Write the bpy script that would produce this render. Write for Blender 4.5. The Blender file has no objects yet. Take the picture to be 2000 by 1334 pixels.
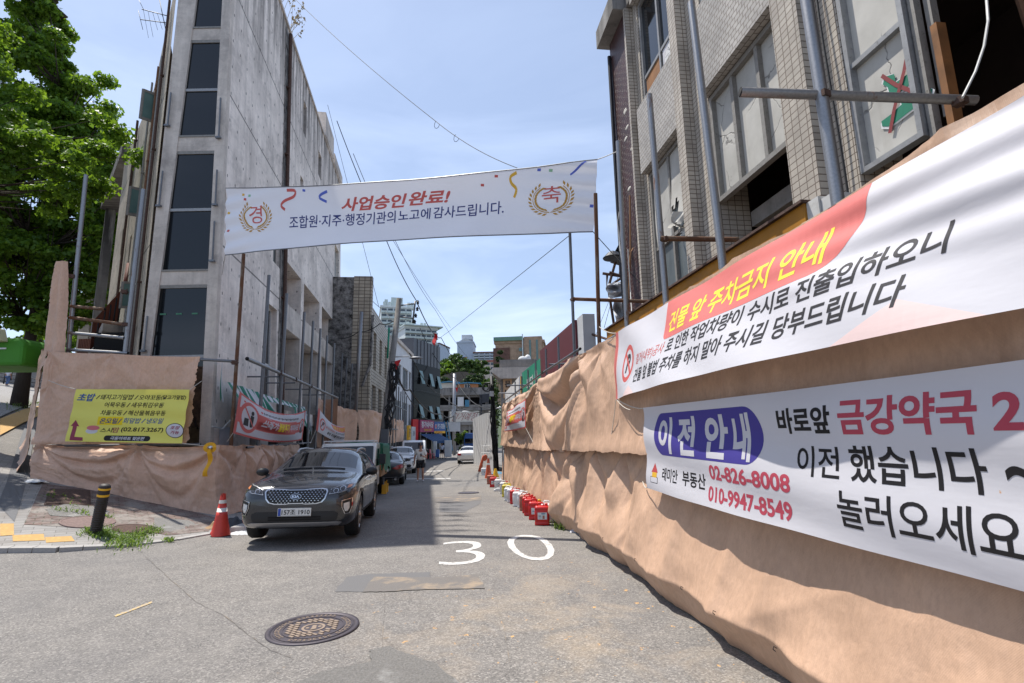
import bpy, bmesh, math, random
import numpy as np
from mathutils import Vector, Matrix, noise as mnoise
from mathutils.geometry import tessellate_polygon
R = math.radians
scn = bpy.context.scene
COL = scn.collection
random.seed(7); RNG = np.random.default_rng(7)

# ------------------------------------------------------------------ camera, sky, sun, exposure
F_PX, TH, RO, CZ = 1010.0, math.atan(178/1010.), R(1.15), 1.7
_f = Vector((0, math.cos(TH), math.sin(TH))); _u0 = Vector((0, -math.sin(TH), math.cos(TH))); _r0 = Vector((1, 0, 0))
_r = _r0*math.cos(RO) - _u0*math.sin(RO); _u = _r0*math.sin(RO) + _u0*math.cos(RO)
cam_d = bpy.data.cameras.new('camera'); cam = bpy.data.objects.new('camera', cam_d); COL.objects.link(cam)
cam.matrix_world = Matrix(((_r.x, _u.x, -_f.x, 0), (_r.y, _u.y, -_f.y, 0), (_r.z, _u.z, -_f.z, CZ), (0, 0, 0, 1)))
cam_d.sensor_fit = 'HORIZONTAL'; cam_d.sensor_width = 36; cam_d.lens = 36*F_PX/2000; cam_d.clip_start = .05; cam_d.clip_end = 3000
scn.camera = cam

SUN = Vector((-6.9, 4.5, 19.0)).normalized()
sun_d = bpy.data.lights.new('sun', 'SUN'); sun = bpy.data.objects.new('sun', sun_d); COL.objects.link(sun)
sun_d.energy = 4.9; sun_d.angle = R(.55); sun_d.color = (1, .955, .88)
sun.rotation_euler = (-SUN).to_track_quat('-Z', 'Y').to_euler()

world = bpy.data.worlds.new('World'); scn.world = world; world.use_nodes = True
wn = world.node_tree; wn.nodes.clear()
_o = wn.nodes.new('ShaderNodeOutputWorld'); _b = wn.nodes.new('ShaderNodeBackground'); _s = wn.nodes.new('ShaderNodeTexSky')
_s.sky_type = 'NISHITA'; _s.sun_disc = False; _s.sun_elevation = math.asin(SUN.z); _s.sun_rotation = math.atan2(SUN.x, SUN.y)
_s.air_density = 1.0; _s.dust_density = .8; _s.ozone_density = 2.0; _s.altitude = 50
_tc = wn.nodes.new('ShaderNodeTexCoord'); _mp = wn.nodes.new('ShaderNodeMapping'); _mp.inputs['Scale'].default_value = (1.1, 1.0, 4.2)
_mp.inputs['Rotation'].default_value = (0, R(14), R(20))
_n1 = wn.nodes.new('ShaderNodeTexNoise'); _n1.inputs['Scale'].default_value = 1.9; _n1.inputs['Detail'].default_value = 9; _n1.inputs['Roughness'].default_value = .56
_n1.inputs['Distortion'].default_value = .5
_cr = wn.nodes.new('ShaderNodeValToRGB'); _cr.color_ramp.elements[0].position = .46; _cr.color_ramp.elements[1].position = .8
_sx = wn.nodes.new('ShaderNodeSeparateXYZ'); _mr = wn.nodes.new('ShaderNodeMapRange')
_mr.inputs['From Min'].default_value = .62; _mr.inputs['From Max'].default_value = .08; _mr.inputs['To Min'].default_value = .1; _mr.inputs['To Max'].default_value = .95
_mu = wn.nodes.new('ShaderNodeMath'); _mu.operation = 'MULTIPLY'
_mx = wn.nodes.new('ShaderNodeMix'); _mx.data_type = 'RGBA'; _mx.inputs[7].default_value = (6.2, 7.3, 9.6, 1)
L = wn.links.new
L(_tc.outputs['Generated'], _mp.inputs[0]); L(_mp.outputs[0], _n1.inputs['Vector']); L(_n1.outputs['Fac'], _cr.inputs[0])
L(_tc.outputs['Generated'], _sx.inputs[0]); L(_sx.outputs['Z'], _mr.inputs[0]); L(_cr.outputs[0], _mu.inputs[0]); L(_mr.outputs[0], _mu.inputs[1])
_ad = wn.nodes.new('ShaderNodeMath'); _ad.operation = 'ADD'; _ad.inputs[1].default_value = .3; _ad.use_clamp = True; L(_mu.outputs[0], _ad.inputs[0])
L(_s.outputs[0], _mx.inputs[6]); L(_ad.outputs[0], _mx.inputs[0]); L(_mx.outputs[2], _b.inputs[0]); L(_b.outputs[0], _o.inputs[0])
_b.inputs[1].default_value = .118
vs = scn.view_settings; vs.view_transform = 'Standard'; vs.look = 'None'; vs.gamma = 1; vs.use_curve_mapping = False; vs.exposure = 0.36
scn.cycles.use_denoising = True
scn.cycles.max_bounces = 7

# ------------------------------------------------------------------ surveying: a photo pixel (2000 wide) to a ray and a point at distance Y
def ray(px, py):
    d = _r*((px-1000)/F_PX) - _u*((py-667)/F_PX) + _f
    return d/d.y
def A(px, py, Y): return Vector((0, 0, CZ)) + ray(px, py)*Y
def ss(a, b, x):
    t = min(1., max(0., (x-a)/(b-a))); return t*t*(3-2*t)
def tab(t, x):
    if x <= t[0][0]: return t[0][1]
    for (a, b), (c, d) in zip(t, t[1:]):
        if x <= c: return b+(d-b)*(x-a)/(c-a)
    return t[-1][1]
def gh(x, y):
    """height of the ground: the street falls gently away, the side street climbs to the left"""
    zm = tab([(-20, .05), (3, .04), (7, 0), (23, -.42), (54, -.95), (85, -1.2)], y)
    xe = x + .171*max(0, min(y, 60)-12.5); t = -xe-6.4
    rise = (tab([(0, 0), (4, .7), (16, 3.3), (50, 9.5), (90, 13)], max(0, t)) + .044*math.exp(-abs(t)/.5)) if t > -4 else 0
    rise *= .25+.75*ss(7.5, 11, y)
    return zm*((1-ss(7, 12, -xe)) if xe < -7 else 1)+rise
def G(px, py, dz=0.):
    d = ray(px, py); t = 1.
    while t < 200:
        p = Vector((0, 0, CZ))+d*t
        if p.z < gh(p.x, p.y)+dz: return p
        t += .02
    return p

# ------------------------------------------------------------------ mesh builder
class MB:
    def __init__(s, M=None): s.v = []; s.f = []; s.m = []; s.M = M; s.lo = None
    def av(s, p):
        p = Vector(p); s.v.append(s.M @ p if s.M else p); return len(s.v)-1
    def face(s, pts, m=0):
        s.f.append([s.av(p) for p in pts]); s.m.append(m); return s
    def box(s, x0, x1, y0, y1, z0, z1, m=0, skip=''):
        P = [(x, y, z) for z in (z0, z1) for y in (y0, y1) for x in (x0, x1)]
        i = [s.av(p) for p in P]
        for k, q in dict(b=(0, 2, 3, 1), t=(4, 5, 7, 6), f=(0, 1, 5, 4), k=(2, 6, 7, 3), l=(0, 4, 6, 2), r=(1, 3, 7, 5)).items():
            if k not in skip: s.f.append([i[j] for j in q]); s.m.append(m)
        return s
    def prism(s, poly, axis, a, b, m=0, mcap=None):
        """polygon in the two other axes, extruded along axis from a to b"""
        def P(q, t): return (t, q[0], q[1]) if axis == 'x' else (q[0], t, q[1]) if axis == 'y' else (q[0], q[1], t)
        n = len(poly); i0 = [s.av(P(q, a)) for q in poly]; i1 = [s.av(P(q, b)) for q in poly]
        for k in range(n):
            j = (k+1) % n; s.f.append([i0[k], i0[j], i1[j], i1[k]]); s.m.append(m)
        s.f.append(i0[::-1]); s.f.append(i1); s.m += [m if mcap is None else mcap]*2
        return s
    def tube(s, pts, r, n=8, m=0, caps=True):
        pts = [Vector(p) for p in pts]; rs = r if isinstance(r, (list, tuple)) else [r]*len(pts)
        prev = None; up = Vector((0, 0, 1))
        for k, p in enumerate(pts):
            d = (pts[min(k+1, len(pts)-1)]-pts[max(k-1, 0)])
            d = d.normalized() if d.length > 1e-9 else Vector((0, 0, 1))
            if k == 0:
                a = d.cross(up if abs(d.z) < .95 else Vector((1, 0, 0))).normalized()
            else:
                a = (a-d*a.dot(d)); a = a.normalized() if a.length > 1e-6 else d.orthogonal().normalized()
            b = d.cross(a)
            ring = [s.av(p+(a*math.cos(2*math.pi*j/n)+b*math.sin(2*math.pi*j/n))*rs[k]) for j in range(n)]
            if prev:
                for j in range(n):
                    s.f.append([prev[j], prev[(j+1) % n], ring[(j+1) % n], ring[j]]); s.m.append(m)
            elif caps: s.f.append(ring[::-1]); s.m.append(m)
            prev = ring
        if caps: s.f.append(prev); s.m.append(m)
        return s
    def lathe(s, prof, o=(0, 0, 0), n=24, m=0, cap=True, ax='z', ms=None):
        o = Vector(o); prev = None
        for k, (r, z) in enumerate(prof):
            ring = []
            for j in range(n):
                c, q = math.cos(2*math.pi*j/n)*r, math.sin(2*math.pi*j/n)*r
                ring.append(s.av(o+Vector((c, q, z) if ax == 'z' else (z, c, q) if ax == 'x' else (q, z, c))))
            if prev:
                for j in range(n): s.f.append([prev[j], prev[(j+1) % n], ring[(j+1) % n], ring[j]]); s.m.append(ms[k-1] if ms else m)
            elif cap: s.f.append(ring[::-1]); s.m.append(ms[0] if ms else m)
            prev = ring
        if cap: s.f.append(prev); s.m.append(ms[-1] if ms else m)
        return s
    def ball(s, c, r, n=10, m=0):
        rx, ry, rz = r if isinstance(r, (tuple, list)) else (r, r, r); c = Vector(c); k = max(4, n//2+1); prev = None
        for a in range(k+1):
            t = math.pi*a/k; rr = max(math.sin(t), .02)
            ring = [s.av(c+Vector((rx*rr*math.cos(2*math.pi*j/n), ry*rr*math.sin(2*math.pi*j/n), -rz*math.cos(t)))) for j in range(n)]
            if prev:
                for j in range(n): s.f.append([prev[j], prev[(j+1) % n], ring[(j+1) % n], ring[j]]); s.m.append(m)
            prev = ring
        return s
    def grid(s, fn, nu, nv, m=0, mfn=None, keep=None):
        """fn(u, v) with u, v in 0..1"""
        I = [[s.av(fn(i/nu, j/nv)) for j in range(nv+1)] for i in range(nu+1)]
        for i in range(nu):
            for j in range(nv):
                if keep and not keep((i+.5)/nu, (j+.5)/nv): continue
                s.f.append([I[i][j], I[i+1][j], I[i+1][j+1], I[i][j+1]]); s.m.append(mfn((i+.5)/nu, (j+.5)/nv) if mfn else m)
        return s
    def build(s, name, mats, parent=None, smooth=False, origin=None, weld=False, bevel=0):
        """vertices are world points; they are stored relative to the parent or to the origin (default: centre of the base)"""
        me = bpy.data.meshes.new(name); o = bpy.data.objects.new(name, me); COL.objects.link(o)
        if parent is not None:
            o.parent = parent; inv = parent['_m'] if False else FR[parent.name].inverted(); vs_ = [inv @ p for p in s.v]
        else:
            if origin is None:
                xs = [p.x for p in s.v]; ys = [p.y for p in s.v]; zs = [p.z for p in s.v]
                origin = Vector(((min(xs)+max(xs))/2, (min(ys)+max(ys))/2, min(zs)))
            M_ = Matrix.Translation(origin) if not isinstance(origin, Matrix) else origin
            o.matrix_world = M_; inv = M_.inverted(); vs_ = [inv @ p for p in s.v]
        FR[o.name] = (FR[parent.name] if parent is not None else M_)
        me.from_pydata([tuple(p) for p in vs_], [], s.f)
        mats = mats if isinstance(mats, (list, tuple)) else [mats]
        for k in mats: me.materials.append(k)
        me.polygons.foreach_set('material_index', s.m)
        if smooth: me.polygons.foreach_set('use_smooth', [True]*len(me.polygons))
        if weld or bevel:
            b = bmesh.new(); b.from_mesh(me); bmesh.ops.remove_doubles(b, verts=b.verts, dist=1e-4)
            bmesh.ops.recalc_face_normals(b, faces=b.faces); b.to_mesh(me); b.free()
        if bevel:
            md = o.modifiers.new('bevel', 'BEVEL'); md.width = bevel; md.segments = 2; md.limit_method = 'ANGLE'; md.angle_limit = R(35)
        me.update(); return o
FR = {}
def frame(x, y, z, ang=0.):
    return Matrix.Translation((x, y, z)) @ Matrix.Rotation(ang, 4, 'Z')
def tag(o, label, cat, group=None, kind=None):
    if label: o['label'] = label
    if cat: o['category'] = cat
    if group: o['group'] = group
    if kind: o['kind'] = kind
    return o
def thing(name, label, cat, M, group=None, kind=None):
    o = bpy.data.objects.new(name, None); COL.objects.link(o); o.empty_display_size = .2
    if not isinstance(M, Matrix): M = Matrix.Translation(M)
    o.matrix_world = M; FR[o.name] = M
    return tag(o, label, cat, group, kind)
def struct(o): o['kind'] = 'structure'; return o
def part(o, label): o['label'] = label; return o
def copy_tree(o, parent=None):
    c = o.copy(); COL.objects.link(c)
    if parent is not None: c.parent = parent; c.matrix_parent_inverse = o.matrix_parent_inverse.copy()
    for ch in [k for k in bpy.data.objects if k.parent == o]: copy_tree(ch, c)
    return c
def interp(a, b, t): return Vector(a)*(1-t)+Vector(b)*t

# ------------------------------------------------------------------ writing: glyph outlines as flat triangles in a unit box
_gc = {}
def glyphs(text, bold=0.):
    k = (text, bold)
    if k in _gc: return _gc[k]
    c = bpy.data.curves.new('lettering', 'FONT'); c.body = text; c.offset = bold; c.resolution_u = 4
    o = bpy.data.objects.new('lettering', c); COL.objects.link(o); bpy.context.view_layer.update()
    me = bpy.data.meshes.new_from_object(o.evaluated_get(bpy.context.evaluated_depsgraph_get()))
    P = [(v.co.x, v.co.y) for v in me.vertices]; me.calc_loop_triangles(); T = [tuple(t.vertices) for t in me.loop_triangles]
    bpy.data.objects.remove(o); bpy.data.curves.remove(c); bpy.data.meshes.remove(me)
    x0, x1 = min(p[0] for p in P), max(p[0] for p in P); y0, y1 = min(p[1] for p in P), max(p[1] for p in P)
    _gc[k] = ([((x-x0)/(x1-x0), (y-y0)/(y1-y0)) for x, y in P], T, (x1-x0)/(y1-y0)); return _gc[k]
def clip(poly, ax, lim, keep_less):
    out = []
    for i in range(len(poly)):
        a, b = poly[i-1], poly[i]; ia = (a[ax] <= lim) == keep_less; ib = (b[ax] <= lim) == keep_less
        if ia != ib:
            t = (lim-a[ax])/(b[ax]-a[ax]) if b[ax] != a[ax] else 0
            out.append((a[0]+(b[0]-a[0])*t, a[1]+(b[1]-a[1])*t))
        if ib: out.append(b)
    return out
class Print:
    """flat artwork laid on a surface S(u, v, lift); cut into strips of width du so that it follows curved cloth"""
    def __init__(s, mb, S, du=None, lift=.003, dv=None): s.mb, s.S, s.du, s.lift, s.dv = mb, S, du, lift, dv
    def tri(s, poly, m, up=0):
        polys = [poly]
        for ax, d in ((0, s.du), (1, s.dv)):
            if not d: continue
            out = []
            for P in polys:
                k0 = math.floor(min(p[ax] for p in P)/d); k1 = math.floor(max(p[ax] for p in P)/d)
                if k1 <= k0: out.append(P); continue
                for k in range(k0, k1+1):
                    q = clip(clip(P, ax, (k+1)*d, True), ax, k*d, False)
                    if len(q) > 2: out.append(q)
            polys = out
        for q in polys: s.mb.face([s.S(u, v, s.lift*(1+up)) for u, v in q], m)
    def text(s, t, box, m, bold=.02, slant=0., up=1, rot=0):
        x0, y0, x1, y1 = box; V, T, a = glyphs(t, bold)
        def P(p):
            x = x0+(x1-x0)*p[0]+slant*(y1-y0)*(p[1]-.5); y = y0+(y1-y0)*p[1]; return (x, y+rot*(x-x0))
        for q in T: s.tri([P(V[i]) for i in q], m, up)
    def poly(s, pts, m, up=0):
        for q in tessellate_polygon([[Vector((x, y, 0)) for x, y in pts]]): s.tri([pts[i] for i in q], m, up)
    def rect(s, x0, y0, x1, y1, m, up=0): s.poly([(x0, y0), (x1, y0), (x1, y1), (x0, y1)], m, up)
    def rrect(s, x0, y0, x1, y1, r, m, up=0, n=8, asp=1.):
        P = []; ra = r*asp
        for cx, cy, a in ((x1-ra, y1-r, 0), (x0+ra, y1-r, 90), (x0+ra, y0+r, 180), (x1-ra, y0+r, 270)):
            P += [(cx+ra*math.cos(R(a+90*k/n)), cy+r*math.sin(R(a+90*k/n))) for k in range(n+1)]
        s.poly(P, m, up)
    def ell(s, cx, cy, rx, ry, m, up=0, n=28, a=0):
        s.poly([(cx+rx*math.cos(2*math.pi*k/n)*math.cos(a)-ry*math.sin(2*math.pi*k/n)*math.sin(a), cy+rx*math.cos(2*math.pi*k/n)*math.sin(a)+ry*math.sin(2*math.pi*k/n)*math.cos(a)) for k in range(n)], m, up)
    def line(s, pts, w, m, up=0):
        for (a, b), (c, d) in zip(pts, pts[1:]):
            l = math.hypot(c-a, d-b) or 1; nx, ny = -(d-b)/l*w/2, (c-a)/l*w/2
            s.poly([(a+nx, b+ny), (a-nx, b-ny), (c-nx, d-ny), (c+nx, d+ny)], m, up)
def wall_mb(mb, L0, L1, Z0, Z1, holes, depth=.25, y=0., m=0, mr=None, mback=None):
    """a wall in its frame's x-z plane (outside is -y) with rectangular openings and their reveals"""
    xs = sorted({L0, L1, *[h[0] for h in holes], *[h[1] for h in holes]}); zs = sorted({Z0, Z1, *[h[2] for h in holes], *[h[3] for h in holes]})
    xs = [x for x in xs if L0 <= x <= L1]; zs = [z for z in zs if Z0 <= z <= Z1]
    for a, b in zip(xs, xs[1:]):
        for c, d in zip(zs, zs[1:]):
            mx, mz = (a+b)/2, (c+d)/2
            if any(h[0] < mx < h[1] and h[2] < mz < h[3] for h in holes): continue
            mb.face([(a, y, c), (b, y, c), (b, y, d), (a, y, d)], m)
    for h in holes:
        a, b, c, d = h[:4]; dp = h[4] if len(h) > 4 else depth; r = m if mr is None else mr
        mb.face([(a, y, c), (a, y+dp, c), (b, y+dp, c), (b, y, c)], r); mb.face([(a, y, d), (b, y, d), (b, y+dp, d), (a, y+dp, d)], r)
        mb.face([(a, y, c), (a, y, d), (a, y+dp, d), (a, y+dp, c)], r); mb.face([(b, y, c), (b, y+dp, c), (b, y+dp, d), (b, y, d)], r)
        if mback is not None: mb.face([(a, y+dp, c), (b, y+dp, c), (b, y+dp, d), (a, y+dp, d)], mback)
    return mb
# ------------------------------------------------------------------ materials
class NT:
    def __init__(s, name):
        s.mat = bpy.data.materials.new(name); s.mat.use_nodes = True; s.t = s.mat.node_tree
        s.b = s.t.nodes['Principled BSDF']; s.tc = s.n('TexCoord'); s.obj = s.tc.outputs['Object']
    def n(s, ty, **k):
        x = s.t.nodes.new('ShaderNode'+ty)
        for a, v in k.items(): setattr(x, a, v)
        return x
    def put(s, sock, v):
        if isinstance(v, bpy.types.NodeSocket): s.t.links.new(v, sock)
        elif isinstance(v, (tuple, list)) and len(v) == 3 and sock.type == 'RGBA': sock.default_value = (*v, 1)
        else: sock.default_value = v
    def noise(s, scale, detail=4, rough=.55, vec=None, dist=0, col=False):
        x = s.n('TexNoise'); s.put(x.inputs['Vector'], vec or s.obj); x.inputs['Scale'].default_value = scale
        x.inputs['Detail'].default_value = detail; x.inputs['Roughness'].default_value = rough; x.inputs['Distortion'].default_value = dist
        return x.outputs['Color' if col else 'Fac']
    def voro(s, scale, feat='F1', out='Distance', vec=None):
        x = s.n('TexVoronoi'); x.feature = feat; s.put(x.inputs['Vector'], vec or s.obj); x.inputs['Scale'].default_value = scale; return x.outputs[out]
    def map(s, scale=(1, 1, 1), loc=(0, 0, 0), rot=(0, 0, 0), vec=None):
        x = s.n('Mapping'); s.put(x.inputs[0], vec or s.obj); x.inputs['Scale'].default_value = scale; x.inputs['Location'].default_value = loc
        x.inputs['Rotation'].default_value = rot; return x.outputs[0]
    def ramp(s, fac, *st, interp='LINEAR'):
        x = s.n('ValToRGB'); s.put(x.inputs[0], fac); e = x.color_ramp.elements; x.color_ramp.interpolation = interp
        while len(e) < len(st): e.new(.5)
        for q, (p, c) in zip(e, st):
            q.position = p; q.color = (c, c, c, 1) if not isinstance(c, (tuple, list)) else (*c, 1)
        return x.outputs[0]
    def mix(s, fac, a, b, mode='MIX'):
        x = s.n('Mix', data_type='RGBA', blend_type=mode); s.put(x.inputs[0], fac); s.put(x.inputs[6], a); s.put(x.inputs[7], b); return x.outputs[2]
    def math(s, op, a, b=0., c=None):
        x = s.n('Math', operation=op); s.put(x.inputs[0], a); s.put(x.inputs[1], b)
        if c is not None: s.put(x.inputs[2], c)
        return x.outputs[0]
    def wallvec(s):
        """(along the wall, up) in metres from object space, whichever way the face looks"""
        nx = s.n('SeparateXYZ'); s.put(nx.inputs[0], s.tc.outputs['Normal']); p = s.n('SeparateXYZ'); s.put(p.inputs[0], s.obj)
        g = s.math('GREATER_THAN', s.math('ABSOLUTE', nx.outputs[0]), s.math('ABSOLUTE', nx.outputs[1]))
        h = s.math('GREATER_THAN', s.math('ABSOLUTE', nx.outputs[2]), .8)
        u = s.n('Mix', data_type='FLOAT'); s.put(u.inputs[0], g); s.put(u.inputs[2], p.outputs[0]); s.put(u.inputs[3], p.outputs[1])
        w = s.n('Mix', data_type='FLOAT'); s.put(w.inputs[0], h); s.put(w.inputs[2], p.outputs[2]); s.put(w.inputs[3], p.outputs[1])
        c = s.n('CombineXYZ'); s.put(c.inputs[0], u.outputs[0]); s.put(c.inputs[1], w.outputs[0]); s.u, s.w = u.outputs[0], w.outputs[0]
        return c.outputs[0]
    def bump(s, h, strength=.5, dist=.01, nrm=None):
        x = s.n('Bump'); s.put(x.inputs['Height'], h); x.inputs['Strength'].default_value = strength; x.inputs['Distance'].default_value = dist
        if nrm: s.put(x.inputs['Normal'], nrm)
        return x.outputs[0]
    def out(s, color, rough=.8, metal=0., nrm=None, spec=None, **kw):
        s.put(s.b.inputs['Base Color'], color); s.put(s.b.inputs['Roughness'], rough); s.put(s.b.inputs['Metallic'], metal)
        if nrm: s.put(s.b.inputs['Normal'], nrm)
        if spec is not None: s.b.inputs['Specular IOR Level'].default_value = spec
        for k, v in kw.items(): s.put(s.b.inputs[k.replace('_', ' ')], v)
        return s.mat
def S3(r, g, b):
    """sRGB 0-255 to linear"""
    return tuple((c/255/12.92 if c <= 10 else ((c/255+.055)/1.055)**2.4) for c in (r, g, b))
def plain(name, c, rough=.6, metal=0., var=.12, scale=6., bump=0., spec=None, dirt=None, **kw):
    t = NT(name); n = t.noise(scale, 5)
    col = t.mix(t.ramp(n, (.3, 1.), (.75, 0.)), c, tuple(x*(1-var*2) for x in c))
    if dirt: col = t.mix(t.ramp(t.noise(scale*2.3, 6, .65), (.56, 0.), (.72, dirt[3])), col, dirt[:3])
    return t.out(col, rough, metal, t.bump(t.noise(scale*8, 3), bump, .005) if bump else None, spec, **kw)
Mt = {}
def make_materials():
    # asphalt: weathered grey with pale aggregate, dusty tan areas
    t = NT('asphalt'); sp = t.voro(78., out='Color'); spx = t.n('SeparateColor'); t.put(spx.inputs[0], sp); fine = t.noise(110, 3, .75)
    big = t.noise(.35, 6, .6); med = t.noise(2.2, 5, .6)
    c = t.mix(t.ramp(spx.outputs[0], (.0, 0.), (.45, .3), (.8, .55), (.95, 1.)), S3(66, 64, 62), S3(170, 164, 157))
    c = t.mix(.42, c, t.mix(t.ramp(fine, (.3, 0.), (.7, 1.)), S3(58, 56, 54), S3(166, 160, 153)))
    c = t.mix(t.ramp(big, (.35, .35), (.65, 0.)), c, S3(96, 95, 97)); c = t.mix(t.ramp(med, (.42, .0), (.75, .22)), c, S3(160, 154, 146))
    dx = t.n('SeparateXYZ'); t.put(dx.inputs[0], t.obj)
    ln = t.n('VectorMath', operation='LENGTH'); t.put(ln.inputs[0], t.map((1, .8, 0), (-.55, -3.9, 0)))
    gau = t.math('SUBTRACT', 1., t.math('MINIMUM', 1., t.math('DIVIDE', ln.outputs['Value'], 2.6)))
    sand = t.math('MULTIPLY', t.ramp(t.noise(1.3, 7, .68, dist=.6), (.46, 0.), (.66, 1.)), gau)
    c = t.mix(t.math('MULTIPLY', sand, .36), c, S3(190, 168, 138))
    sp2 = t.math('MULTIPLY', t.ramp(t.noise(9, 3, .7), (.66, 0.), (.72, 1.)), t.math('MINIMUM', 1., t.math('MULTIPLY', gau, 1.6)))
    c = t.mix(sp2, c, S3(205, 160, 100))
    st = t.ramp(t.noise(3.4, 4, .6), (.69, 0.), (.73, .5)); c = t.mix(st, c, S3(70, 68, 68))
    # hairline cracks
    cv = t.n('TexVoronoi', feature='DISTANCE_TO_EDGE'); t.put(cv.inputs['Vector'], t.mix(.12, t.obj, t.noise(1.5, 6, .65, col=True), 'ADD')); cv.inputs['Scale'].default_value = .28
    cr = t.math('MULTIPLY', t.ramp(cv.outputs['Distance'], (.0, 1.), (.004, 0.)), t.ramp(t.noise(.6, 2), (.5, 0.), (.6, .3)))
    c = t.mix(cr, c, S3(52, 50, 50))
    Mt['asphalt'] = t.out(c, .9, 0, t.bump(t.math('ADD', spx.outputs[0], fine), .55, .004), .3)
    t = NT('asphalt_dark'); f = t.noise(160, 3, .7); c = t.mix(f, S3(62, 60, 60), S3(140, 134, 128))
    c = t.mix(t.ramp(t.noise(2.6, 6, .65), (.5, 0.), (.66, .4)), c, S3(190, 164, 130)); Mt['asphalt_dark'] = t.out(c, .92, 0, t.bump(f, .7, .006))
    t = NT('asphalt_blue'); f = t.noise(170, 3, .7); c = t.mix(f, S3(62, 62, 64), S3(130, 128, 127)); Mt['asphalt_blue'] = t.out(c, .92, 0, t.bump(f, .6, .004))
    t = NT('asphalt_rough'); f = t.noise(60, 5, .75); c = t.mix(f, S3(64, 62, 60), S3(178, 174, 168)); Mt['asphalt_rough'] = t.out(t.mix(t.ramp(t.noise(2.2, 4), (.6, 0.), (.75, .7)), c, S3(204, 202, 198)), .95, 0, t.bump(f, 1., .03))
    t = NT('road_paint'); w = t.ramp(t.noise(16, 7, .75), (.38, 1.), (.47, 0.)); c = t.mix(w, S3(206, 203, 198), S3(128, 125, 122))
    c = t.mix(t.math('MULTIPLY', t.noise(150, 2, .6), .35), c, S3(140, 136, 132)); Mt['road_paint'] = t.out(c, .75, 0, t.bump(t.noise(200, 2), .4, .003))
    t = NT('yellow_chalk'); Mt['yellow_chalk'] = t.out(t.mix(t.ramp(t.noise(30, 4, .7), (.44, 1.), (.58, 0.)), S3(196, 164, 96), S3(150, 144, 138)), .9)
    # pavers
    t = NT('pavers'); wv = t.map((1, 1, 1), rot=(0, 0, R(-39)))
    b = t.n('TexBrick'); t.put(b.inputs['Vector'], wv); b.inputs['Scale'].default_value = 1; b.inputs['Brick Width'].default_value = .3; b.inputs['Row Height'].default_value = .15
    b.inputs['Mortar Size'].default_value = .006; b.inputs['Color1'].default_value = (*S3(146, 142, 138), 1); b.inputs['Color2'].default_value = (*S3(122, 119, 117), 1); b.inputs['Mortar'].default_value = (*S3(84, 80, 74), 1)
    c = t.mix(.35, b.outputs[0], t.mix(t.noise(60, 4, .7), S3(100, 97, 94), S3(186, 182, 176))); c = t.mix(t.ramp(t.noise(1.6, 5), (.5, 0.), (.7, .4)), c, S3(112, 100, 90))
    Mt['pavers'] = t.out(c, .88, 0, t.bump(b.outputs['Fac'], .6, -.006))
    t = NT('brown_pavers'); b = t.n('TexBrick'); t.put(b.inputs['Vector'], t.map((1, 1, 1), rot=(0, 0, R(-39)))); b.inputs['Scale'].default_value = 1; b.inputs['Brick Width'].default_value = .23; b.inputs['Row Height'].default_value = .115
    b.inputs['Mortar Size'].default_value = .008; b.inputs['Color1'].default_value = (*S3(122, 100, 92), 1); b.inputs['Color2'].default_value = (*S3(100, 84, 80), 1); b.inputs['Mortar'].default_value = (*S3(70, 66, 50), 1)
    c = t.mix(t.ramp(t.noise(2.1, 6, .7), (.46, 0.), (.62, .85)), b.outputs[0], t.mix(t.noise(30, 4), S3(112, 106, 100), S3(164, 158, 150))); Mt['brown_pavers'] = t.out(c, .9, 0, t.bump(t.mix(.5, b.outputs['Fac'], t.noise(9, 5)), .8, -.015))
    Mt['granite'] = plain('granite', S3(168, 164, 160), .8, var=.12, scale=40, bump=.2)
    Mt['granite_dark'] = plain('granite_dark', S3(104, 104, 106), .8, var=.15, scale=50, bump=.2)
    t = NT('tactile'); d = t.voro(14., vec=t.map((1, 1, 0), rot=(0, 0, R(8)))); c = t.mix(t.noise(20, 5, .7), S3(202, 158, 88), S3(182, 146, 90))
    Mt['tactile'] = t.out(t.mix(t.ramp(d, (.3, .0), (.5, .35)), c, S3(150, 118, 66)), .8, 0, t.bump(t.ramp(d, (.3, 1.), (.4, 0.)), .5, .006))
    # board-marked concrete with tie holes, pour joints, dark runs below the top
    def concrete(name, base, dark, joints=(6.9, 11.5, 15.0), top=18., holes=True, stain=.92, purple=.0):
        t = NT(name); wv = t.wallvec(); u, w = t.u, t.w
        n1 = t.noise(.7, 7, .62, wv); n2 = t.noise(5, 6, .65, wv); n3 = t.noise(1., 5, .6, t.map((3.2, .22, 1), vec=wv))
        c = t.mix(t.ramp(n1, (.32, 0.), (.68, 1.)), tuple(x*.78 for x in base), tuple(min(1, x*1.18) for x in base))
        c = t.mix(t.ramp(n2, (.45, 0.), (.72, .4)), c, tuple(x*.62 for x in base)); c = t.mix(t.ramp(t.noise(22, 4, .7, wv), (.5, 0.), (.8, .3)), c, tuple(min(1, x*1.3) for x in base))
        c = t.mix(t.math('MULTIPLY', t.ramp(n3, (.52, 0.), (.72, 1.)), .3), c, dark); c = t.mix(t.ramp(t.noise(.6, 9, .78, wv), (.5, 0.), (.62, .4)), c, tuple(x*1.1 for x in dark))
        hi = t.math('MULTIPLY', t.ramp(t.math('DIVIDE', t.math('SUBTRACT', w, top-5.5), 6.), (0., .12), (.5, .6), (.9, 1.)), t.ramp(t.noise(1., 6, .7, t.map((2.4, .16, 1), vec=wv)), (.40, 0.), (.56, 1.)))
        c = t.mix(t.math('MULTIPLY', hi, stain), c, tuple(x*.35 for x in dark))
        jo = 0.
        for z in joints: jo = t.math('ADD', jo, t.math('LESS_THAN', t.math('ABSOLUTE', t.math('SUBTRACT', w, z)), .028))
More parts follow.
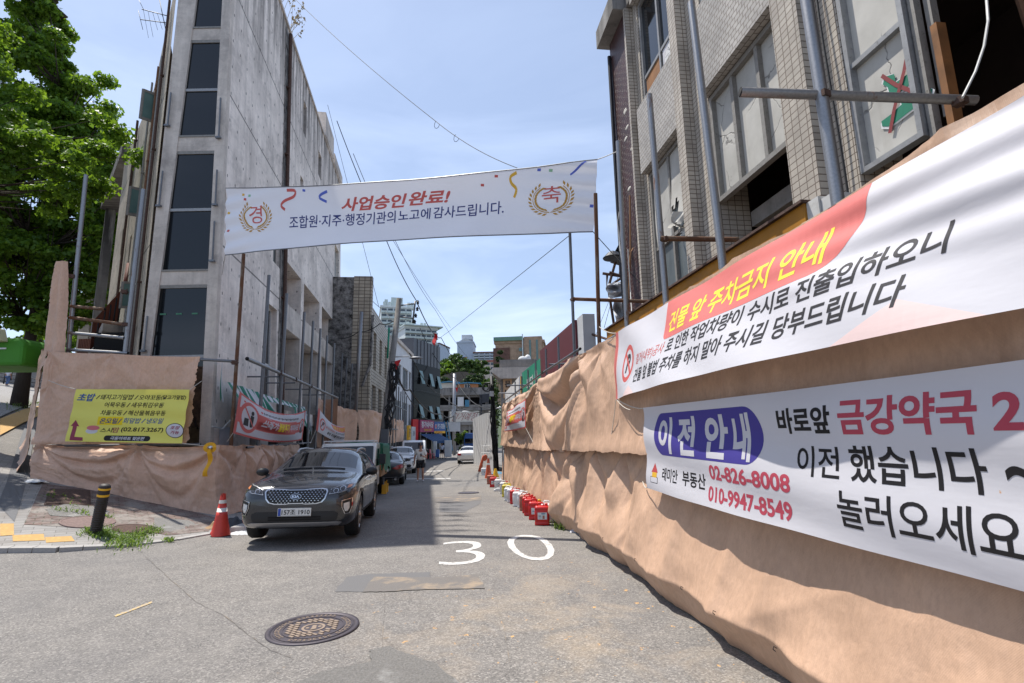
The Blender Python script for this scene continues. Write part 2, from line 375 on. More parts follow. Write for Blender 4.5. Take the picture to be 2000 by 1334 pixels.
        pj = t.math('LESS_THAN', t.math('ABSOLUTE', t.math('SUBTRACT', t.math('FRACT', t.math('DIVIDE', w, 1.15)), .5)), .006)
        c = t.mix(t.math('MULTIPLY', pj, .25), c, tuple(x*.5 for x in base)); c = t.mix(t.math('MINIMUM', t.math('MULTIPLY', jo, .8), 1.), c, tuple(x*.45 for x in dark))
        ht = None
        if holes:
            a = t.math('SUBTRACT', t.math('FRACT', t.math('DIVIDE', u, .62)), .5); b_ = t.math('SUBTRACT', t.math('FRACT', t.math('DIVIDE', w, .86)), .5)
            d = t.math('SQRT', t.math('ADD', t.math('POWER', t.math('MULTIPLY', a, .62), 2.), t.math('POWER', t.math('MULTIPLY', b_, .86*.6), 2.)))
            ht = t.math('LESS_THAN', d, .03); c = t.mix(t.math('MULTIPLY', ht, .85), c, tuple(x*.25 for x in dark))
        h = t.math('SUBTRACT', t.math('ADD', n2, t.math('MULTIPLY', t.noise(40, 4, .7, wv), .5)), t.math('ADD', jo, ht if ht else 0.))
        return t.out(c, .9, 0, t.bump(h, .45, .02), .3)
    Mt['concrete'] = concrete('concrete', S3(238, 226, 216), S3(128, 121, 117), top=18.9)  # street wall stands in shade: colour made paler to lift it
    Mt['concrete_lit'] = concrete('concrete_lit', S3(176, 164, 148), S3(96, 90, 84), top=18.9)  # darker copy of the same concrete for the sunlit side wall
    Mt['concrete_frame'] = concrete('concrete_frame', S3(206, 196, 186), S3(106, 100, 98), joints=(), top=40, holes=False)
    Mt['concrete_grey'] = concrete('concrete_grey', S3(142, 138, 134), S3(60, 58, 56), joints=(), top=12, holes=False, stain=.9)
    t = NT('rough_black'); wv = t.wallvec(); c = t.mix(t.ramp(t.noise(2.4, 8, .75, wv), (.38, 0.), (.66, 1.)), S3(42, 38, 36), S3(158, 154, 150)); Mt['rough_black'] = t.out(c, .95, 0, t.bump(t.noise(6, 8, .75, wv), 1., .06))
    def tiles(name, c1, c2, mortar, bw, bh, off, ms=.006, dirt=.55, rough=.45):
        t = NT(name); wv = t.wallvec(); b = t.n('TexBrick', offset=off); t.put(b.inputs['Vector'], wv); b.inputs['Scale'].default_value = 1
        b.inputs['Brick Width'].default_value = bw; b.inputs['Row Height'].default_value = bh; b.inputs['Mortar Size'].default_value = ms; b.inputs['Bias'].default_value = -.2
        b.inputs['Color1'].default_value = (*c1, 1); b.inputs['Color2'].default_value = (*c2, 1); b.inputs['Mortar'].default_value = (*mortar, 1)
        c = t.mix(t.math('MULTIPLY', t.ramp(t.noise(1.1, 7, .65, wv), (.42, 0.), (.66, 1.)), dirt), b.outputs[0], tuple(x*.45 for x in c2))
        c = t.mix(t.ramp(t.noise(1., 5, .6, t.map((5, .3, 1), vec=wv)), (.58, 0.), (.74, .35)), c, tuple(x*.4 for x in c1))
        return t.out(c, t.mix(b.outputs['Fac'], (rough,)*3, (.9,)*3), 0, t.bump(b.outputs['Fac'], .7, -.008), .4)
    Mt['tile_beige'] = tiles('tile_beige', S3(186, 177, 164), S3(168, 158, 146), S3(104, 92, 82), .1, .068, 0., .005)
    Mt['tile_run'] = tiles('tile_run', S3(182, 176, 168), S3(166, 160, 152), S3(106, 96, 88), .1, .068, .5, .005)
    Mt['tile_far'] = tiles('tile_far', S3(178, 166, 148), S3(156, 144, 128), S3(90, 80, 70), .34, .22, 0., .02)
    Mt['brick_red'] = tiles('brick_red', S3(66, 26, 26), S3(50, 20, 22), S3(104, 94, 90), .19, .066, .5, .006)
    Mt['brick_brown'] = tiles('brick_brown', S3(180, 152, 128), S3(170, 142, 120), S3(156, 132, 112), .5, .2, .5, .01, rough=.9)
    Mt['brick_dark'] = tiles('brick_dark', S3(120, 88, 76), S3(100, 74, 66), S3(90, 70, 62), .5, .2, .5, .01, rough=.9)
    Mt['brick_grey'] = tiles('brick_grey', S3(150, 140, 126), S3(136, 126, 112), S3(100, 92, 82), .3, .075, .5, .008, rough=.9)
    # heavy coated construction tarp
    def tarp(name, c, wr=.5):
        t = NT(name); n = t.noise(1.3, 6, .6); c2 = t.mix(t.ramp(n, (.3, 0.), (.7, 1.)), tuple(x*.86 for x in c), tuple(min(1, x*1.1) for x in c))
        c2 = t.mix(t.ramp(t.noise(.8, 7, .7, t.map((2, 2, .4))), (.58, 0.), (.78, .35)), c2, tuple(x*.5 for x in c)); c2 = t.mix(t.ramp(t.noise(26, 6, .75, t.map((1, 1, .5))), (.42, 0.), (.66, .42)), c2, tuple(x*.66 for x in c)); c2 = t.mix(t.ramp(t.noise(3.1, 6, .7), (.6, 0.), (.7, .3)), c2, tuple(min(1, x*1.3) for x in c))
        cr = t.noise(1.5, 7, .58, t.map((1, 1, .45)), dist=.4); cr2 = t.noise(7, 6, .6, dist=.3); we = t.n('TexWave'); t.put(we.inputs['Vector'], t.obj); we.inputs['Scale'].default_value = 60; we.bands_direction = 'Z'; we.inputs['Distortion'].default_value = .3
        h = t.math('ADD', t.math('MULTIPLY', t.math('ABSOLUTE', t.math('SUBTRACT', cr, .5)), 2.2), t.math('MULTIPLY', t.math('ABSOLUTE', t.math('SUBTRACT', cr2, .5)), .35))
        return t.out(c2, .52, 0, t.bump(t.math('ADD', h, t.math('MULTIPLY', we.outputs[0], .03)), wr, .05), .35)
    Mt['tarp'] = tarp('tarp', S3(194, 159, 133), .38); Mt['tarp_shade'] = tarp('tarp_shade', S3(206, 168, 143), .3)  # tarp_shade: same tarp, colour made paler to lift the shaded left side
    Mt['tarp_green'] = plain('tarp_green', S3(20, 104, 78), .6, var=.2, scale=3, bump=.3)
    def cloth(name, c, rough=.55, tr=.12):
        t = NT(name); w = t.noise(2.2, 4, .5, t.map((.6, .6, 2.)))
        m = t.out(t.mix(t.ramp(t.noise(.9, 5), (.3, 1.), (.75, 0.)), c, tuple(x*.93 for x in c)), rough, 0, t.bump(w, .25, .03), .3)
        if tr:   # thin vinyl lets a little light through
            tn = t.n('BsdfTranslucent'); t.put(tn.inputs[0], c); mx = t.n('MixShader'); mx.inputs[0].default_value = tr; o = t.t.nodes['Material Output']
            t.t.links.new(t.b.outputs[0], mx.inputs[1]); t.t.links.new(tn.outputs[0], mx.inputs[2]); t.t.links.new(mx.outputs[0], o.inputs[0])
        return m
    for k, c in dict(white=(236, 235, 240), ban_white=(208, 206, 211), red=(206, 98, 92), navy=(54, 62, 122), gold=(192, 148, 66), ink=(58, 56, 58), black=(34, 32, 34), blue_pill=(74, 66, 146), crimson=(184, 74, 90), salmon=(220, 122, 116), yel=(248, 232, 84), yel_ban=(230, 224, 110), yel2=(236, 208, 20), blue_txt=(66, 96, 150), maroon_txt=(150, 62, 84), pinkred=(190, 84, 84), confetti_y=(228, 180, 60), confetti_b=(90, 110, 200), confetti_g=(150, 196, 160), confetti_r=(206, 70, 84), pale_pink=(232, 206, 202), roll=(232, 228, 224), salmon_fish=(214, 120, 124), orange_sign=(240, 160, 60)).items():
        Mt['c_'+k] = cloth('cloth_'+k, S3(*c))
    Mt['weed'] = None
    # metals, glass, plastics
    def pipe(name, c, rust, amt):
        t = NT(name); n = t.noise(7, 6, .65, t.map((1, 1, .35))); c2 = t.mix(t.ramp(t.noise(60, 3), (.3, 0.), (.7, 1.)), tuple(x*.8 for x in c), c)
        f = t.ramp(n, (amt-.04, 0.), (amt+.06, 1.)); return t.out(t.mix(f, c2, rust), t.mix(f, (.42,)*3, (.9,)*3), t.mix(f, (.7,)*3, (0.,)*3), t.bump(n, .2, .004))
    Mt['galv'] = pipe('galvanised_pipe', S3(150, 150, 152), S3(120, 84, 62), .64); Mt['rusty'] = pipe('rusty_pipe', S3(120, 100, 84), S3(98, 66, 46), .46)
    Mt['steel'] = plain('steel', S3(120, 122, 126), .45, .6, scale=20); Mt['alu'] = plain('aluminium_frame', S3(158, 158, 158), .45, .35, scale=14, dirt=(*S3(90, 84, 78), .6))
    Mt['alu_dirty'] = plain('dirty_frame', S3(140, 136, 130), .6, .1, scale=14, dirt=(*S3(76, 68, 60), .8)); Mt['white_frame'] = plain('white_frame', S3(206, 206, 204), .5, scale=8, dirt=(*S3(130, 124, 118), .6))
    Mt['black_metal'] = plain('black_metal', S3(40, 40, 44), .5, .3); Mt['wire'] = plain('wire_black', S3(34, 34, 36), .7); Mt['wire_white'] = plain('wire_white', S3(210, 208, 204), .6)
    Mt['rope'] = plain('rope', S3(200, 192, 180), .9, scale=60); Mt['rope_brown'] = plain('rope_brown', S3(150, 112, 80), .9, scale=60)
    t = NT('dark_glass'); Mt['dark_glass'] = t.out(S3(16, 20, 24), t.ramp(t.noise(3, 4), (.3, .03), (.8, .09)), 0, t.bump(t.noise(1.1, 2), .03, .02), .5)
    t = NT('glass_dusty'); Mt['glass_dusty'] = t.out(t.mix(t.noise(3, 6, .65, t.map((2, 2, .5))), S3(66, 74, 78), S3(118, 126, 128)), .22, 0, None, .5)
    t = NT('glass_teal'); Mt['glass_teal'] = t.out(t.mix(t.noise(2, 4), S3(70, 98, 96), S3(110, 138, 134)), .12, 0, None, .5)
    Mt['glass_grey'] = plain('glass_grey', S3(74, 84, 92), .12, scale=2)
    Mt['void'] = plain('dark_interior', S3(24, 22, 22), .95, bump=.0); Mt['void_brown'] = plain('brown_interior', S3(70, 56, 50), .95, var=.3, scale=1.2); Mt['wood_dark'] = plain('old_timber', S3(142, 104, 78), .9, scale=9, var=.3)  # near-black void colour stands in for shade inside openings and hollows
    t = NT('board_grey'); n = t.noise(2.4, 6, .6); e = t.n('TexVoronoi', feature='DISTANCE_TO_EDGE'); t.put(e.inputs['Vector'], t.mix(.25, t.obj, t.noise(2.2, 4, .6, col=True), 'ADD')); e.inputs['Scale'].default_value = 1.5
    ck = t.math('MULTIPLY', t.ramp(e.outputs['Distance'], (0., 1.), (.012, 0.)), t.ramp(t.noise(1.7, 3), (.48, 0.), (.56, 1.)))
    c = t.mix(t.ramp(n, (.3, 0.), (.7, 1.)), S3(160, 157, 150), S3(184, 181, 174)); c = t.mix(t.ramp(t.noise(1, 5, .6, t.map((6, 6, .5))), (.56, 0.), (.75, .35)), c, S3(134, 128, 118))
    Mt['board'] = t.out(t.mix(t.math('MULTIPLY', ck, .75), c, S3(66, 62, 60)), .7, 0, t.bump(ck, .5, -.01))
    Mt['plywood'] = plain('plywood', S3(150, 100, 54), .8, scale=5, var=.25); Mt['yellow_paint'] = plain('yellow_paint', S3(176, 118, 22), .5, scale=4, var=.12, dirt=(*S3(130, 92, 40), .5)); Mt['white_paint'] = plain('white_paint', S3(206, 204, 200), .55, scale=4, dirt=(*S3(150, 142, 130), .5))
    Mt['green_paint'] = plain('green_paint', S3(20, 120, 92), .55, scale=3); Mt['red_spray'] = plain('red_spray', S3(130, 44, 48), .7, scale=9)
    Mt['rubber'] = plain('rubber', S3(30, 30, 31), .8, var=.2, scale=30); Mt['black_plastic'] = plain('black_plastic', S3(26, 26, 28), .55); Mt['chrome'] = plain('chrome', S3(196, 196, 200), .12, 1., var=.02)
    Mt['satin'] = plain('satin_silver', S3(170, 170, 172), .35, .8, var=.04); Mt['rim'] = plain('alloy_rim', S3(176, 172, 168), .3, .8, var=.05)
    def paint(name, c, fl=.4, rough=.3):
        t = NT(name); n = t.noise(900, 2); return t.out(t.mix(t.math('MULTIPLY', n, fl), c, tuple(min(1, x*2.2+.01) for x in c)), t.ramp(t.noise(2.2, 5), (.35, rough), (.8, rough+.1)), .35 if fl > .2 else 0., None, .5, Coat_Weight=.9, Coat_Roughness=.06)
    Mt['paint_dark'] = paint('paint_graphite', S3(24, 25, 30), .15, .2); Mt['paint_white'] = paint('paint_white', S3(214, 214, 214), .05); Mt['paint_black'] = paint('paint_black', S3(22, 22, 26), .1); Mt['paint_truck'] = paint('paint_truck', S3(206, 204, 198), .05, .4); Mt['paint_silver'] = paint('paint_pearl', S3(206, 204, 202), .1)
    t = NT('car_glass'); Mt['car_glass'] = t.out(S3(12, 15, 20), .04, 0, None, .7)
    t = NT('lens'); Mt['lens'] = t.out(S3(196, 198, 200), .08, .25, t.bump(t.voro(55.), .35, .01), .6, Coat_Weight=1.)
    Mt['lens_dark'] = plain('lens_dark', S3(60, 60, 64), .1, .2, spec=.7); Mt['lens_amber'] = plain('lens_amber', S3(206, 130, 84), .2); Mt['lens_red'] = plain('lens_red', S3(150, 22, 26), .15, spec=.6); Mt['lens_white'] = plain('lens_white', S3(220, 220, 222), .15)
    Mt['plate'] = plain('plate', S3(222, 222, 218), .4, scale=3); Mt['plate_blue'] = plain('plate_blue', S3(40, 74, 168), .4); Mt['plate_ink'] = plain('plate_ink', S3(24, 24, 26), .5)
    for k, c, r in (('jerry_red', (196, 26, 22), .35), ('jerry_white', (222, 222, 222), .4), ('jerry_yellow', (214, 196, 60), .4), ('cap_yellow', (220, 168, 20), .4), ('jerry_faded', (170, 104, 84), .6), ('cone_red', (206, 62, 48), .5), ('cone_orange', (196, 88, 54), .6), ('cone_band', (226, 218, 208), .55), ('bollard', (44, 36, 34), .6), ('band_yellow', (226, 170, 30), .5), ('cone_yellow', (226, 168, 10), .5), ('sign_label', (214, 220, 220), .5), ('label_blue', (120, 150, 170), .6)):
        Mt[k] = plain(k, S3(*c), r, scale=5, var=.1, dirt=(*[x*.55 for x in S3(*c)], .5))
    Mt['iron'] = plain('cast_iron', S3(80, 74, 80), .55, .4, scale=30, bump=.2); Mt['iron_dust'] = plain('cast_iron_dusty', S3(146, 128, 112), .85, scale=30); Mt['iron_rust'] = plain('rusty_iron', S3(96, 72, 62), .9, scale=24, var=.3, bump=.5); Mt['lid_pink'] = plain('worn_lid', S3(134, 112, 106), .9, scale=24, var=.2, bump=.4)
    # plants
    def leaf(name, a, b, tr=.35):
        t = NT(name); oi = t.n('NewGeometry'); r = oi.outputs['Random Per Island']; c = t.mix(r, a, b); m = t.out(c, .5, 0, None, .3)
        tn = t.n('BsdfTranslucent'); t.put(tn.inputs[0], t.mix(r, tuple(x*1.2 for x in b), (b[0]*1.9, b[1]*1.7, b[2]*.7))); mx = t.n('MixShader'); mx.inputs[0].default_value = tr
        t.t.links.new(t.b.outputs[0], mx.inputs[1]); t.t.links.new(tn.outputs[0], mx.inputs[2]); t.t.links.new(mx.outputs[0], t.t.nodes['Material Output'].inputs[0]); return m
    Mt['leaf'] = leaf('leaf_ginkgo', (.045, .108, .012), (.145, .255, .028), .42); Mt['leaf_far'] = leaf('leaf_far', (.035, .07, .018), (.085, .15, .032), .2); Mt['leaf_dark'] = leaf('leaf_dark', (.018, .04, .014), (.05, .085, .026), .2); Mt['grass'] = leaf('leaf_weed', (.07, .12, .025), (.16, .25, .05))
    Mt['straw'] = plain('dry_reed', S3(150, 138, 110), .9); t = NT('bark'); n = t.noise(3, 7, .7, t.map((6, 6, 1))); Mt['bark'] = t.out(t.mix(n, S3(30, 25, 22), S3(84, 72, 62)), .95, 0, t.bump(n, 1., .04))
    # people
    for k, c in dict(skin=(176, 128, 104), hair=(28, 24, 22), tee=(226, 220, 212), shorts=(26, 26, 30), navy_cap=(32, 38, 62), shoe=(200, 198, 200), white_shirt=(216, 216, 226), denim=(70, 104, 140), jeans=(86, 110, 150), phone=(20, 20, 22), sock=(210, 208, 204)).items(): Mt['p_'+k] = plain('person_'+k, S3(*c), .8 if k != 'skin' else .5, var=.1, scale=12)
    # buildings far off
    for k, c in dict(apt=(208, 214, 214), apt_mint=(188, 200, 198), grey_wall=(196, 200, 206), lilac=(178, 188, 204), school=(222, 202, 190), school_red=(176, 104, 92), blue_roof=(70, 130, 160), orange_wall=(186, 126, 84), cream=(214, 208, 196), retaining=(98, 88, 76), hill=(58, 76, 40), pink_sign=(162, 62, 100), blue_sign=(56, 92, 150), yellow_sign=(236, 176, 44), maroon=(96, 34, 44), teal_sign=(20, 142, 112), grey_panel=(196, 198, 200), white_panel=(214, 214, 214), tan_sign=(198, 160, 124), blue_awning=(34, 70, 112), wall_white=(206, 208, 212), dark_board=(52, 54, 60), pink_tarp=(196, 156, 140), red_flag=(196, 32, 36), stall_green=(60, 130, 22), stall_cream=(212, 206, 170), blue_letter=(24, 44, 110), plank_red=(110, 58, 42), bin=(196, 196, 196), chair_pink=(206, 120, 130), green_step=(70, 128, 100), black_glass_frame=(60, 62, 66), green_roof=(110, 146, 128), graffiti=(150, 50, 60), trash_white=(222, 222, 222), cardboard=(150, 116, 78), tape_yellow=(220, 160, 10), paper=(200, 200, 206)).items(): Mt[k] = plain('paint_'+k, S3(*c), .7, scale=1.5, var=.1, dirt=(*[x*.6 for x in S3(*c)], .4))
    t = NT('corrugated'); wv = t.n('TexWave'); t.put(wv.inputs['Vector'], t.map((1, 1, 1))); wv.bands_direction = 'X'; wv.inputs['Scale'].default_value = 3.2; Mt['corrugated'] = t.out(t.mix(t.noise(1.2, 6, .7, t.map((4, 4, .4))), S3(200, 199, 198), S3(230, 229, 228)), .6, .1, t.bump(wv.outputs[0], .8, .05))
    t = NT('black_cladding'); Mt['black_cladding'] = t.out(t.mix(t.noise(.6, 4), S3(66, 68, 74), S3(84, 86, 92)), .45, .1); t = NT('mirror_glass'); Mt['mirror_glass'] = t.out(S3(20, 21, 23), .12, 0, t.bump(t.noise(.8, 3), .12, .05), .06)
make_materials()
# ------------------------------------------------------------------ the setting: road, pavement, kerb, markings
def frange(a, b, s): return [a+s*i for i in range(int(round((b-a)/s)))]
def build_ground():
    xs = frange(-140, -60, 8)+frange(-60, -20, 1)+frange(-20, 8, .2)+frange(8, 20, 2)+frange(20, 301, 28)
    ys = frange(-20, -2, 2)+frange(-2, 32, .2)+frange(32, 90, 1)+frange(90, 900, 30)
    mb = MB(); I = [[mb.av((x, y, gh(x, y))) for y in ys] for x in xs]
    for i in range(len(xs)-1):
        for j in range(len(ys)-1): mb.f.append([I[i][j], I[i+1][j], I[i+1][j+1], I[i][j+1]]); mb.m.append(0)
    struct(mb.build('road', Mt['asphalt'], smooth=True, origin=Vector((0, 0, 0))))
def sw(x, y): return gh(x, y)+.012+.05*ss(6.0, 7.4, -x-.12*max(0, y-12))
def GS(px, py, fn=sw):
    d = ray(px, py); t = 2.
    while t < 90:
        p = Vector((0, 0, CZ))+d*t
        if p.z < fn(p.x, p.y): return p
        t += .02
    return p
OUT = [(-60, 61), (-39.5, 37), (-17, 10.8), (-14.2, 8.6), (-11.5, 8.15), (-7.95, 8.3), (-7.14, 8.5), (-6.5, 8.95), (-6.03, 9.6), (-5.79, 10.25), (-5.65, 11.2), (-5.9, 13.5), (-6.6, 17.5), (-8.9, 30.5)]
INN = [(-56, 64), (-36, 40), (-16, 15.), (-12., 13.5), (-10.4, 13.4), (-9.4, 13.2), (-8.7, 13.1), (-8.1, 13.05), (-7.7, 13.1), (-7.6, 13.2), (-7.6, 13.4), (-7.75, 14.5), (-8.2, 17.5), (-10.4, 30.5)]
def pl(P, t):
    k = min(int(t), len(P)-2); f = t-k; return (P[k][0]*(1-f)+P[k+1][0]*f, P[k][1]*(1-f)+P[k+1][1]*f)
def quad_on(fn, q, lift=.004):
    """surface over four world points (bl, br, tr, tl) that follows the height fn"""
    def S(u, v, l=0.):
        p = interp(interp(q[0], q[1], u), interp(q[3], q[2], u), v); return Vector((p.x, p.y, fn(p.x, p.y)+lift+l))
    return S
def patch(name, m, px, fn=gh, lift=.004, n=6, hit=None):
    """a flat patch on the ground through photo points, its outline a little uneven"""
    P = [(hit or G)(*p) for p in px]; c = sum(P, Vector())/len(P); mb = MB(); rings = []
    E = []
    for k in range(len(P)):
        a, b = P[k], P[(k+1) % len(P)]
        for t in range(n): E.append(a+(b-a)*(t/n)+Vector((random.uniform(-1, 1), random.uniform(-1, 1), 0))*.012)
    for s_ in (0., .33, .66, 1.):
        rings.append([mb.av(((c+(e-c)*max(s_, .001)).x, (c+(e-c)*max(s_, .001)).y, fn((c+(e-c)*max(s_, .001)).x, (c+(e-c)*max(s_, .001)).y)+lift)) for e in E])
    for a, b in zip(rings, rings[1:]):
        for k in range(len(E)): mb.f.append([a[k], a[(k+1) % len(E)], b[(k+1) % len(E)], b[k]]); mb.m.append(0)
    return mb.build(name, m)
def build_setting():
    build_ground()
    mb = MB(); N = 13*8
    mb.grid(lambda u, v: (lambda a, b: (lambda x, y: (x, y, sw(x, y)))(a[0]+(b[0]-a[0])*v, a[1]+(b[1]-a[1])*v))(pl(OUT, u*13), pl(INN, u*13)), N, 14)
    struct(mb.build('pavement', Mt['pavers'], origin=Vector((0, 0, 0))))
    mb = MB()
    for k in range(N):                                       # granite kerb stones along the road edge
        a, b = pl(OUT, k*13/N), pl(OUT, (k+1)*13/N); d = Vector((b[0]-a[0], b[1]-a[1], 0)); L_ = d.length
        if L_ < 1e-4: continue
        nrm = Vector((-d.y, d.x, 0))/L_; g = d/L_*(.006 if k % 3 == 0 else 0); h_ = d/L_*(.006 if k % 3 == 2 else 0)
        A_, B_ = Vector((*a, 0))+g, Vector((*b, 0))-h_; w = .15
        q = [A_-nrm*w*.6, B_-nrm*w*.6, B_+nrm*w*.5, A_+nrm*w*.5]
        top = [(p.x, p.y, max(sw(pp.x, pp.y)+.008, gh(p.x, p.y)+.012)) for p, pp in zip(q, (A_, B_, q[2], q[3]))]; bot = [(p.x, p.y, gh(p.x, p.y)-.1) for p in q]
        mb.face(top); mb.face([bot[0], bot[1], top[1], top[0]]); mb.face([bot[2], bot[3], top[3], top[2]]); mb.face([bot[1], bot[2], top[2], top[1]]); mb.face([bot[3], bot[0], top[0], top[3]])
    struct(mb.build('kerb', Mt['granite']))
    # left side street roadway paint, tactile strip and granite edging on the pavement
    swl = lambda x, y: sw(x, y)
    for q in (((0, 1024), (27, 1023), (27, 1046), (0, 1048)), ((24, 1046), (85, 1044), (88, 1056), (25, 1058)), ((88, 1050), (139, 1048), (146, 1058), (90, 1061))):
        mb = MB(); S = quad_on(sw, [GS(*q[3]), GS(*q[2]), GS(*q[1]), GS(*q[0])], .006); mb.grid(lambda u, v: S(u, v), 4, 3); struct(mb.build('tactile_paving', Mt['tactile']))
    mb = MB(); strip = [(0, 850, 818), (45, 826, 800), (90, 806, 790), (140, 789, 779), (185, 777, 771)]
    L_ = [(GS(x, a), GS(x, b)) for x, a, b in strip]
    for (a, b), (c, d) in zip(L_, L_[1:]):
        S = quad_on(sw, [a, c, d, b], .006); mb.grid(lambda u, v: S(u, v), 8, 3)
    struct(mb.build('tactile_paving', Mt['tactile']))
    mb = MB(); L_ = [(GS(*a), GS(*b)) for a, b in (((28, 1020), (-4, 985)), ((40, 985), (12, 945)), ((53, 935), (26, 900)), ((61, 885), (42, 850)), ((69, 842), (56, 815)))]
    for (a, b), (c, d) in zip(L_, L_[1:]):
        S = quad_on(sw, [a, c, d, b], .005); mb.grid(lambda u, v: S(u, v), 8, 3)
    struct(mb.build('pavement_edging', Mt['granite_dark']))
    struct(patch('worn_brick_paving', Mt['brown_pavers'], [(48, 1025), (85, 945), (250, 965), (425, 1012), (408, 1038), (330, 1046), (230, 1030), (130, 1030)], sw, .005, 5, GS))
    struct(patch('broken_concrete', Mt['asphalt_rough'], [(90, 996), (130, 985), (180, 990), (215, 1000), (205, 1012), (150, 1012), (100, 1008)], sw, .012, 4, GS))
    struct(patch('broken_concrete', Mt['asphalt_rough'], [(300, 1012), (370, 1018), (400, 1030), (330, 1040), (300, 1030)], sw, .012, 4, GS))
    # road patches and markings
    struct(patch('asphalt_patch', Mt['asphalt_blue'], [(655, 1157), (675, 1128), (720, 1122), (840, 1118), (840, 1130), (760, 1130), (735, 1156)]))
    struct(patch('asphalt_patch', Mt['asphalt_dark'], [(708, 1158), (730, 1128), (850, 1130), (932, 1124), (948, 1151), (840, 1152), (760, 1157)], lift=.008))
    struct(patch('asphalt_patch', Mt['asphalt_rough'], [(560, 1345), (640, 1312), (725, 1296), (722, 1272), (760, 1266), (800, 1282), (850, 1300), (905, 1340)], lift=.01))
    struct(patch('asphalt_patch', Mt['asphalt_blue'], [(860, 976), (930, 967), (942, 972), (938, 984), (905, 1002), (858, 1000)]))
    struct(patch('asphalt_patch', Mt['asphalt_dark'], [(845, 972), (905, 966), (940, 968), (942, 977), (880, 982), (850, 981)], lift=.007))
    for t, q in (('3', ((857, 1106), (951, 1101), (941, 1055), (862, 1060))), ('0', ((1013, 1098), (1099, 1093), (1062, 1043), (979, 1048)))):
        mb = MB(); Print(mb, quad_on(gh, [G(*p) for p in q], .005), .1, 0).text(t, (0, 0, 1, 1), 0, -.017); struct(mb.build('road_marking', Mt['road_paint']))
    mb = MB(); S = quad_on(gh, [G(222, 1204), G(226, 1206), G(299, 1178), G(296, 1176)], .005); mb.grid(lambda u, v: S(u, v), 3, 6); struct(mb.build('road_marking', Mt['yellow_chalk']))
    mb = MB()
    for a, b in (((792, 935), (880, 934)), ((830, 920), (868, 919))):
        S = quad_on(gh, [G(a[0], a[1]+1.3), G(b[0], b[1]+1.3), G(*b), G(*a)], .005); mb.grid(lambda u, v: S(u, v), 4, 1)
    struct(mb.build('road_marking', Mt['road_paint']))
    def crack(px, w):
        mb = MB(); P = []
        for (a, b), (c, d) in zip(px, px[1:]):
            for k in range(8): P.append(G(a+(c-a)*k/8+random.uniform(-1, 1), b+(d-b)*k/8+random.uniform(-.6, .6)))
        for a, b in zip(P, P[1:]):
            d = (b-a).normalized(); n_ = Vector((-d.y, d.x, 0))*w*random.uniform(.4, 1.3)
            mb.face([(p.x, p.y, gh(p.x, p.y)+.005) for p in (a-n_, b-n_, b+n_, a+n_)])
        struct(mb.build('road_crack', Mt['asphalt_dark']))
    crack([(284, 1088), (330, 1130), (385, 1178), (440, 1205), (490, 1245), (530, 1272), (580, 1292)], .0028)
    crack([(752, 1160), (748, 1240), (744, 1334)], .002); crack([(962, 1150), (985, 1230), (1000, 1334)], .0022)
    crack([(725, 1012), (860, 1008), (1010, 998)], .012)
    # round and square covers
    def cover(name, lab, px, r, m, hit=G, fn=gh):
        c = hit(*px); e = .3; nn = Vector((-(fn(c.x+e, c.y)-fn(c.x-e, c.y))/(2*e), -(fn(c.x, c.y+e)-fn(c.x, c.y-e))/(2*e), 1)).normalized()
        t = thing(name, lab, 'manhole cover', Matrix.Translation((c.x, c.y, fn(c.x, c.y)+.006)) @ nn.to_track_quat('Z', 'Y').to_matrix().to_4x4()); mb = MB(FR[t.name]); mb.lathe([(r, -.03), (r, .012), (r*.93, .014), (r*.92, .009), (0.01, .009)], n=32)
        mb.build('lid', m, t)
    cover('manhole_cover', 'round dark manhole cover beside the road patch, far beyond the 30 marking', (915, 963), .36, Mt['iron'])
    cover('manhole_cover', 'pale worn round cover in the broken pavement behind the leaning bollard', (172, 1020), .42, Mt['lid_pink'], GS, sw)
    cover('manhole_cover', 'rusty round cover with weeds at its edge between the bollard and the red cone', (262, 1034), .34, Mt['iron_rust'], GS, sw)
    q = [GS(*p) for p in ((85, 988), (178, 990), (176, 958), (98, 955))]; S = quad_on(sw, q, .012); mb = MB(); mb.grid(lambda u, v: S(u, v), 4, 4); mb.grid(lambda u, v: S(.04+u*.92, .06+v*.88, .008), 4, 4)
    tag(mb.build('access_cover', Mt['iron_rust']), 'rusty square access cover set in the brick paving at the foot of the brown tarp', 'manhole cover')
    # foreground cast iron cover
    c = G(612, 1228); z0 = gh(c.x, c.y)+.003; ang = R(58); t = thing('manhole_cover', 'round cast iron manhole cover with ribbed lid in the grey foreground asphalt', 'manhole cover', frame(c.x, c.y, z0, ang)); M_ = FR[t.name]
    mb = MB(M_); mb.lathe([(.392, 0), (.392, .010), (.358, .013), (.354, .006), (.348, .004)], n=64, cap=False); mb.build('frame', Mt['iron'], t, True)
    mb = MB(M_); mb.lathe([(.347, .003), (.34, .006), (.01, .006)], n=48); mb.lathe([(.105, .006), (.105, .0095), (.09, .0095), (.09, .0065), (.01, .0065)], n=32, cap=False)
    mb.lathe([(.262, .006), (.262, .011), (.253, .011), (.253, .006)], n=48, cap=False); mb.lathe([(.335, .006), (.335, .011), (.329, .011), (.329, .006)], n=48, cap=False); mb.build('lid', Mt['iron'], t)
    mb = MB(M_)
    for i in range(-7, 8):                                   # ribs, two to a row, broken round the centre badge
        x = i*.034
        for j in range(-4, 4):
            y0 = j*.066+(.018 if i % 2 else -.015); y1 = y0+.054
            if max(math.hypot(x, y0), math.hypot(x, y1), math.hypot(x+.02, y1)) > .247 or min(math.hypot(x, y0), math.hypot(x, y1), math.hypot(x, (y0+y1)/2)) < .118: continue
            mb.box(x-.0115, x+.0115, y0, y1, .006, .0125)
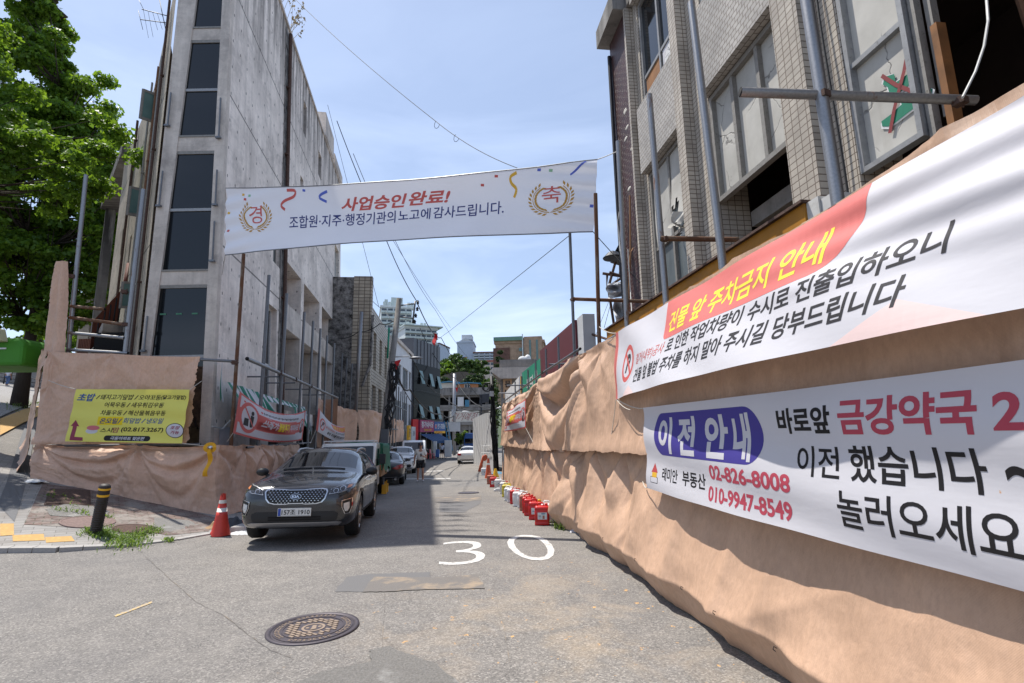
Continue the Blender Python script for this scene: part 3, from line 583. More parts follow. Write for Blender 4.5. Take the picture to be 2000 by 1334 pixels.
    for k in range(46):                                      # raised lettering ring, worn past reading
        a = 2*math.pi*k/46
        if k % 23 in (0, 1, 11): continue
        Mk = Matrix.Rotation(a, 4, 'Z'); 
        for dx, dy, w, h in ((.283, 0, .005, .013), (.312, 0, .005, .012), (.298, random.choice((-.010, .010, 0)), .014, .004)):
            p = [Mk @ Vector((dx+sx*w, dy+sy*h, .0115)) for sx, sy in ((-1, -1), (1, -1), (1, 1), (-1, 1))]; mb.face(p)
    mb.lathe([(.1, .0098), (.078, .0098), (.077, .0068)], n=32, cap=False); mb.face([Vector((x, y, .0105)) for x, y in ((-.06, -.03), (-.01, -.05), (.05, .02), (.03, .045), (-.02, .0))]); mb.ball((.045, -.03, .008), (.018, .018, .004)); mb.ball((-.035, .035, .008), (.015, .02, .004))
    mb.build('raised_pattern', Mt['iron_dust'], t)
build_setting()
# ------------------------------------------------------------------ the narrow concrete corner building on the left
def onp(px, py, M, y=0.):
    """photo point on the plane local-y = y of a frame: (along, up)"""
    Mi = M.inverted(); o = Mi @ Vector((0, 0, CZ)); d = Mi.to_3x3() @ ray(px, py); t = (y-o.y)/d.y; p = o+d*t; return p.x, p.z
def shear(M, k, z0): 
    S = Matrix.Identity(4); S[1][2] = k; S[1][3] = -k*z0; return M @ S
FW = frame(-7.75, 13.3, 0, math.atan2(1, -.174))              # right-hand street wall: x runs down the street, outside is -y
LWD = Vector((.69, -.724, 0)).normalized(); LWL = 8.9; LW0 = Vector((-9.75, 13.3, 0))-LWD*LWL
FL = frame(LW0.x, LW0.y, 0, math.atan2(LWD.y, LWD.x))         # left wall on the side street
def window(t, M, x0, x1, z0, z1, y, fm, gm, nx=2, nz=1, fw=.06, d=.06, name='window', rails=None, skip=()):
    """frame as the part, one glass sheet as its sub-part"""
    mb = MB(M)
    mb.box(x0, x0+fw, y-d, y, z0, z1); mb.box(x1-fw, x1, y-d, y, z0, z1); mb.box(x0+fw, x1-fw, y-d, y, z0, z0+fw); mb.box(x0+fw, x1-fw, y-d, y, z1-fw, z1)
    for k in range(1, nx): c = x0+(x1-x0)*k/nx; mb.box(c-fw/2, c+fw/2, y-d*.9, y, z0+fw, z1-fw)
    for k in (rails if rails else [z0+(z1-z0)*q/nz for q in range(1, nz)]): mb.box(x0+fw, x1-fw, y-d*.8, y, k-fw/2, k+fw/2)
    f = mb.build(name, fm, t)
    g = MB(M)
    for k in range(nx):
        if k in skip: continue
        a, b = x0+(x1-x0)*k/nx, x0+(x1-x0)*(k+1)/nx; g.face([(a, y-.012, z0+.01), (b, y-.012, z0+.01), (b, y-.012, z1-.01), (a, y-.012, z1-.01)])
    if g.f: g.build('pane', gm, f)
    return f
def build_corner_building():
    t = thing('concrete_building', 'tall narrow grey concrete corner building with dark stacked windows above the brown tarp', 'building', FW)
    MW = shear(FW, .032, 4)
    holes = [(9.35, 10.05, 16.0, 17.7), (13.0, 13.9, 15.75, 17.2), (9.0, 9.6, 12.2, 13.6), (16.6, 17.4, 15.6, 16.8), (5.0, 6.0, 8.1, 9.4),
             (6.55, 9.5, 7.0, 8.75, 1.1), (10.1, 13.8, 7.0, 8.75, 1.1), (14.5, 17.9, 7.0, 8.75, 1.1), (18.4, 20.6, 7.0, 8.75, 1.1),
             (4.25, 5.7, 2.95, 6.4, .3), (6.55, 9.5, 2.75, 5.95, .9), (10.1, 13.8, 2.75, 5.95, .9), (14.5, 17.9, 2.75, 5.95, .9), (18.4, 20.6, 2.75, 5.95, .9),
             (18.6, 20.3, 10.4, 13.9, .3), (3.0, 4.0, -.6, 1.9, .4), (5.0, 8.6, -.7, 2.1, .5), (9.2, 13.5, -.8, 2.2, .5)]
    mb = MB(MW); wall_mb(mb, 0, 21, -1.2, 18.9, holes, .3, 0, 0, 0, 1)
    mb.face([(21, 0, -1.2), (21, 6, -1.2), (21, 6, 18.9), (21, 0, 18.9)]); mb.face([(0, 0, 18.9), (21, 0, 18.9), (21, 8, 18.9), (0, 2.3, 18.9)])  # roof face widened past the walls, unseen, to shade the parked SUV
    mb.build('wall', [Mt['concrete'], Mt['void']], t)
    mb = MB(MW); mb.box(0, 21.05, -.06, .12, 18.9, 19.05); mb.box(14.6, 17.4, -.1, 1.2, 19.05, 20.5); mb.box(17.8, 21.05, -.1, .4, 19.05, 19.7); mb.build('parapet', Mt['concrete_frame'], t)
    # tall window bays and little ones in the loggias
    for a, b in ((6.55, 9.5), (10.1, 13.8), (14.5, 17.9), (18.4, 20.6)):
        window(t, MW, a+.35, a+1.75, 2.75, 5.95, .82, Mt['white_frame'], Mt['glass_teal'], 2, 1, .07, .08, rails=[4.0])
        window(t, MW, a+.9, a+2.0, 7.45, 8.6, 1.05, Mt['wood_dark'], Mt['glass_dusty'], 2, 1, .07, .06)
        mb = MB(MW); mb.box(a, b, -.03, .16, 5.96, 7.0); mb.build('balcony_front', Mt['concrete_frame'], t)
        mb = MB(MW); mb.box(b-.28, b+.02, -.05, .85, 2.7, 5.92); mb.build('fin', Mt['concrete_frame'], t)
    for a, b, c, d, y in ((9.35, 10.05, 16.0, 17.7, .26), (13.0, 13.9, 15.75, 17.2, .26), (9.0, 9.6, 12.2, 13.6, .26), (16.6, 17.4, 15.6, 16.8, .26), (5.0, 6.0, 8.1, 9.4, .22)): window(t, MW, a, b, c, d, y, Mt['alu_dirty'], Mt['glass_dusty'], 1, 1, .05, .05)
    window(t, MW, 4.25, 5.7, 2.95, 6.4, .26, Mt['white_frame'], Mt['dark_glass'], 2, 1, .07, .06, rails=[4.3]); window(t, MW, 18.6, 20.3, 10.4, 13.9, .26, Mt['white_frame'], Mt['glass_teal'], 2, 1, .07, .06, rails=[11.7])
    # rain pipe with its sooty groove
    mb = MB(MW); mb.box(5.95, 6.5, -.02, .02, 2.6, 18.7); mb.build('stained_groove', Mt['rough_black'], t)
    mb = MB(MW); mb.tube([(6.25, -.12, 18.6), (6.25, -.12, 2.4)], .075, 8)
    for z in (4, 7, 10, 13, 16): mb.box(6.1, 6.4, -.16, .0, z, z+.05)
    mb.build('rain_pipe', Mt['iron_rust'], t)
    mb = MB(MW); mb.tube([(.35, -.12, 1.0), (.9, -.3, 1.9), (1.9, -.32, 2.3)], .018, 6); mb.tube([(-.1, -.05, 2.0), (.4, -.12, 1.95), (1.1, -.2, 2.35)], .02, 6); mb.build('loose_cable', Mt['wire_white'], t)
    mb = MB(MW); mb.face([(.5, -.012, 1.35), (1.35, -.012, 1.35), (1.35, -.012, 2.0), (.5, -.012, 2.0)]); mb.build('paper_notice', Mt['paper'], t)
    mb = MB(MW)
    for q in ([(.9, 1.3), (1.0, 1.0), (.95, .6)], [(.4, .75), (.8, .85), (1.3, .55), (1.6, .8), (1.9, 1.2)], [(1.2, .3), (1.6, .5), (2.2, .35)]): Print(mb, lambda u, v, l: (u, -l, v), None, .008).line(q, .05, 0)
    mb.build('spray_mark', Mt['graffiti'], t)
    # the narrow front: two piers, spandrels and stacked dark windows, the right pier leaning in as it rises
    XL = -9.64; wl = lambda z: -9.41+.0265*(z-3.9); wr = lambda z: -8.02-.032*(z-3.9); xr = lambda z: -7.75-.032*(z-4); Y0 = 13.3
    def pier(f0, f1, name):
        mb = MB(); zs = [-.6, 3, 6, 9, 12, 15, 19.05]
        for a, b in zip(zs, zs[1:]):
            q = [[(f0(z), Y0-.035, z), (f1(z), Y0-.035, z), (f1(z), Y0+.12, z), (f0(z), Y0+.12, z)] for z in (a, b)]
            for k in range(4): j = (k+1) % 4; mb.face([q[0][k], q[0][j], q[1][j], q[1][k]])
        mb.face(q[1]); mb.build(name, Mt['concrete_frame'], t)
    pier(lambda z: XL-.02, wl, 'pier'); pier(wr, lambda z: xr(z)+.004, 'pier')
    gl = MB(); sp = MB(); fr = MB()
    for a, b in ((5.76, 6.13), (9.64, 10.06), (13.16, 13.53), (16.7, 17.05)): 
        for z0, z1, y in ((a, b, Y0-.005),):
            q = [(wl(z0), y, z0), (wr(z0), y, z0), (wr(z1), y, z1), (wl(z1), y, z1)]; k = [(p[0], y+.3, p[2]) for p in q]; sp.face(q); sp.face([q[0], q[1], k[1], k[0]][::-1]); sp.face([q[3], q[2], k[2], k[3]])
        sp.build('spandrel', Mt['concrete_frame'], t); sp = MB(); fr = MB()
        h = MB(); h.box(wl(a)+.001, wr(a)-.001, Y0-.002, Y0+.04, a-.09, a); h.build('window_head', Mt['alu_dirty'], t)
        fr.box(wl(b)-.0, wr(b), Y0-.03, Y0+.08, b, b+.05); fr.build('window_sill', Mt['alu_dirty'], t)
    for z in (3.78, 7.85, 11.5, 15.2): MB().box(wl(z)+.001, wr(z)-.001, Y0-.005, Y0+.05, z, z+.08).build('window_rail', Mt['alu'], t)
    gl.face([(wl(2), Y0+.03, 2), (wr(2), Y0+.03, 2), (wr(18.8), Y0+.03, 18.8), (wl(18.8), Y0+.03, 18.8)]); gl.build('window_glass', Mt['dark_glass'], t)
    for k in range(3): x = -9.3+k*.42; MB().box(x, x+.16, Y0+.018, Y0+.028, 4.95, 4.99).build('glass_sticker', Mt['green_step'], t)
    for f, zz in ((lambda z: XL+.1, ((4.0, 4.9), (8.0, 9.0), (10.4, 11.4))), (lambda z: xr(z)-.13, ((6.4, 7.5), (8.0, 9.0), (10.0, 11.2)))):     # empty sign brackets
        for a, b in zz: mb = MB(); mb.tube([(f(a), Y0-.1, a), (f(b), Y0-.1, b)], .022, 6); mb.box(f(a)-.08, f(a)+.05, Y0-.14, Y0-.06, a-.05, a); mb.build('sign_bracket', Mt['steel'], t)
    # left wall with its clutter
    mb = MB(FL); wall_mb(mb, 0, LWL-.02, -1, 13.0, [(6.3, 6.6, 7.2, 8.6), (4.6, 5.0, 6.8, 8.4), (3.0, 3.6, 10.2, 11.6), (2.2, 2.6, 8.4, 9.4), (5.2, 5.5, 4.4, 5.4)], .2, 0, 0, 0, 1)
    mb.face([(LWL-2.6, 0, 13), (LWL-.02, 0, 13), (LWL-.02, 0, 18.9), (LWL-.5, 0, 15.2)]); mb.face([(0, 0, -1), (0, 0, 13), (0, 6, 13), (0, 6, -1)]); mb.face([(0, 0, 13.), (LWL-.02, 0, 13.), (0, 2.5, 13.)])
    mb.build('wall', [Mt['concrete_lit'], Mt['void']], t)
    for tt, r, m in ((.75, .035, 'iron_rust'), (1.0, .04, 'alu_dirty'), (1.6, .03, 'wood_dark'), (2.6, .03, 'alu_dirty'), (5.4, .04, 'iron_rust')):
        lx = LWL-tt; ht = 15 if tt < 1 else 13.2; mb = MB(FL); mb.tube([(lx, -.06, ht), (lx, -.06, 1)], r, 6)
        for z in (6, 10, 12.4): mb.box(lx-.06, lx+.06, -.1, 0, z, z+.04)
        mb.build('wall_pipe', Mt[m], t)
    for px, py, w, h in ((297, 209, .95, 1.0), (268, 394, .8, .95), (252, 575, .7, .8)):          # top-hung panes propped open
        x, z = onp(px, py, FL, -.1); mb = MB(FL); q = lambda a, b: (x+.12*a, -.02-.36*w*a, z-h/2+b*h-.06*a)
        for a0, a1, b0, b1 in ((0, .1, 0, 1), (.9, 1, 0, 1), (.1, .9, 0, .1), (.1, .9, .9, 1)):
            F = [q(a0, b0), q(a1, b0), q(a1, b1), q(a0, b1)]; K = [(p[0], p[1]-.05, p[2]-.02) for p in F]; mb.face(F[::-1]); mb.face(K)
            for i in range(4): j = (i+1) % 4; mb.face([F[i], F[j], K[j], K[i]])
        f = mb.build('open_window', Mt['alu_dirty'], t); g = MB(FL); g.face([q(.08, .08), q(.92, .08), q(.92, .92), q(.08, .92)]); g.build('pane', Mt['glass_teal'], f)
    # a rear roof slab that juts out over the side street
    mb = MB(FL); mb.box(-6.2, .8, -.2, .5, 13.05, 13.55); mb.box(-6.2, -5.9, .0, .4, -1, 13.05); mb.build('rear_beam', Mt['concrete_grey'], t)
    # tattered striped awning below the scaffold rail
    def strip(s0, s1, z0, z1, hang, y0, y1, seed, n, rag=.5, slope=0):
        mb = MB(FW); rg = random.Random(seed); cut = [rg.uniform(1-rag, 1) for _ in range(41)]
        def f(u, v):
            s_ = s0+(s1-s0)*u; zt = z0+(z1-z0)*u; h = hang*(cut[int(u*40)]*.5+.5); return (s_, y0+(y1-y0)*v+.05*math.sin(s_*9+v*2), zt-h*v-slope*v)
        mb.grid(f, n*4, 5, 0, lambda u, v: int(u*n*2) % 2); o = mb.build('awning_cloth', [Mt['green_paint'], Mt['wall_white']], t)
    strip(.15, 3.2, 3.16, 3.06, .75, -.35, -.75, 3, 11, .7, .1); strip(3.2, 9.2, 3.06, 2.95, .22, -.35, -.45, 5, 18, .5); strip(6.6, 7.1, 2.85, 2.8, .95, -.5, -.62, 8, 2, .3); strip(7.9, 8.7, 2.9, 2.85, 1.2, -.45, -.75, 9, 4, .6); strip(.0, .14, 3.7, 3.65, 1.3, -.2, -.25, 4, 1, .8)
    return t
build_corner_building()
# ------------------------------------------------------------------ tarps, scaffold pipes and banners
FT = frame(2.35, 0, 0, math.atan2(-1, .13))                    # right hoarding: x runs towards the camera (x = -s), outside is -y
def nz(x, y, z=0.): return mnoise.noise((x, y, z))
def TRI(a): return .64*math.asin(.985*math.sin(a+1.57))*1.05
def sheet(name, lab, S0, N, W, H, nu, nv, m, ties=(), swags=(), amp=.05, fine=.012, flare=0., sag=0., seed=0, keep=None, edge=0., pleat=(), crease=((1.0, .2, .9, .036), (.5, .9, .8, .018), (.9, .35, 2.2, .011)), cat='tarp', group=None, bumps=()):
    """hanging cloth: S0(u, v) base surface with u, v in 0..1, N the outward normal (or fn of u); folds fan out below the ties and droop between swag ends"""
    mb = MB(); tu = sorted(t[0] for t in ties)
    def f(u01, v01):
        u, v = u01*W, v01*H; d = 0.; dz = 0.
        for ut, vt, spread, am, k, ph in ties:
            du, dv = u-ut, vt-v
            r = math.hypot(du, dv)
            if r > spread*3.2: continue
            th = math.atan2(du, max(dv, .02)); w = math.exp(-(r/spread)**1.4)*r/(r+.22)*max(0, math.cos(th*.8))
            d += am*(TRI(th*k+ph+nz(u*.7, v*.7, seed)*1.1))*w-am*.55*math.exp(-(r/.25)**2)
        for ua, ub, vt, dep, am, n_ in swags:
            t = (u-ua)/(ub-ua)
            if 0 < t < 1:
                e = 4*t*(1-t); k = (vt-v-.05*nz(u, v, seed+3))/(e*dep+.10)
                if k > -.3: d += am*(math.sin(2*math.pi*k*n_-.9)+.35*math.sin(4*math.pi*k*n_))*math.exp(-max(k, 0)*.75)*e**.5
        for up, fr, am in pleat: d += am*math.sin(2*math.pi*u*fr+2*nz(u*.6, v*.4, seed+9))*(.35+.65*(1-abs(2*v01-1)))*(1 if up is None else math.exp(-((u-up[0])/up[1])**2))
        for bu, bv, ru, rv, am in bumps: d += am*math.exp(-((u-bu)/ru)**2-((v-bv)/rv)**2)
        d += amp*(nz(u*.55, v*.6, seed)+.55*(1-2.2*abs(nz(u*1.3, v*.9, seed+5)))+.3*nz(u*2.6, v*1.9, seed+7))
        d += fine*((1-2.5*abs(nz(u*4.3+v*1.3, v*3.7, seed+2)))+.6*(1-2.5*abs(nz(u*9.1, v*8.3+u*2, seed+4))))
        wu, wv = u+.25*nz(u*.8, v*.8, seed+20), v+.25*nz(u*.9, v*.7, seed+21)
        for ax, ay, sc, am in crease: q = abs(nz(wu*ax*sc, wv*ay*sc, seed+ax*7+sc)); d += am*max(0, 1-q*7)**1.5
        d += flare*(max(0, 1-v/.55)**2)
        if sag and len(tu) > 1:
            for a, b in zip(tu, tu[1:]):
                if a <= u <= b: t = (u-a)/(b-a); dz -= sag*4*t*(1-t)*v01**2*min(1.3, (b-a)/2)
        if edge: dz += edge*(nz(u*2.3, 1.7, seed)+.5*nz(u*7, 3.1, seed))*(v01-.5)*2
        p = Vector(S0(u01, v01)); n_ = N(u01) if callable(N) else N
        return p+Vector(n_)*d+Vector((0, 0, dz))
    mb.grid(f, nu, nv, 0, None, keep); o = mb.build(name, m, smooth=True)
    return tag(o, lab, cat, group)
def xo(s, z, off=0.): return FT @ Vector((-s, -off, z))
NT_ = (FT.to_3x3() @ Vector((0, -1, 0))).normalized()
def build_right_tarps():
    # u runs from the far end (s = 21) to beside the camera (s = -4)
    sa, sb = 21.2, -4.; W = sa-sb; U = lambda s: sa-s
    top = [(U(21.), 1.62), (U(18.5), 1.62), (U(16.2), 1.6), (U(12.6), 1.6), (U(9.1), 1.62), (U(7.0), 1.62), (U(4.4), 1.62), (U(1.5), 1.62)]
    def S_up(u, v):
        s = sa+(sb-sa)*u; z0 = tab([(-9, 1.44), (7, 1.43), (12, 1.29), (25, 1.19)], s); zt = tab([(-9, 3.10), (3, 3.04), (7, 3.03), (9.2, 3.04), (12.4, 3.0), (16, 2.95), (25, 2.8)], s); z = z0+(zt-z0)*v
        return xo(s, z+.035*(nz(s*1.7, 5)+.6*nz(s*6, 8))*(1-v)**6, .075*(1-v)+.05*math.exp(-(v/.12)**2)+.02)
    ties = [(U(20.6), 1.6, .8, .16, 5, 0), (U(18.2), 1.6, 1.0, .2, 6, 1), (U(16.0), 1.6, 1., .16, 5, 2), (U(13.1), 1.62, .9, .12, 6, 0), (U(9.05), 1.62, 1.3, .22, 6, .5), (U(7.9), 1.5, .9, .10, 6, .3), (U(5.0), 1.6, .5, .035, 6, 0), (U(4.0), 1.6, .4, .03, 5, 1), (U(2.3), 1.6, .5, .03, 5, 1)]
    sheet('tarp', 'upper brown tarp on the right hoarding, drooping in loops beyond the two notice banners', S_up, NT_, W, 1.62, 620, 80, Mt['tarp'], ties,
          [(U(13.2), U(8.7), 1.7, .95, .27, 1.1), (U(18.3), U(13.0), 1.6, .8, .16, 1.3), (U(20.8), U(18.1), 1.6, .9, .12, 1.0)], amp=.03, fine=.004, sag=.05, seed=11,
          bumps=[(U(9.6), .45, .9, .35, .10), (U(8.2), .7, .5, .6, .05)], group='brown tarps on the right hoarding')
    def S_lo(u, v):
        s = sa+(sb-sa)*u; p = xo(s, 0); g = gh(p.x, p.y); zt = tab([(-9, 1.52), (7, 1.51), (12, 1.4), (25, 1.3)], s); z = g+.02+(zt-g)*v; h = z-g; rz = .27+.05*nz(s*.9, 3.3)+.03*nz(s*2.7, 1.1)
        am = tab([(-4, .30), (7, .27), (11, .2), (21, .14)], s)
        off = am*max(0, (1.25-h)/(1.25-rz))**1.25 if h > rz else am-(rz-h)*tab([(-4, .75), (8, .7), (12, .3), (21, .1)], s)
        for k in range(-3, 18): q = ((s-k*1.25-.2*math.sin(k*3.1))/.3); off -= .05*math.exp(-q*q-((h-rz)/.14)**2)   # pinched where wire ties it down
        return xo(s, z, off-.02)
    ties = [(U(20.8), 1.5, 1., .12, 5, 0), (U(18.6), 1.5, 1.1, .14, 6, 1), (U(15.8), 1.5, 1.2, .15, 6, 2), (U(13.6), 1.5, 1.2, .18, 5, 0), (U(11.8), 1.5, 1.3, .24, 6, .5), (U(9.9), 1.5, 1.3, .25, 5, 2.2), (U(8.4), 1.5, 1.2, .22, 6, .3), (U(7.1), 1.5, 1.1, .18, 5, 1.6), (U(4.9), 1.3, .8, .04, 6, 0)]
    lo = sheet('tarp', 'lower brown tarp on the right hoarding, hanging in folds to the asphalt', S_lo, NT_, W, 1.5, 680, 90, Mt['tarp'], ties,
          [(U(12.0), U(9.3), 1.5, .8, .07, 1.1), (U(16.2), U(13.3), 1.5, .8, .06, 1.1), (U(8.2), U(6.3), 1.5, .9, .05, 1)], amp=.035, fine=.004, flare=.0, sag=.0, seed=23,
          pleat=[(None, .33, .018)], bumps=[(U(10.2), .35, .7, .4, .08), (U(13), .3, .8, .3, .06)], group='brown tarps on the right hoarding')
    for s_ in (8.7, 7.3, 6.05, 4.95, 4.3, 3.6, 3.1, 2.6):      # wire ties poked through the cloth
        p = S_lo((sa-s_)/W, .19)+NT_*.05; mb = MB(); mb.tube([p, p+NT_*.02+Vector((.0, .0, .012)), p+NT_*.02+Vector((.0, .012, -.01)), p+NT_*.006+Vector((0, .01, -.022))], .003, 5); mb.build('tie_wire', Mt['wire'], lo)
def pipe(name, pts, r, m, t, clampm='rusty'): 
    mb = MB(); mb.tube(pts, r, 10, 0, False); 
    pts = [Vector(p) for p in pts]; d = (pts[-1]-pts[0]).normalized()
    for e, q in ((pts[0], 1), (pts[-1], -1)):                 # the pipe mouth: a near-black cap, its colour standing for the shade inside
        mb.tube([e+d*q*.001, e+d*q*.05], [r*.99, r*.8], 10, 1, True)
    return mb.build(name, [Mt[m], Mt['void']], t, True)
def clamp(p, r, t, k=1.):
    mb = MB(Matrix.Translation(p) @ Matrix.Rotation(.4, 4, 'Z')); mb.box(-r*1.5*k, r*1.5*k, -r*1.7, r*1.7, -r*1.1, r*1.1); mb.tube([(r*1.2, 0, -r*1.8), (r*1.2, 0, r*2.2)], r*.35, 6); mb.tube([(-r*2.2, r, 0), (r*2.2, r, 0)], r*.3, 6)
    return mb.build('clamp', Mt['iron_rust'], t)
def build_right_scaffold():
    t = thing('scaffold', 'grey and rusty scaffold pipes standing behind the right hoarding, before the tiled building', 'scaffold', xo(8, 0))
    for (x0, y0), (x1, y1), off, r, m in (((1170, 655), (1163, 378), .15, .033, 'rusty'), ((1122, 690), (1113, 455), .15, .03, 'steel'), ((1224, 622), (1207, 276), .3, .036, 'galv'), ((1300, 572), (1268, 185), .22, .037, 'galv'), ((1410, 500), (1350, 5), .22, .038, 'galv'), ((1632, 362), (1566, -60), .16, .041, 'galv')):
        M = FT @ Matrix.Translation((0, off, 0)); a = onp(x0, y0, M); b = onp(x1, y1, M)
        pipe('pole', [M @ Vector((a[0], 0, -.4)), M @ Vector((a[0]*.0+a[0], 0, a[1])), M @ Vector((b[0], 0, b[1]))], r, m, t)
    for a, b, Y, r, m in (((1120, 584), (1268, 589), 8.42, .03, 'rusty'), ((1290, 466), (1442, 468), 5.72, .03, 'rusty'), ((1446, 180), (1905, 196), 3.14, .033, 'galv'), ((1072, 712), (1108, 710), 12.5, .022, 'steel'), ((990, 753), (1036, 752), 17.4, .024, 'steel'), ((974, 768), (1012, 768), 20.2, .024, 'galv'), ((968, 798), (990, 797), 21.3, .024, 'steel')):
        pipe('transom', [A(*a, Y), A(*b, Y)], r, m, t)
    pipe('top_rail', [xo(21.2, 2.93, .02), xo(12.4, 3.1, .02), xo(9, 3.12, .0)], .026, 'steel', t); pipe('top_rail', [xo(9.3, 3.02, -.06), xo(-3, 3.02, -.06)], .026, 'galv', t); pipe('middle_rail', [xo(21.2, 1.24, -.02), xo(12, 1.34, -.02), xo(7, 1.46, -.02), xo(-3, 1.47, -.02)], .026, 'galv', t)
    for px, y0, y1, s_ in ((1090, 756, 658, 13.9), (1066, 770, 682, 15.8), (1046, 780, 703, 17.6), (1031, 790, 722, 19.2), (1019, 800, 735, 20.6), (1006, 810, 745, 22.0)):
        M = FT @ Matrix.Translation((0, .1, 0)); z = onp(px, y1, M)[1]; xx = onp(px, y1, M)[0]; pipe('pole', [M @ Vector((xx, 0, -.5)), M @ Vector((xx, 0, z))], .024, 'steel', t)
    for p in (A(1167, 586, 8.4), A(1119, 585, 8.42), A(1224, 588, 8.0), A(1299, 467, 5.72), A(1607, 186, 3.12), A(1875, 198, 3.12), xo(12.4, 3.1, .04), xo(16, 3.0, .04)): clamp(p, .021, t)
build_right_tarps(); build_right_scaffold()

# ---- the two long banners on the right hoarding
def banner_mesh(S, u0, u1, v0, v1, nu, nv, m=0):
    mb = MB(); mb.grid(lambda a, b: S(u0+(u1-u0)*a, v0+(v1-v0)*b, 0.), nu, nv, m); return mb
def rope(p, q, r=.006, m='rope', name='tie_rope', t=None, sag=.03):
    mb = MB(); P = [interp(p, q, k/8)+Vector((0, 0, -sag*4*(k/8)*(1-k/8))) for k in range(9)]; mb.tube(P, r, 5); return mb.build(name, Mt[m], t)
def park_badge(P, cx, cy, r, m_red, m_w, m_k, sx=1., up=1, letter=True, k=1.0):
    P.ell(cx, cy, r*sx*1.14, r*1.14*k, m_w, up); P.ell(cx, cy, r*sx, r*k, m_red, up+1); P.ell(cx, cy, r*sx*.74, r*.74*k, m_w, up+2)
    if letter: P.text('P', (cx-.27*r*sx, cy-.5*r*k, cx+.36*r*sx, cy+.5*r*k), m_k, .05, .12, up+3)
    P.line([(cx-.56*r*sx, cy+.56*r*k), (cx+.56*r*sx, cy-.56*r*k)], r*.2*sx, m_red, up+4)
def build_right_banners():
    u0, u1 = -6.72, -.9
    def S1(u, v, l=0.):
        t = (u-u0)/(u1-u0); b = (v-2.09)/.86; wob = .015*math.sin(v*31+u*2.3)*ss(.35, 1., t)*ss(.2, .6, b)+.012*math.sin(u*5+v*9)
        off = .13+.24*(4*t*(1-t))*(1-b)**1.0+wob+.05*(1-b)
        z = v+(.035*(4*t*(1-t)))*(1-2*b)*.4; return FT @ Vector((u-.09*(1-b)*(1-t)*0, -(off+l), z))
    t_ = thing('banner', 'upper white no-parking banner with red heading and slanted black Korean lines on the right hoarding', 'banner', FT @ Vector((-4, -.15, 2.09)))
    mb = banner_mesh(S1, u0, u1, 2.09, 2.955, 320, 84, 0)
    P = Print(mb, S1, .06, .0006, .012); X = lambda s: -s
    M1 = dict(white=0, red=1, yel=2, ink=3, pale=4, salm=5)
    P.poly([(u0, 2.09), (u0+.14, 2.09), (u0+.13, 2.52), (u0+.10, 2.955), (u0, 2.955)], 4, 0)
    for k in range(7): P.rect(u0, 2.09, u0+.115-.016*k, 2.955, 5 if k else 4, k)   # red band fading inwards
    pill = [(X(5.05), 2.955), (X(5.05), 2.62)]+[(X(5.05)+.06*(1-math.cos(R(a))), 2.62-.06*math.sin(R(a))) for a in range(0, 91, 15)]+[(X(2.95), 2.56)]+[(X(2.95)+.40*math.sin(R(a)), 2.955-.395*math.cos(R(a))) for a in range(0, 91, 10)]
    P.poly(pill, 5, 1)
    P.text('건물 앞 주차금지 안내', (X(4.93), 2.61, X(2.83), 2.815), 2, .02, .22, 3)
    P.text('철거(내부)공사', (X(5.80), 2.40, X(4.96), 2.535), 1, 0, .25, 2); P.text('로 인한 작업차량이 수시로 진출입하오니', (X(4.90), 2.405, X(2.11), 2.545), 3, .02, .22, 2)
    P.text('건물 앞 불법 주차를 하지 말아 주시길 당부드립니다', (X(5.82), 2.215, X(2.29), 2.365), 3, .02, .22, 2)
    park_badge(P, X(6.12), 2.475, .225, 1, 0, 3, .95); park_badge(P, X(1.53), 2.5, .27, 1, 0, 3, 1.)
    P.poly([(X(2.7), 2.09), (X(2.32), 2.25), (X(1.95), 2.09)], 4, 0); P.poly([(X(6.2), 2.09), (X(5.95), 2.2), (X(5.7), 2.09)], 4, 0)
    mb.build('banner_cloth', [Mt['c_ban_white'], Mt['c_red'], Mt['c_yel'], Mt['c_ink'], Mt['c_pale_pink'], Mt['c_salmon']], t_, True)
    rope(S1(u0, 2.955), xo(7.5, 3.2, .1), t=t_); rope(S1(u0, 2.955), xo(7.4, 2.96, .02), t=t_); rope(S1(u0, 2.1), xo(6.0, 1.93, .25), .005, 'rope', 'tie_rope', t_)
    rope(S1(u0, 2.1), xo(7.3, 1.5, .1), t=t_)
    v0, v1 = -5.78, -.6
    def S2(u, v, l=0.):
        t = (u-v0)/(v1-v0); b = (v-1.09)/.85; off = .19+.05*math.sin(math.pi*min(t*1.3, 1))*(1-b)+.012*math.sin(v*14+u*1.5)+.006*math.sin(u*6); return FT @ Vector((u, -(off+l), v-.012*math.sin(t*math.pi)))
    t_ = thing('banner', 'lower white relocation notice banner with blue pill heading and phone numbers on the right hoarding', 'banner', FT @ Vector((-3.5, -.2, 1.09)))
    mb = banner_mesh(S2, v0, v1, 1.09, 1.94, 240, 36, 0); P = Print(mb, S2, .06, .0007, .03)
    P.rrect(X(5.50), 1.455, X(3.62), 1.865, .2, 1, 0, 10)
    for ch, a, b in (('이', 5.38, 5.05), ('전', 4.92, 4.6), ('안', 4.44, 4.06), ('내', 3.98, 3.76)): P.text(ch, (X(a), 1.475, X(b), 1.82), 0, .035, 0, 2)
    P.text('바로앞', (X(3.45), 1.67, X(2.96), 1.83), 2, .03, 0, 1); P.text('금강약국', (X(2.90), 1.665, X(2.16), 1.855), 3, .03, 0, 1); P.text('2층', (X(2.10), 1.665, X(1.78), 1.855), 3, .03, 0, 1)
    P.text('이전', (X(3.29), 1.425, X(2.94), 1.6), 2, .012, 0, 1); P.text('했습니다', (X(2.87), 1.425, X(2.17), 1.61), 2, .018, 0, 1); P.text('~', (X(2.10), 1.49, X(1.96), 1.55), 2, .02, 0, 1)
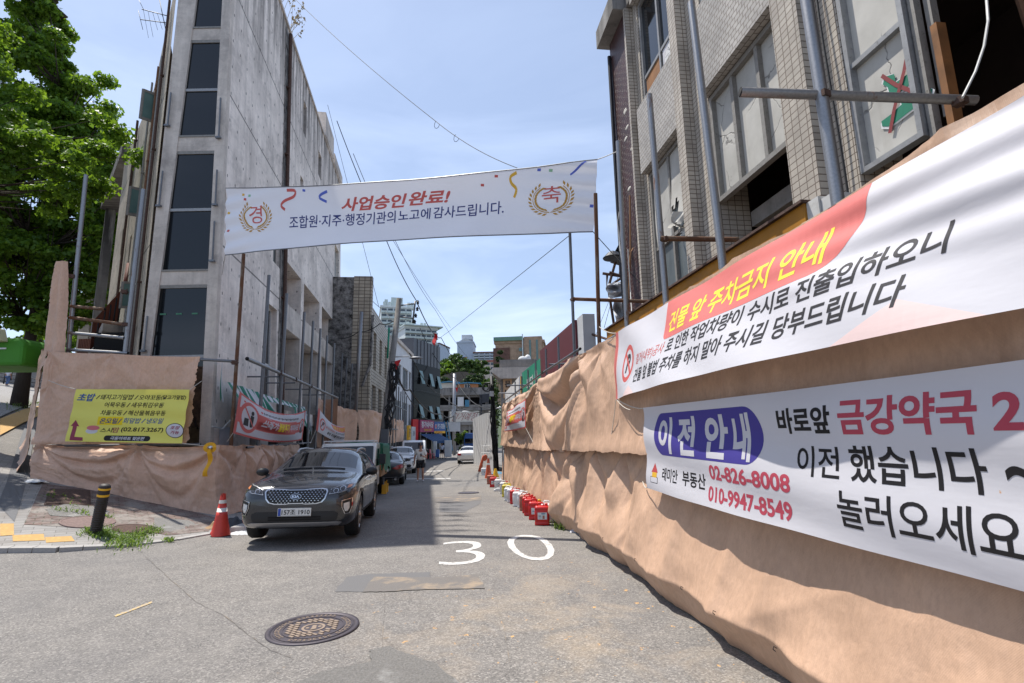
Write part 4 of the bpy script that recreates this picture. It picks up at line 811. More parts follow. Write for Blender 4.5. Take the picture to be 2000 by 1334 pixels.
    P.text('놀러오세요', (X(2.96), 1.185, X(2.06), 1.375), 2, .012, 0, 1)
    P.text('래미안', (X(5.36), 1.21, X(4.98), 1.335), 2, .015, 0, 1); P.text('부동산', (X(4.88), 1.21, X(4.46), 1.34), 2, .02, 0, 1)
    P.text('02-826-8008', (X(4.37), 1.31, X(3.35), 1.425), 3, .03, 0, 1); P.text('010-9947-8549', (X(4.41), 1.135, X(3.37), 1.255), 3, .03, 0, 1)
    P.poly([(X(5.64), 1.27), (X(5.56), 1.365), (X(5.48), 1.27)], 4, 1); P.rect(X(5.62), 1.22, X(5.50), 1.275, 5, 1); P.rect(X(5.66), 1.165, X(5.47), 1.225, 2, 1); P.rect(X(5.652), 1.17, X(5.478), 1.22, 0, 2)
    mb.build('banner_cloth', [Mt['c_ban_white'], Mt['c_blue_pill'], Mt['c_black'], Mt['c_crimson'], Mt['c_pinkred'], Mt['c_confetti_y']], t_, True)
    rope(S2(v0, 1.93), S1(u0+.02, 2.1), t=t_); rope(S2(v0, 1.1), xo(6.15, 1.12, .1), t=t_)
build_right_banners()

# ---- the congratulation banner over the street
def wreath(P, cx, cy, rx, ry, m, up=1):
    for sd in (-1, 1):
        for k in range(11):
            a = R(-82+k*13.0)
            for q, dr in ((1, 1.0), (-1, .86)):
                x = cx+sd*math.cos(a)*rx*dr; y = cy+math.sin(a)*ry*dr; L_ = .15*ry*2.1; d = a+R(90)-q*R(30); dx, dy = sd*math.cos(d)*L_*rx/ry, math.sin(d)*L_; nx, ny = -dy*.2*rx/ry, dx*.2*ry/rx
                P.poly([(x, y), (x+dx*.5+nx, y+dy*.5+ny), (x+dx, y+dy), (x+dx*.5-nx, y+dy*.5-ny)], m, up)
        P.line([(cx+sd*math.cos(R(-88+k*14))*rx*.93, cy+math.sin(R(-88+k*14))*ry*.93) for k in range(11)], .012, m, up)
def build_street_banner():
    TL, TR, BR, BL = A(442, 368, 12.1), A(1167, 311, 9.4), A(1159, 454, 9.4), A(440, 498, 12.1)
    W = (TR-TL).length; N = (TR-TL).cross(Vector((0, 0, 1))).normalized()
    if N.y > 0: N = -N
    def S(u, v, l=0.):
        a = u/W; p = interp(interp(BL, BR, a), interp(TL, TR, a), v); p = p+Vector((0, 0, 1))*(-.10*4*a*(1-a)*v+.13*4*a*(1-a)*(1-v))
        bul = .22*math.sin(math.pi*a)*math.sin(math.pi*(v*.8+.1)); cor = sum(.03*math.sin(9*(v+ (a if k else -a))*3)*math.exp(-((a-k)**2)*90) for k in (0, 1)); return p+N*(l-bul+cor+.012*math.sin(a*21+v*5))
    t = thing('banner', 'white congratulation banner hung across the street with red and navy Korean writing and gold wreaths', 'banner', interp(BL, BR, .5))
    mb = MB(); mb.grid(lambda a, b: S(a*W, b), 160, 30)
    P = Print(mb, S, .12, .0022, .1)
    Lx, Rx = 442., 1167.
    def U(px): return W*_inv((px-Lx)/(Rx-Lx))          # where along the cloth a photo column falls
    def _inv(q):
        lo, hi = 0., 1.
        for _ in range(40):
            m = (lo+hi)/2; p = interp(TL, TR, m)-Vector((0, 0, CZ)); x = 1000+F_PX*p.dot(_r)/p.dot(_f)
            if x < 442+q*(1167-442): lo = m
            else: hi = m
        return lo
    def V(px, py):
        q = (px-441)/(1165-441); yt = 368+(311-368)*q; yb = 498+(454-498)*q+(-10 if .2 < q < .8 else 0); return (yb-py)/(yb-yt)
    P.text('사업승인', (U(660), .58, U(786), .80), 1, .03, .55, 1); P.text('완료!', (U(793), .60, U(873), .82), 1, .03, .55, 1)
    P.text('조합원·지주·행정기관의', (U(560), .33, U(766), .54), 2, .008, .0, 1); P.text('노고에', (U(772), .35, U(836), .54), 2, .008, 0, 1); P.text('감사드립니다.', (U(842), .35, U(984), .55), 2, .008, 0, 1)
    P.text('경', (U(485), .45, U(508), .73), 1, .0, 0, 2); wreath(P, (U(466)+U(527))/2, .56, (U(527)-U(466))*.42, .22, 3)
    P.text('축', (U(1060), .45, U(1098), .70), 1, .0, 0, 2); wreath(P, (U(1032)+U(1126))/2, .52, (U(1126)-U(1032))*.42, .23, 3)
    def streamer(pts, w, m):
        Q = []
        for k in range(len(pts)-1):
            for q in range(6):
                p0, p1, p2, p3 = (pts[max(k-1, 0)], pts[k], pts[k+1], pts[min(k+2, len(pts)-1)]); s_ = q/6
                Q.append(tuple(.5*((2*p1[i])+(-p0[i]+p2[i])*s_+(2*p0[i]-5*p1[i]+4*p2[i]-p3[i])*s_**2+(-p0[i]+3*p1[i]-3*p2[i]+p3[i])*s_**3) for i in (0, 1)))
        P.line(Q+[pts[-1]], w*.62, m, 1)
    E = lambda *q: [(U(x), V(x, y)) for x, y in q]
    streamer(E((558, 366), (573, 366), (570, 378), (552, 388), (545, 398), (552, 406)), .075, 1); streamer(E((634, 364), (622, 370), (618, 377), (631, 384)), .07, 5); streamer(E((1008, 330), (996, 338), (998, 350), (1008, 362), (1004, 378)), .08, 4); streamer(E((1145, 314), (1130, 326), (1114, 338)), .05, 5)
    for x, y, m in ((473, 378, 4), (486, 380, 6), (478, 388, 1), (590, 364, 5), (940, 352, 1), (968, 336, 1), (1075, 328, 6), (446, 416, 4), (448, 452, 1), (1160, 402, 5), (1052, 326, 5)):
        u, v = U(x), V(x, y); P.poly([(u-.04, v-.015), (u+.035, v-.022), (u+.04, v+.015), (u-.035, v+.022)], m, 1)
    mb.build('banner_cloth', [Mt['c_white'], Mt['c_red'], Mt['c_navy'], Mt['c_gold'], Mt['c_confetti_y'], Mt['c_confetti_b'], Mt['c_confetti_g']], t, True)
    mb = MB(); mb.tube([S(W*k/30, 1.) for k in range(31)], .012, 6); mb.tube([S(W*k/30, 0.) for k in range(31)], .012, 6); mb.build('hem_rope', Mt['steel'], t)
    rope(S(0, 1), FW @ Vector((.05, .05, S(0, 1).z+.05)), .01, 'wire_white', 'tie_rope', t, 0); rope(S(0, 0), FW @ Vector((.05, .0, S(0, 0).z-.1)), .01, 'wire_white', 'tie_rope', t, 0)
    rope(S(W, 1), A(1236, 280, 9.3), .01, 'wire_white', 'tie_rope', t, .02); rope(S(W, 0), A(1270, 572, 8.6), .008, 'wire', 'tie_rope', t, .02)
build_street_banner()

# ---- left corner: scaffold, tarps, yellow menu banner, red and white banners
YT = 12.4
def build_left_hoarding():
    Ntf = Vector((0, -1, 0))
    TL, TR, ML, MR = A(91, 686, YT), A(397, 697, YT), A(70, 868, YT), A(388, 866, YT)
    W, H = (TR-TL).length, TL.z-ML.z
    def S_up(u, v): return interp(interp(ML, MR, u), interp(TL, TR, u), v)+Vector((0, -.06*math.exp(-((v-.03)/.05)**2), 0))
    rg = random.Random(4); rag = [rg.uniform(0, 1) for _ in range(60)]
    sheet('tarp', 'upper brown tarp stretched across the corner building behind the yellow menu banner', S_up, Ntf, W, H, 320, 100, Mt['tarp_shade'], [(.05, H, .9, .10, 6, 0), (W*.42, H*.99, .7, .05, 6, 1), (W-.1, H, .8, .05, 5, 1), (.15, H*.62, .6, .06, 7, 0)], [], .04, .008, 0, .03, 31,
          keep=lambda u, v: u < .985-.05*(1-v)+.022*nz(v*9, 1)+.01*nz(v*31, 2), group='brown tarps on the corner hoarding')
    # lower tarp wraps round the corner and on along the street behind the parked cars
    C = [A(68, 870, 12.45), A(200, 868, YT), A(430, 868, YT), FW @ Vector((1.2, -1.0, 0)), FW @ Vector((5.4, -1.0, 0)), FW @ Vector((5.8, -.9, 0))]
    B = [G(72, 938), G(230, 970), G(428, 1009), FW @ Vector((1.2, -1.05, 0)), FW @ Vector((5.4, -1.05, 0)), FW @ Vector((5.8, -.9, 0))]
    Ls = [0]
    for a, b in zip(C, C[1:]): Ls.append(Ls[-1]+math.hypot(b.x-a.x, b.y-a.y))
    Lt = Ls[-1]
    def on(P, u):
        d = u*Lt
        for k in range(len(Ls)-1):
            if d <= Ls[k+1]+1e-6: return interp(P[k], P[k+1], (d-Ls[k])/(Ls[k+1]-Ls[k]))
        return P[-1]
    def S_lo(u, v):
        b, c = on(B, u), on(C, u); b = Vector((b.x, b.y, sw(b.x, b.y)-.02)); zt = tab([(0, 1.66), (Ls[2], 1.56), (Lt, 1.42)], u*Lt); return interp(b, Vector((c.x, c.y, zt)), v)+Vector((0, -.12*math.sin(math.pi*v)*(u*Lt < Ls[2]), 0))
    nw = FW.to_3x3() @ Vector((0, -1, 0))
    def N(u):
        q = ss(Ls[2]-.25, Ls[2]+.25, u*Lt); return (Ntf*(1-q)+nw*q).normalized()
    sheet('tarp', 'lower brown tarp wrapped round the left street corner, hanging in folds down to the pavement', S_lo, N, Lt, 1.6, 300, 70, Mt['tarp_shade'], [(.15, 1.5, .8, .14, 6, 0), (W*.64, 1.55, 1.1, .16, 7, 1), (Ls[2]-.1, 1.5, 1.1, .16, 7, 2), (Ls[2]+1.2, 1.5, .7, .16, 6, 1), (Ls[2]+2.4, 1.5, .7, .18, 6, 0), (Ls[2]+3.6, 1.5, .8, .18, 6, 1), (Ls[2]+5.2, 1.4, .8, .15, 6, 2)], [(.3, W*.62, 1.5, .6, .10, 1.1), (W*.66, Ls[2]-.2, 1.5, .7, .09, 1.2)], .05, .011, .12, .05, 41, edge=.03, group='brown tarps on the corner hoarding')
    # strip that runs up the side street and the torn piece hanging from the tall pipe
    e = Vector((-.69, .724, 0)).normalized()*3.5
    TLs = TL+Vector((-.02, .0, 0)); MLs = ML+Vector((-.06, 0, -.0))
    def S_sd(u, v):
        a = interp(Vector((MLs.x-.1, MLs.y, sw(MLs.x, MLs.y)+.05)), TLs, v); b = a+e+Vector((0, 0, .55)); return interp(b, a, u)
    sheet('tarp', 'brown tarp side strip running up the side street from the yellow menu corner', S_sd, Vector((-.72, -.69, 0)), 3.5, 3.2, 40, 60, Mt['tarp_shade'], [(3.4, 3.1, .8, .08, 6, 0)], [], .05, .01, .1, .03, 51, group='brown tarps on the corner hoarding')
    P0, P1, P2, P3 = A(86, 700, 12.7), A(132, 690, 12.6), A(136, 512, 12.6), A(124, 514, 12.7)
    def S_t(u, v):
        a = interp(P0, P3, v); b = interp(P1, P2, v); return interp(a, b, u)+Vector((.12*math.sin(v*5)*(1-u)*v-.1*math.sin(math.pi*v)*(1-u), -.12*math.sin(u*3.1), 0))
    rg = random.Random(9); r1 = [rg.uniform(0, 1) for _ in range(60)]
    sheet('tarp', 'torn strip of brown tarp hanging twisted from the tall pipe by the ginkgo', S_t, Vector((-.2, -1, 0)).normalized(), .7, 2.3, 24, 70, Mt['tarp_shade'], [], [], .05, .01, 0, 0, 61, keep=lambda u, v: u > .25*r1[int(v*59)]*v, pleat=[(None, 2.2, .05)], group='brown tarps on the corner hoarding')
    # scaffold
    t = thing('scaffold', 'scaffold of grey and rusty pipes round the left street corner, before the concrete building', 'scaffold', Vector((-7, 12.8, 0)))
    def pp(name, a, b, Ya, Yb, r, m, down=False):
        p, q = A(*a, Ya), A(*b, Yb)
        if down: p = Vector((p.x, p.y, sw(p.x, p.y)-.02))
        pipe(name, [p, q], r, m, t)
    pp('pole', (140, 690), (168, 342), 12.75, 12.75, .052, 'galv', True); pp('pole', (243, 700), (280, 370), 12.75, 12.75, .055, 'galv', True); pp('pole', (452, 870), (476, 496), 12.95, 12.95, .045, 'rusty', True)
    for a, b in (((138, 598), (205, 604)), ((136, 620), (246, 634)), ((134, 650), (243, 660)), ((132, 683), (250, 690))): pp('rail', a, b, 12.72, 12.72, .042, 'rusty' if b[1] < 640 else 'galv')
    pp('rail', (392, 702), (462, 706), 12.3, 12.5, .035, 'steel'); pp('rail', (70, 871), (392, 868), 12.5, 12.5, .03, 'steel')
    M = FW @ Matrix.Translation((0, -.95, 0)); a, b = onp(405, 702, M), onp(622, 775, M); zr = 3.68
    pipe('rail', [M @ Vector((-.5, 0, zr)), M @ Vector((14, 0, zr))], .05, 'galv', t); pipe('rail', [M @ Vector((.1, .05, 1.46)), M @ Vector((8, .05, 1.46))], .03, 'steel', t)
    for k, px in enumerate((529, 563, 597, 614, 628, 641, 655)):
        x, z = onp(px, 526+(px-528)*1.11, M); top = 6.35
        pipe('pole', [M @ Vector((x, .04, -.6)), M @ Vector((x, .04, top))], .048, 'steel', t)
    for x in (2.6, 4.6, 7.2, 10.2): pipe('ledger', [M @ Vector((x, .0, zr-.12)), M @ Vector((x, .95, zr-.12))], .026, 'steel', t)
    for p in (A(245, 634, 12.72), A(243, 570, 12.72), A(141, 540, 12.7), A(458, 708, 12.4), M @ Vector((2.6, 0, zr)), M @ Vector((4.6, 0, zr)), M @ Vector((7.2, 0, zr))): clamp(p, .04, t)
    # the yellow menu banner
    Yb = 12.12; q = [A(127, 862, Yb), A(355, 866, Yb), A(371, 761, Yb), A(148, 760, Yb)]
    def S(u, v, l=0.): return interp(interp(q[0], q[1], u), interp(q[3], q[2], u), v)+Vector((0, -l-.02*math.sin(v*17+u*4)*(.3+.7*abs(u-.3))-.012*math.sin(u*9-v*3), 0))
    t = thing('banner', 'yellow sushi menu banner with blue and black Korean writing tied to the brown corner tarp', 'banner', interp(q[0], q[1], .5)); mb = MB(); mb.grid(lambda a, b: S(a, b), 80, 40); P = Print(mb, S, .05, .0015, .05)
    # boxes read off the photo crop: u = x fraction along the row, v = height fraction
    def b(x0, y0, x1, y1):
        f = lambda x, y: ((x-(337-(y-133)*157/655))/(1466), 1-(y-133)/680); a, c = f(x0, y1), f(x1, y0); ym = (y0+y1)/2; ua, uc = f(x0, ym)[0], f(x1, ym)[0]; return (ua, a[1], uc, c[1])
    sl = -.115
    def T(s_, x0, y0, x1, y1, m, bo=.012): P.text(s_, b(x0, y0, x1, y1), m, bo, .1, 2)
    T('초밥', 362, 190, 575, 292, 1, .03); T('/', 600, 210, 640, 262, 2); T('돼지고기덮밥', 652, 200, 1076, 270, 2); T('/', 1092, 210, 1132, 264, 2); T('오야꼬동', 1146, 205, 1415, 270, 2); T('(닭고기덮밥)', 1418, 205, 1742, 270, 2, .02)
    T('어묵우동', 702, 302, 975, 368, 2); T('/', 990, 310, 1030, 364, 2); T('새우튀김우동', 1046, 302, 1452, 368, 2); T('차돌우동', 645, 405, 918, 470, 2); T('/', 934, 412, 974, 468, 2); T('해산물볶음우동', 992, 405, 1466, 470, 2)
    x0, y0, x1, y1 = b(605, 488, 918, 594); P.rect(x0, y0, x1, y1, 3, 0); T('온모밀', 636, 508, 856, 578, 4, .02); T('/', 864, 512, 902, 574, 4); T('회덮밥', 928, 502, 1140, 572, 1); T('/', 1156, 510, 1196, 566, 1); T('냉모밀', 1216, 502, 1422, 572, 1)
    T('스시', 630, 632, 776, 692, 2, .015); T('맘', 782, 625, 862, 692, 5, .015); T('(02.817.3267)', 886, 622, 1424, 690, 2, .02)
    x0, y0, x1, y1 = b(668, 728, 1244, 796); P.rrect(x0, y0, x1, y1, (y1-y0)/2, 2, 0, 8, .46); T('극동아파트 맞은편', 748, 740, 1168, 786, 6, .03)
    f = lambda x, y: ((x-(337-(y-133)*157/655))/1466, 1-(y-133)/680)
    P.poly([f(*p) for p in ((322, 536), (358, 620), (328, 614), (300, 752), (408, 758), (404, 802), (236, 798), (276, 614), (246, 616))], 5, 1)
    c = f(1572, 655); P.ell(c[0], c[1], .078, .138, 2, 0, 28, .1); P.ell(c[0], c[1], .072, .125, 6, 1, 28, .1); T('포장', 1522, 596, 1640, 642, 5, .03); T('가능', 1516, 654, 1628, 700, 5, .03)
    c = f(528, 655); P.ell(c[0]-.004, c[1]-.03, .052, .05, 6, 1); P.ell(c[0]+.004, c[1]+.03, .056, .045, 7, 2)
    mb.build('banner_cloth', [Mt['c_yel_ban'], Mt['c_blue_txt'], Mt['c_black'], Mt['c_yel2'], Mt['c_navy'], Mt['c_maroon_txt'], Mt['c_ban_white'], Mt['c_salmon_fish']], t, True)
    rope(S(0, 1), A(95, 743, 12.3), .008, 'rope', 'tie_rope', t, .02); rope(S(1, 1), A(394, 744, 12.35), .008, 'rope', 'tie_rope', t, .0); rope(S(1, 0), A(412, 872, 12.3), .008, 'rope', 'tie_rope', t, 0)
    # red and white litter banner and the smaller notice further along
    def litter(P, flip=False):
        """red frame, no-dumping badges, a red ribbon of white and yellow words"""
        P.rect(0, 0, 1, 1, 1, 0); P.rect(.022, .05, .978, .95, 0, 1); P.rect(.0, .30, 1, .66, 1, 2); P.rect(.2 if not flip else .03, .26, .8 if not flip else .80, .70, 1, 2)
        P.text('쓰레기', (.26, .36, .45, .62), 0, .04, .1, 3); P.text('불법투기', (.47, .34, .66, .64), 2, .04, .1, 3); P.text('하지마세요', (.68, .37, .86, .6), 0, .03, .1, 3)
        for k in range(26): P.rect(.27+k*.022, .755+.01*(k % 3), .283+k*.022, .83-.008*(k % 2), 3, 2)
        P.ell(.245, .79, .015, .035, 1, 2)
        for cx, s_ in ((.12, 1.), (.93, .62)):
            P.ell(cx, .5, .098*s_, .40*s_, 1, 3, 24); P.ell(cx, .5, .074*s_, .31*s_, 0, 4, 24); P.ell(cx+.022*s_, .64, .014*s_, .06*s_, 3, 5, 12); P.poly([(cx+.008*s_, .58), (cx+.04*s_, .57), (cx+.045*s_, .36), (cx+.035*s_, .26), (cx+.015*s_, .27), (cx+.01*s_, .4)], 3, 5); P.poly([(cx-.045*s_, .46), (cx-.005*s_, .47), (cx-.0*s_, .27), (cx-.05*s_, .27)], 3, 5); P.line([(cx-.055*s_, .72), (cx+.055*s_, .28)], .014*s_, 1, 6)
    def hang(px, M, yo, sag, name, lab, art, mats, ropes):
        q = [M @ Vector((onp(*p, M, yo)[0], yo, onp(*p, M, yo)[1])) for p in px]; n_ = (q[1]-q[0]).cross(q[3]-q[0]).normalized(); n_ = n_ if n_.dot(Vector((0, 0, CZ))-q[0]) > 0 else -n_
        def S(u, v, l=0.): return interp(interp(q[0], q[1], u), interp(q[3], q[2], u), v)+Vector((0, 0, -sag*4*u*(1-u)*(.45+.55*v)))+n_*(l+.1*math.sin(math.pi*u)*math.sin(math.pi*v)+.025*math.sin(u*8+v*9)*math.sin(math.pi*u))
        t = thing(name, lab, 'banner', interp(q[0], q[1], .5)); mb = MB(); mb.grid(lambda a, b: S(a, b), 50, 20); art(Print(mb, S, .04, .0015, .1)); mb.build('banner_cloth', mats, t, True)
        for (u, v), p in ropes: rope(S(u, v), p, .008, 'rope', 'tie_rope', t, 0)
    lm = [Mt['c_ban_white'], Mt['c_red'], Mt['c_yel2'], Mt['c_black']]
    hang([(455, 846), (590, 859), (597, 801), (468, 764)], FW, -1.0, .32, 'banner', 'red framed no-littering banner sagging before the torn striped awning', litter, lm, [((0, 0), A(444, 862, 12.6)), ((1, 1), A(604, 774, 17.6)), ((1, 0), A(592, 868, 17)), ((0, 1), A(463, 758, 13.4))])
    def notice(P):
        P.rect(0, 0, 1, 1, 0, 0); P.rect(0, 0, .04, 1, 1, 1); P.rect(.97, 0, 1, 1, 1, 1); P.rrect(.34, .60, .82, .96, .1, 4, 1, 6, .4); P.text('건물 앞 주차금지', (.38, .66, .78, .9), 2, .02, .1, 2)
        P.text('철거(내부)공사', (.19, .40, .42, .54), 1, .02, .1, 1); P.text('로 인한 작업차량이 수시로', (.44, .40, .93, .54), 3, .02, .1, 1); P.text('불법 주차를 하지 말아 주시길', (.25, .16, .86, .32), 3, .03, .1, 1); park_badge(P, .115, .45, .3, 1, 0, 3, .2)
    hang([(617, 840), (679, 862), (682, 828), (622, 796)], FW, -1.06, .42, 'banner', 'small white parking notice sagging on the tarp beyond the litter banner', notice, [Mt['c_ban_white'], Mt['c_red'], Mt['c_yel2'], Mt['c_black'], Mt['c_salmon']], [((0, 0), A(606, 866, 18.5)), ((1, 1), A(690, 822, 22))])
    hang([(985, 843), (1027, 836), (1027, 778), (990, 803)], FT, -.28, .03, 'banner', 'red and white no-littering banner on the far end of the right hoarding', lambda P: litter(P, True), lm, [((1, 0), xo(13.2, 1.3, .1)), ((1, 1), xo(13.9, 2.8, .1))])
    # far left-hand tarps beyond the corner building, hung from the scaffold rail
    def far(pts, lab, sd):
        P_ = [(A(px, yt, Y), A(px, yb, Y)) for px, yt, yb, Y in pts]; W_ = sum((q[0]-p[0]).length for p, q in zip(P_, P_[1:])); n_ = len(P_)-1
        def S(u, v): k = min(int(u*n_), n_-1); f = u*n_-k; return interp(interp(P_[k][1], P_[k+1][1], f), interp(P_[k][0], P_[k+1][0], f), v)
        sheet('tarp', lab, S, nw, W_, 2.6, int(W_*14), 30, Mt['tarp_shade'], [(W_*q, 2.6, .9, .14, 6, q*9) for q in (.08, .3, .55, .8, .97)], [], .07, .012, 0, .10, sd, pleat=[(None, .8, .08)], edge=.05, group='brown tarps over the parked cars')
    far([(617, 776, 872, 25.5), (640, 788, 880, 27.5), (668, 795, 880, 29), (697, 800, 880, 29.6)], 'brown tarp over the parked truck, behind the small parking notice', 71)
    far([(698, 800, 875, 29.7), (722, 800, 872, 30.2), (748, 806, 866, 32)], 'darker brown tarp just left of the leaning utility pole', 72); far([(755, 812, 866, 34), (771, 816, 864, 38), (786, 821, 862, 42)], 'small brown tarp with a frayed edge just right of the leaning utility pole', 73)
    mb = MB(); S = lambda u, v: FW @ Vector((13.4+.6*math.sin(u*2), -1.05+u*1.2, .9+2.7*v)); mb.grid(S, 8, 12); tag(mb.build('tarp', Mt['tarp_shade'], smooth=True), 'end of the brown tarp folded in towards the dark doorway beside the parking notice', 'tarp', 'brown tarps over the parked cars')
    # warning lamp with yellow ribbon at the corner
    c = A(412, 874, 12.0); t = thing('warning_lamp', 'clear warning lamp tied with yellow ribbon to the corner of the brown tarp', 'warning lamp', c); mb = MB(); mb.ball(c, (.06, .06, .05)); mb.build('lens', Mt['chrome'], t, True)
    mb = MB(); mb.grid(lambda u, v: (c.x-.03+.10*(u-.5)+.04*math.sin(v*5), c.y-.02-.03*math.sin(v*9+u), c.z-.02-.62*v), 3, 16); mb.grid(lambda u, v: (c.x+.14*math.cos(u*6.28)*(.4+.6*v), c.y-.04+.03*math.sin(u*9), c.z+.12*math.sin(u*6.28)*(.4+.6*v)), 14, 3); mb.build('ribbon', Mt['tape_yellow'], t, True)
build_left_hoarding()
# ------------------------------------------------------------------ right: tiled building, brick pier, sign boards
FF = FT @ Matrix.Translation((0, 1.1, 0))                      # its facade plane, x = -s
def build_tiled_building():
    t = thing('tiled_building', 'gutted beige tiled building with boarded windows rising behind the right hoarding', 'building', FF)
    PI_ = ((-8.58, -8.5, -8.3), (-6.83, -6.6, -6.2), (-4.62, -4.25, -3.98), (-1.9, -1.6, -1.3), (.6, .8, 1.0))
    for a, m_, b in PI_:
        pm = MB(FF); pm.box(a, b, .06, .5, -.5, 9.6); pm.box(a+.003, m_, -.10, .058, -.5, 9.59); pm.build('tiled_pier', Mt['tile_beige'], t)
    for p0, p1 in zip(PI_, PI_[1:]):
        for z0, z1 in ((6.08, 7.3), (9.45, 9.6), (2.2, 2.95)): sp = MB(FF); sp.box(p0[2], p1[0], -.07, .5, z0, z1); sp.build('spandrel', Mt['tile_run'], t)
    mb = MB(FF); mb.box(-8.6, 1.05, -.06, .6, 9.6, 9.95); mb.build('roof_edge', Mt['concrete_grey'], t)
    mb = MB(FF); mb.box(-8.5, 1.0, 2.6, 2.75, -.5, 9.6); mb.box(-8.5, 1, .5, 2.6, 6.1, 6.3); mb.box(-8.5, 1, .5, 2.6, 2.6, 2.75); mb.box(-8.5, -8.3, .5, 2.6, -.5, 9.6); mb.box(.8, 1., .5, 2.6, -.5, 9.6); mb.box(-8.5, 1., .5, 2.6, 9.4, 9.58); mb.build('dark_interior', Mt['void_brown'], t)
    mb = MB(FF); mb.box(-6.19, -4.63, .5, .7, 4.26, 4.46); mb.build('lintel_beam', Mt['concrete_grey'], t)
    y = .14
    f = window(t, FF, -8.29, -6.84, 7.31, 9.44, y, Mt['alu'], Mt['dark_glass'], 2, 1, .055, .06, rails=[7.9])
    for a, b, m, nm in ((-8.2, -7.6, 'plywood', 'plywood_board'), (-7.5, -6.92, 'paper', 'scribbled_poster')):
        q = MB(FF); q.face([(a, y-.03, 7.37), (b, y-.03, 7.37), (b, y-.03, 7.86), (a, y-.03, 7.86)], 0)
        if m == 'paper':
            P = Print(q, lambda u, v, l: (u, y-.03-l, v), None, .003); P.ell((a+b)/2, 7.6, .25, .22, 1, 0); P.ell((a+b)/2, 7.6, .235, .205, 2, 1); rg = random.Random(3)
            for k in range(16): a0 = rg.uniform(0, 6.28); P.line([((a+b)/2+.05*math.cos(a0), 7.6+.04*math.sin(a0)), ((a+b)/2+.2*math.cos(a0+.5), 7.6+.18*math.sin(a0+.5))], .006, 1, 2)
        q.build(nm, [Mt[m], Mt['dark_board'], Mt['white_panel']], t)
    for a, b in ((-6.19, -4.63), (-3.97, -1.91)): window(t, FF, a, b, 7.31, 9.44, y, Mt['alu'], Mt['glass_dusty'], 3, 1, .055, .06)
    q = MB(FF); q.face([(-6.1, y-.07, 7.4), (-5.6, y-.07, 7.4), (-5.6, y-.07, 8.6), (-6.1, y-.07, 8.6)]); P = Print(q, lambda u, v, l: (u, y-.07-l, v), None, .003); P.ell(-5.85, 7.75, .17, .26, 1); P.ell(-5.85, 7.75, .13, .2, 2, 1); q.build('poster', [Mt['white_panel'], Mt['lilac'], Mt['grey_panel']], t)
    window(t, FF, -8.29, -6.84, 2.97, 6.06, y, Mt['alu_dirty'], Mt['glass_dusty'], 2, 1, .055, .07, rails=[4.68])
    for k, (a, b) in enumerate(((-8.22, -7.6), (-7.53, -6.9))):
        q = MB(FF); q.grid(lambda u, v: (a+(b-a)*u, y-.035-.03*math.sin(u*5+v*3)*(1-v)**2-.10*(1-v)**3*k, 4.72+(6.0-4.72)*v), 12, 16, keep=(lambda u, v: v > .2+.13*math.sin(u*7)+.07*math.sin(u*23)) if k else None); q.build('torn_board', Mt['board'], t, True)
    q = MB(FF); q.grid(lambda u, v: (-7.4+.42*u+.06*math.sin(v*7), y-.16-.08*math.sin(v*5+u*6)+.03*math.sin(u*19), 4.55+.4*v-.15*u), 16, 12, keep=lambda u, v: v > .35+.3*math.sin(u*9)); q.build('torn_sheet', Mt['board'], t, True)
    window(t, FF, -6.19, -4.63, 4.57, 6.06, y, Mt['alu_dirty'], Mt['board'], 3, 1, .06, .08)
    window(t, FF, -3.97, -3.38, 3.8, 6.06, y, Mt['alu'], Mt['board'], 1, 1, .045, .08, rails=[4.79])
    q = MB(FF); P = Print(q, lambda u, v, l: (u, y-.018-l, v), None, .003); sl = lambda x, z: (x, z)
    K = lambda pts: [onp(x/5+1600, z/5, FF, y-.02) for x, z in pts]
    for E in (((625, 825), (645, 750), (735, 722), (752, 805), (950, 665), (985, 675), (982, 735), (860, 850), (775, 915), (690, 910), (672, 850)), ((835, 915), (880, 895), (905, 925), (960, 925), (1080, 855), (1110, 870), (1100, 920), (1000, 1000), (700, 1235), (620, 1235), (612, 1185), (700, 1120), (810, 1020), (795, 985), (830, 960)), ((690, 905), (775, 905), (850, 935), (840, 990), (800, 960))):
        E = K(E); c = (sum(p[0] for p in E)/len(E), sum(p[1] for p in E)/len(E)); P.poly([(px+(.014 if px > c[0] else -.014), pz+(.014 if pz > c[1] else -.014)) for px, pz in E], 0, 0); P.poly(E, 1, 1)
    P.line(K(((895, 400), (840, 690), (790, 880), (740, 1080), (700, 1300))), .034, 2, 3); P.line(K(((620, 740), (760, 830), (960, 910), (1050, 1000))), .03, 2, 3); q.build('letter_panel', [Mt['white_panel'], Mt['green_paint'], Mt['red_spray']], t)
    for a, b, z0, z1, yy in ((-3.37, -3.32, 2.95, 6.06, .1), (-3.30, -3.25, 3.9, 6.06, .16)): q = MB(FF); q.box(a, b, yy, yy+.06, z0, z1); q.build('broken_frame', Mt['alu_dirty'], t)
    q = MB(FF); q.box(-3.25, -3.2, .12, .2, 3.3, 4.6); q.build('splintered_post', Mt['plywood'], t)
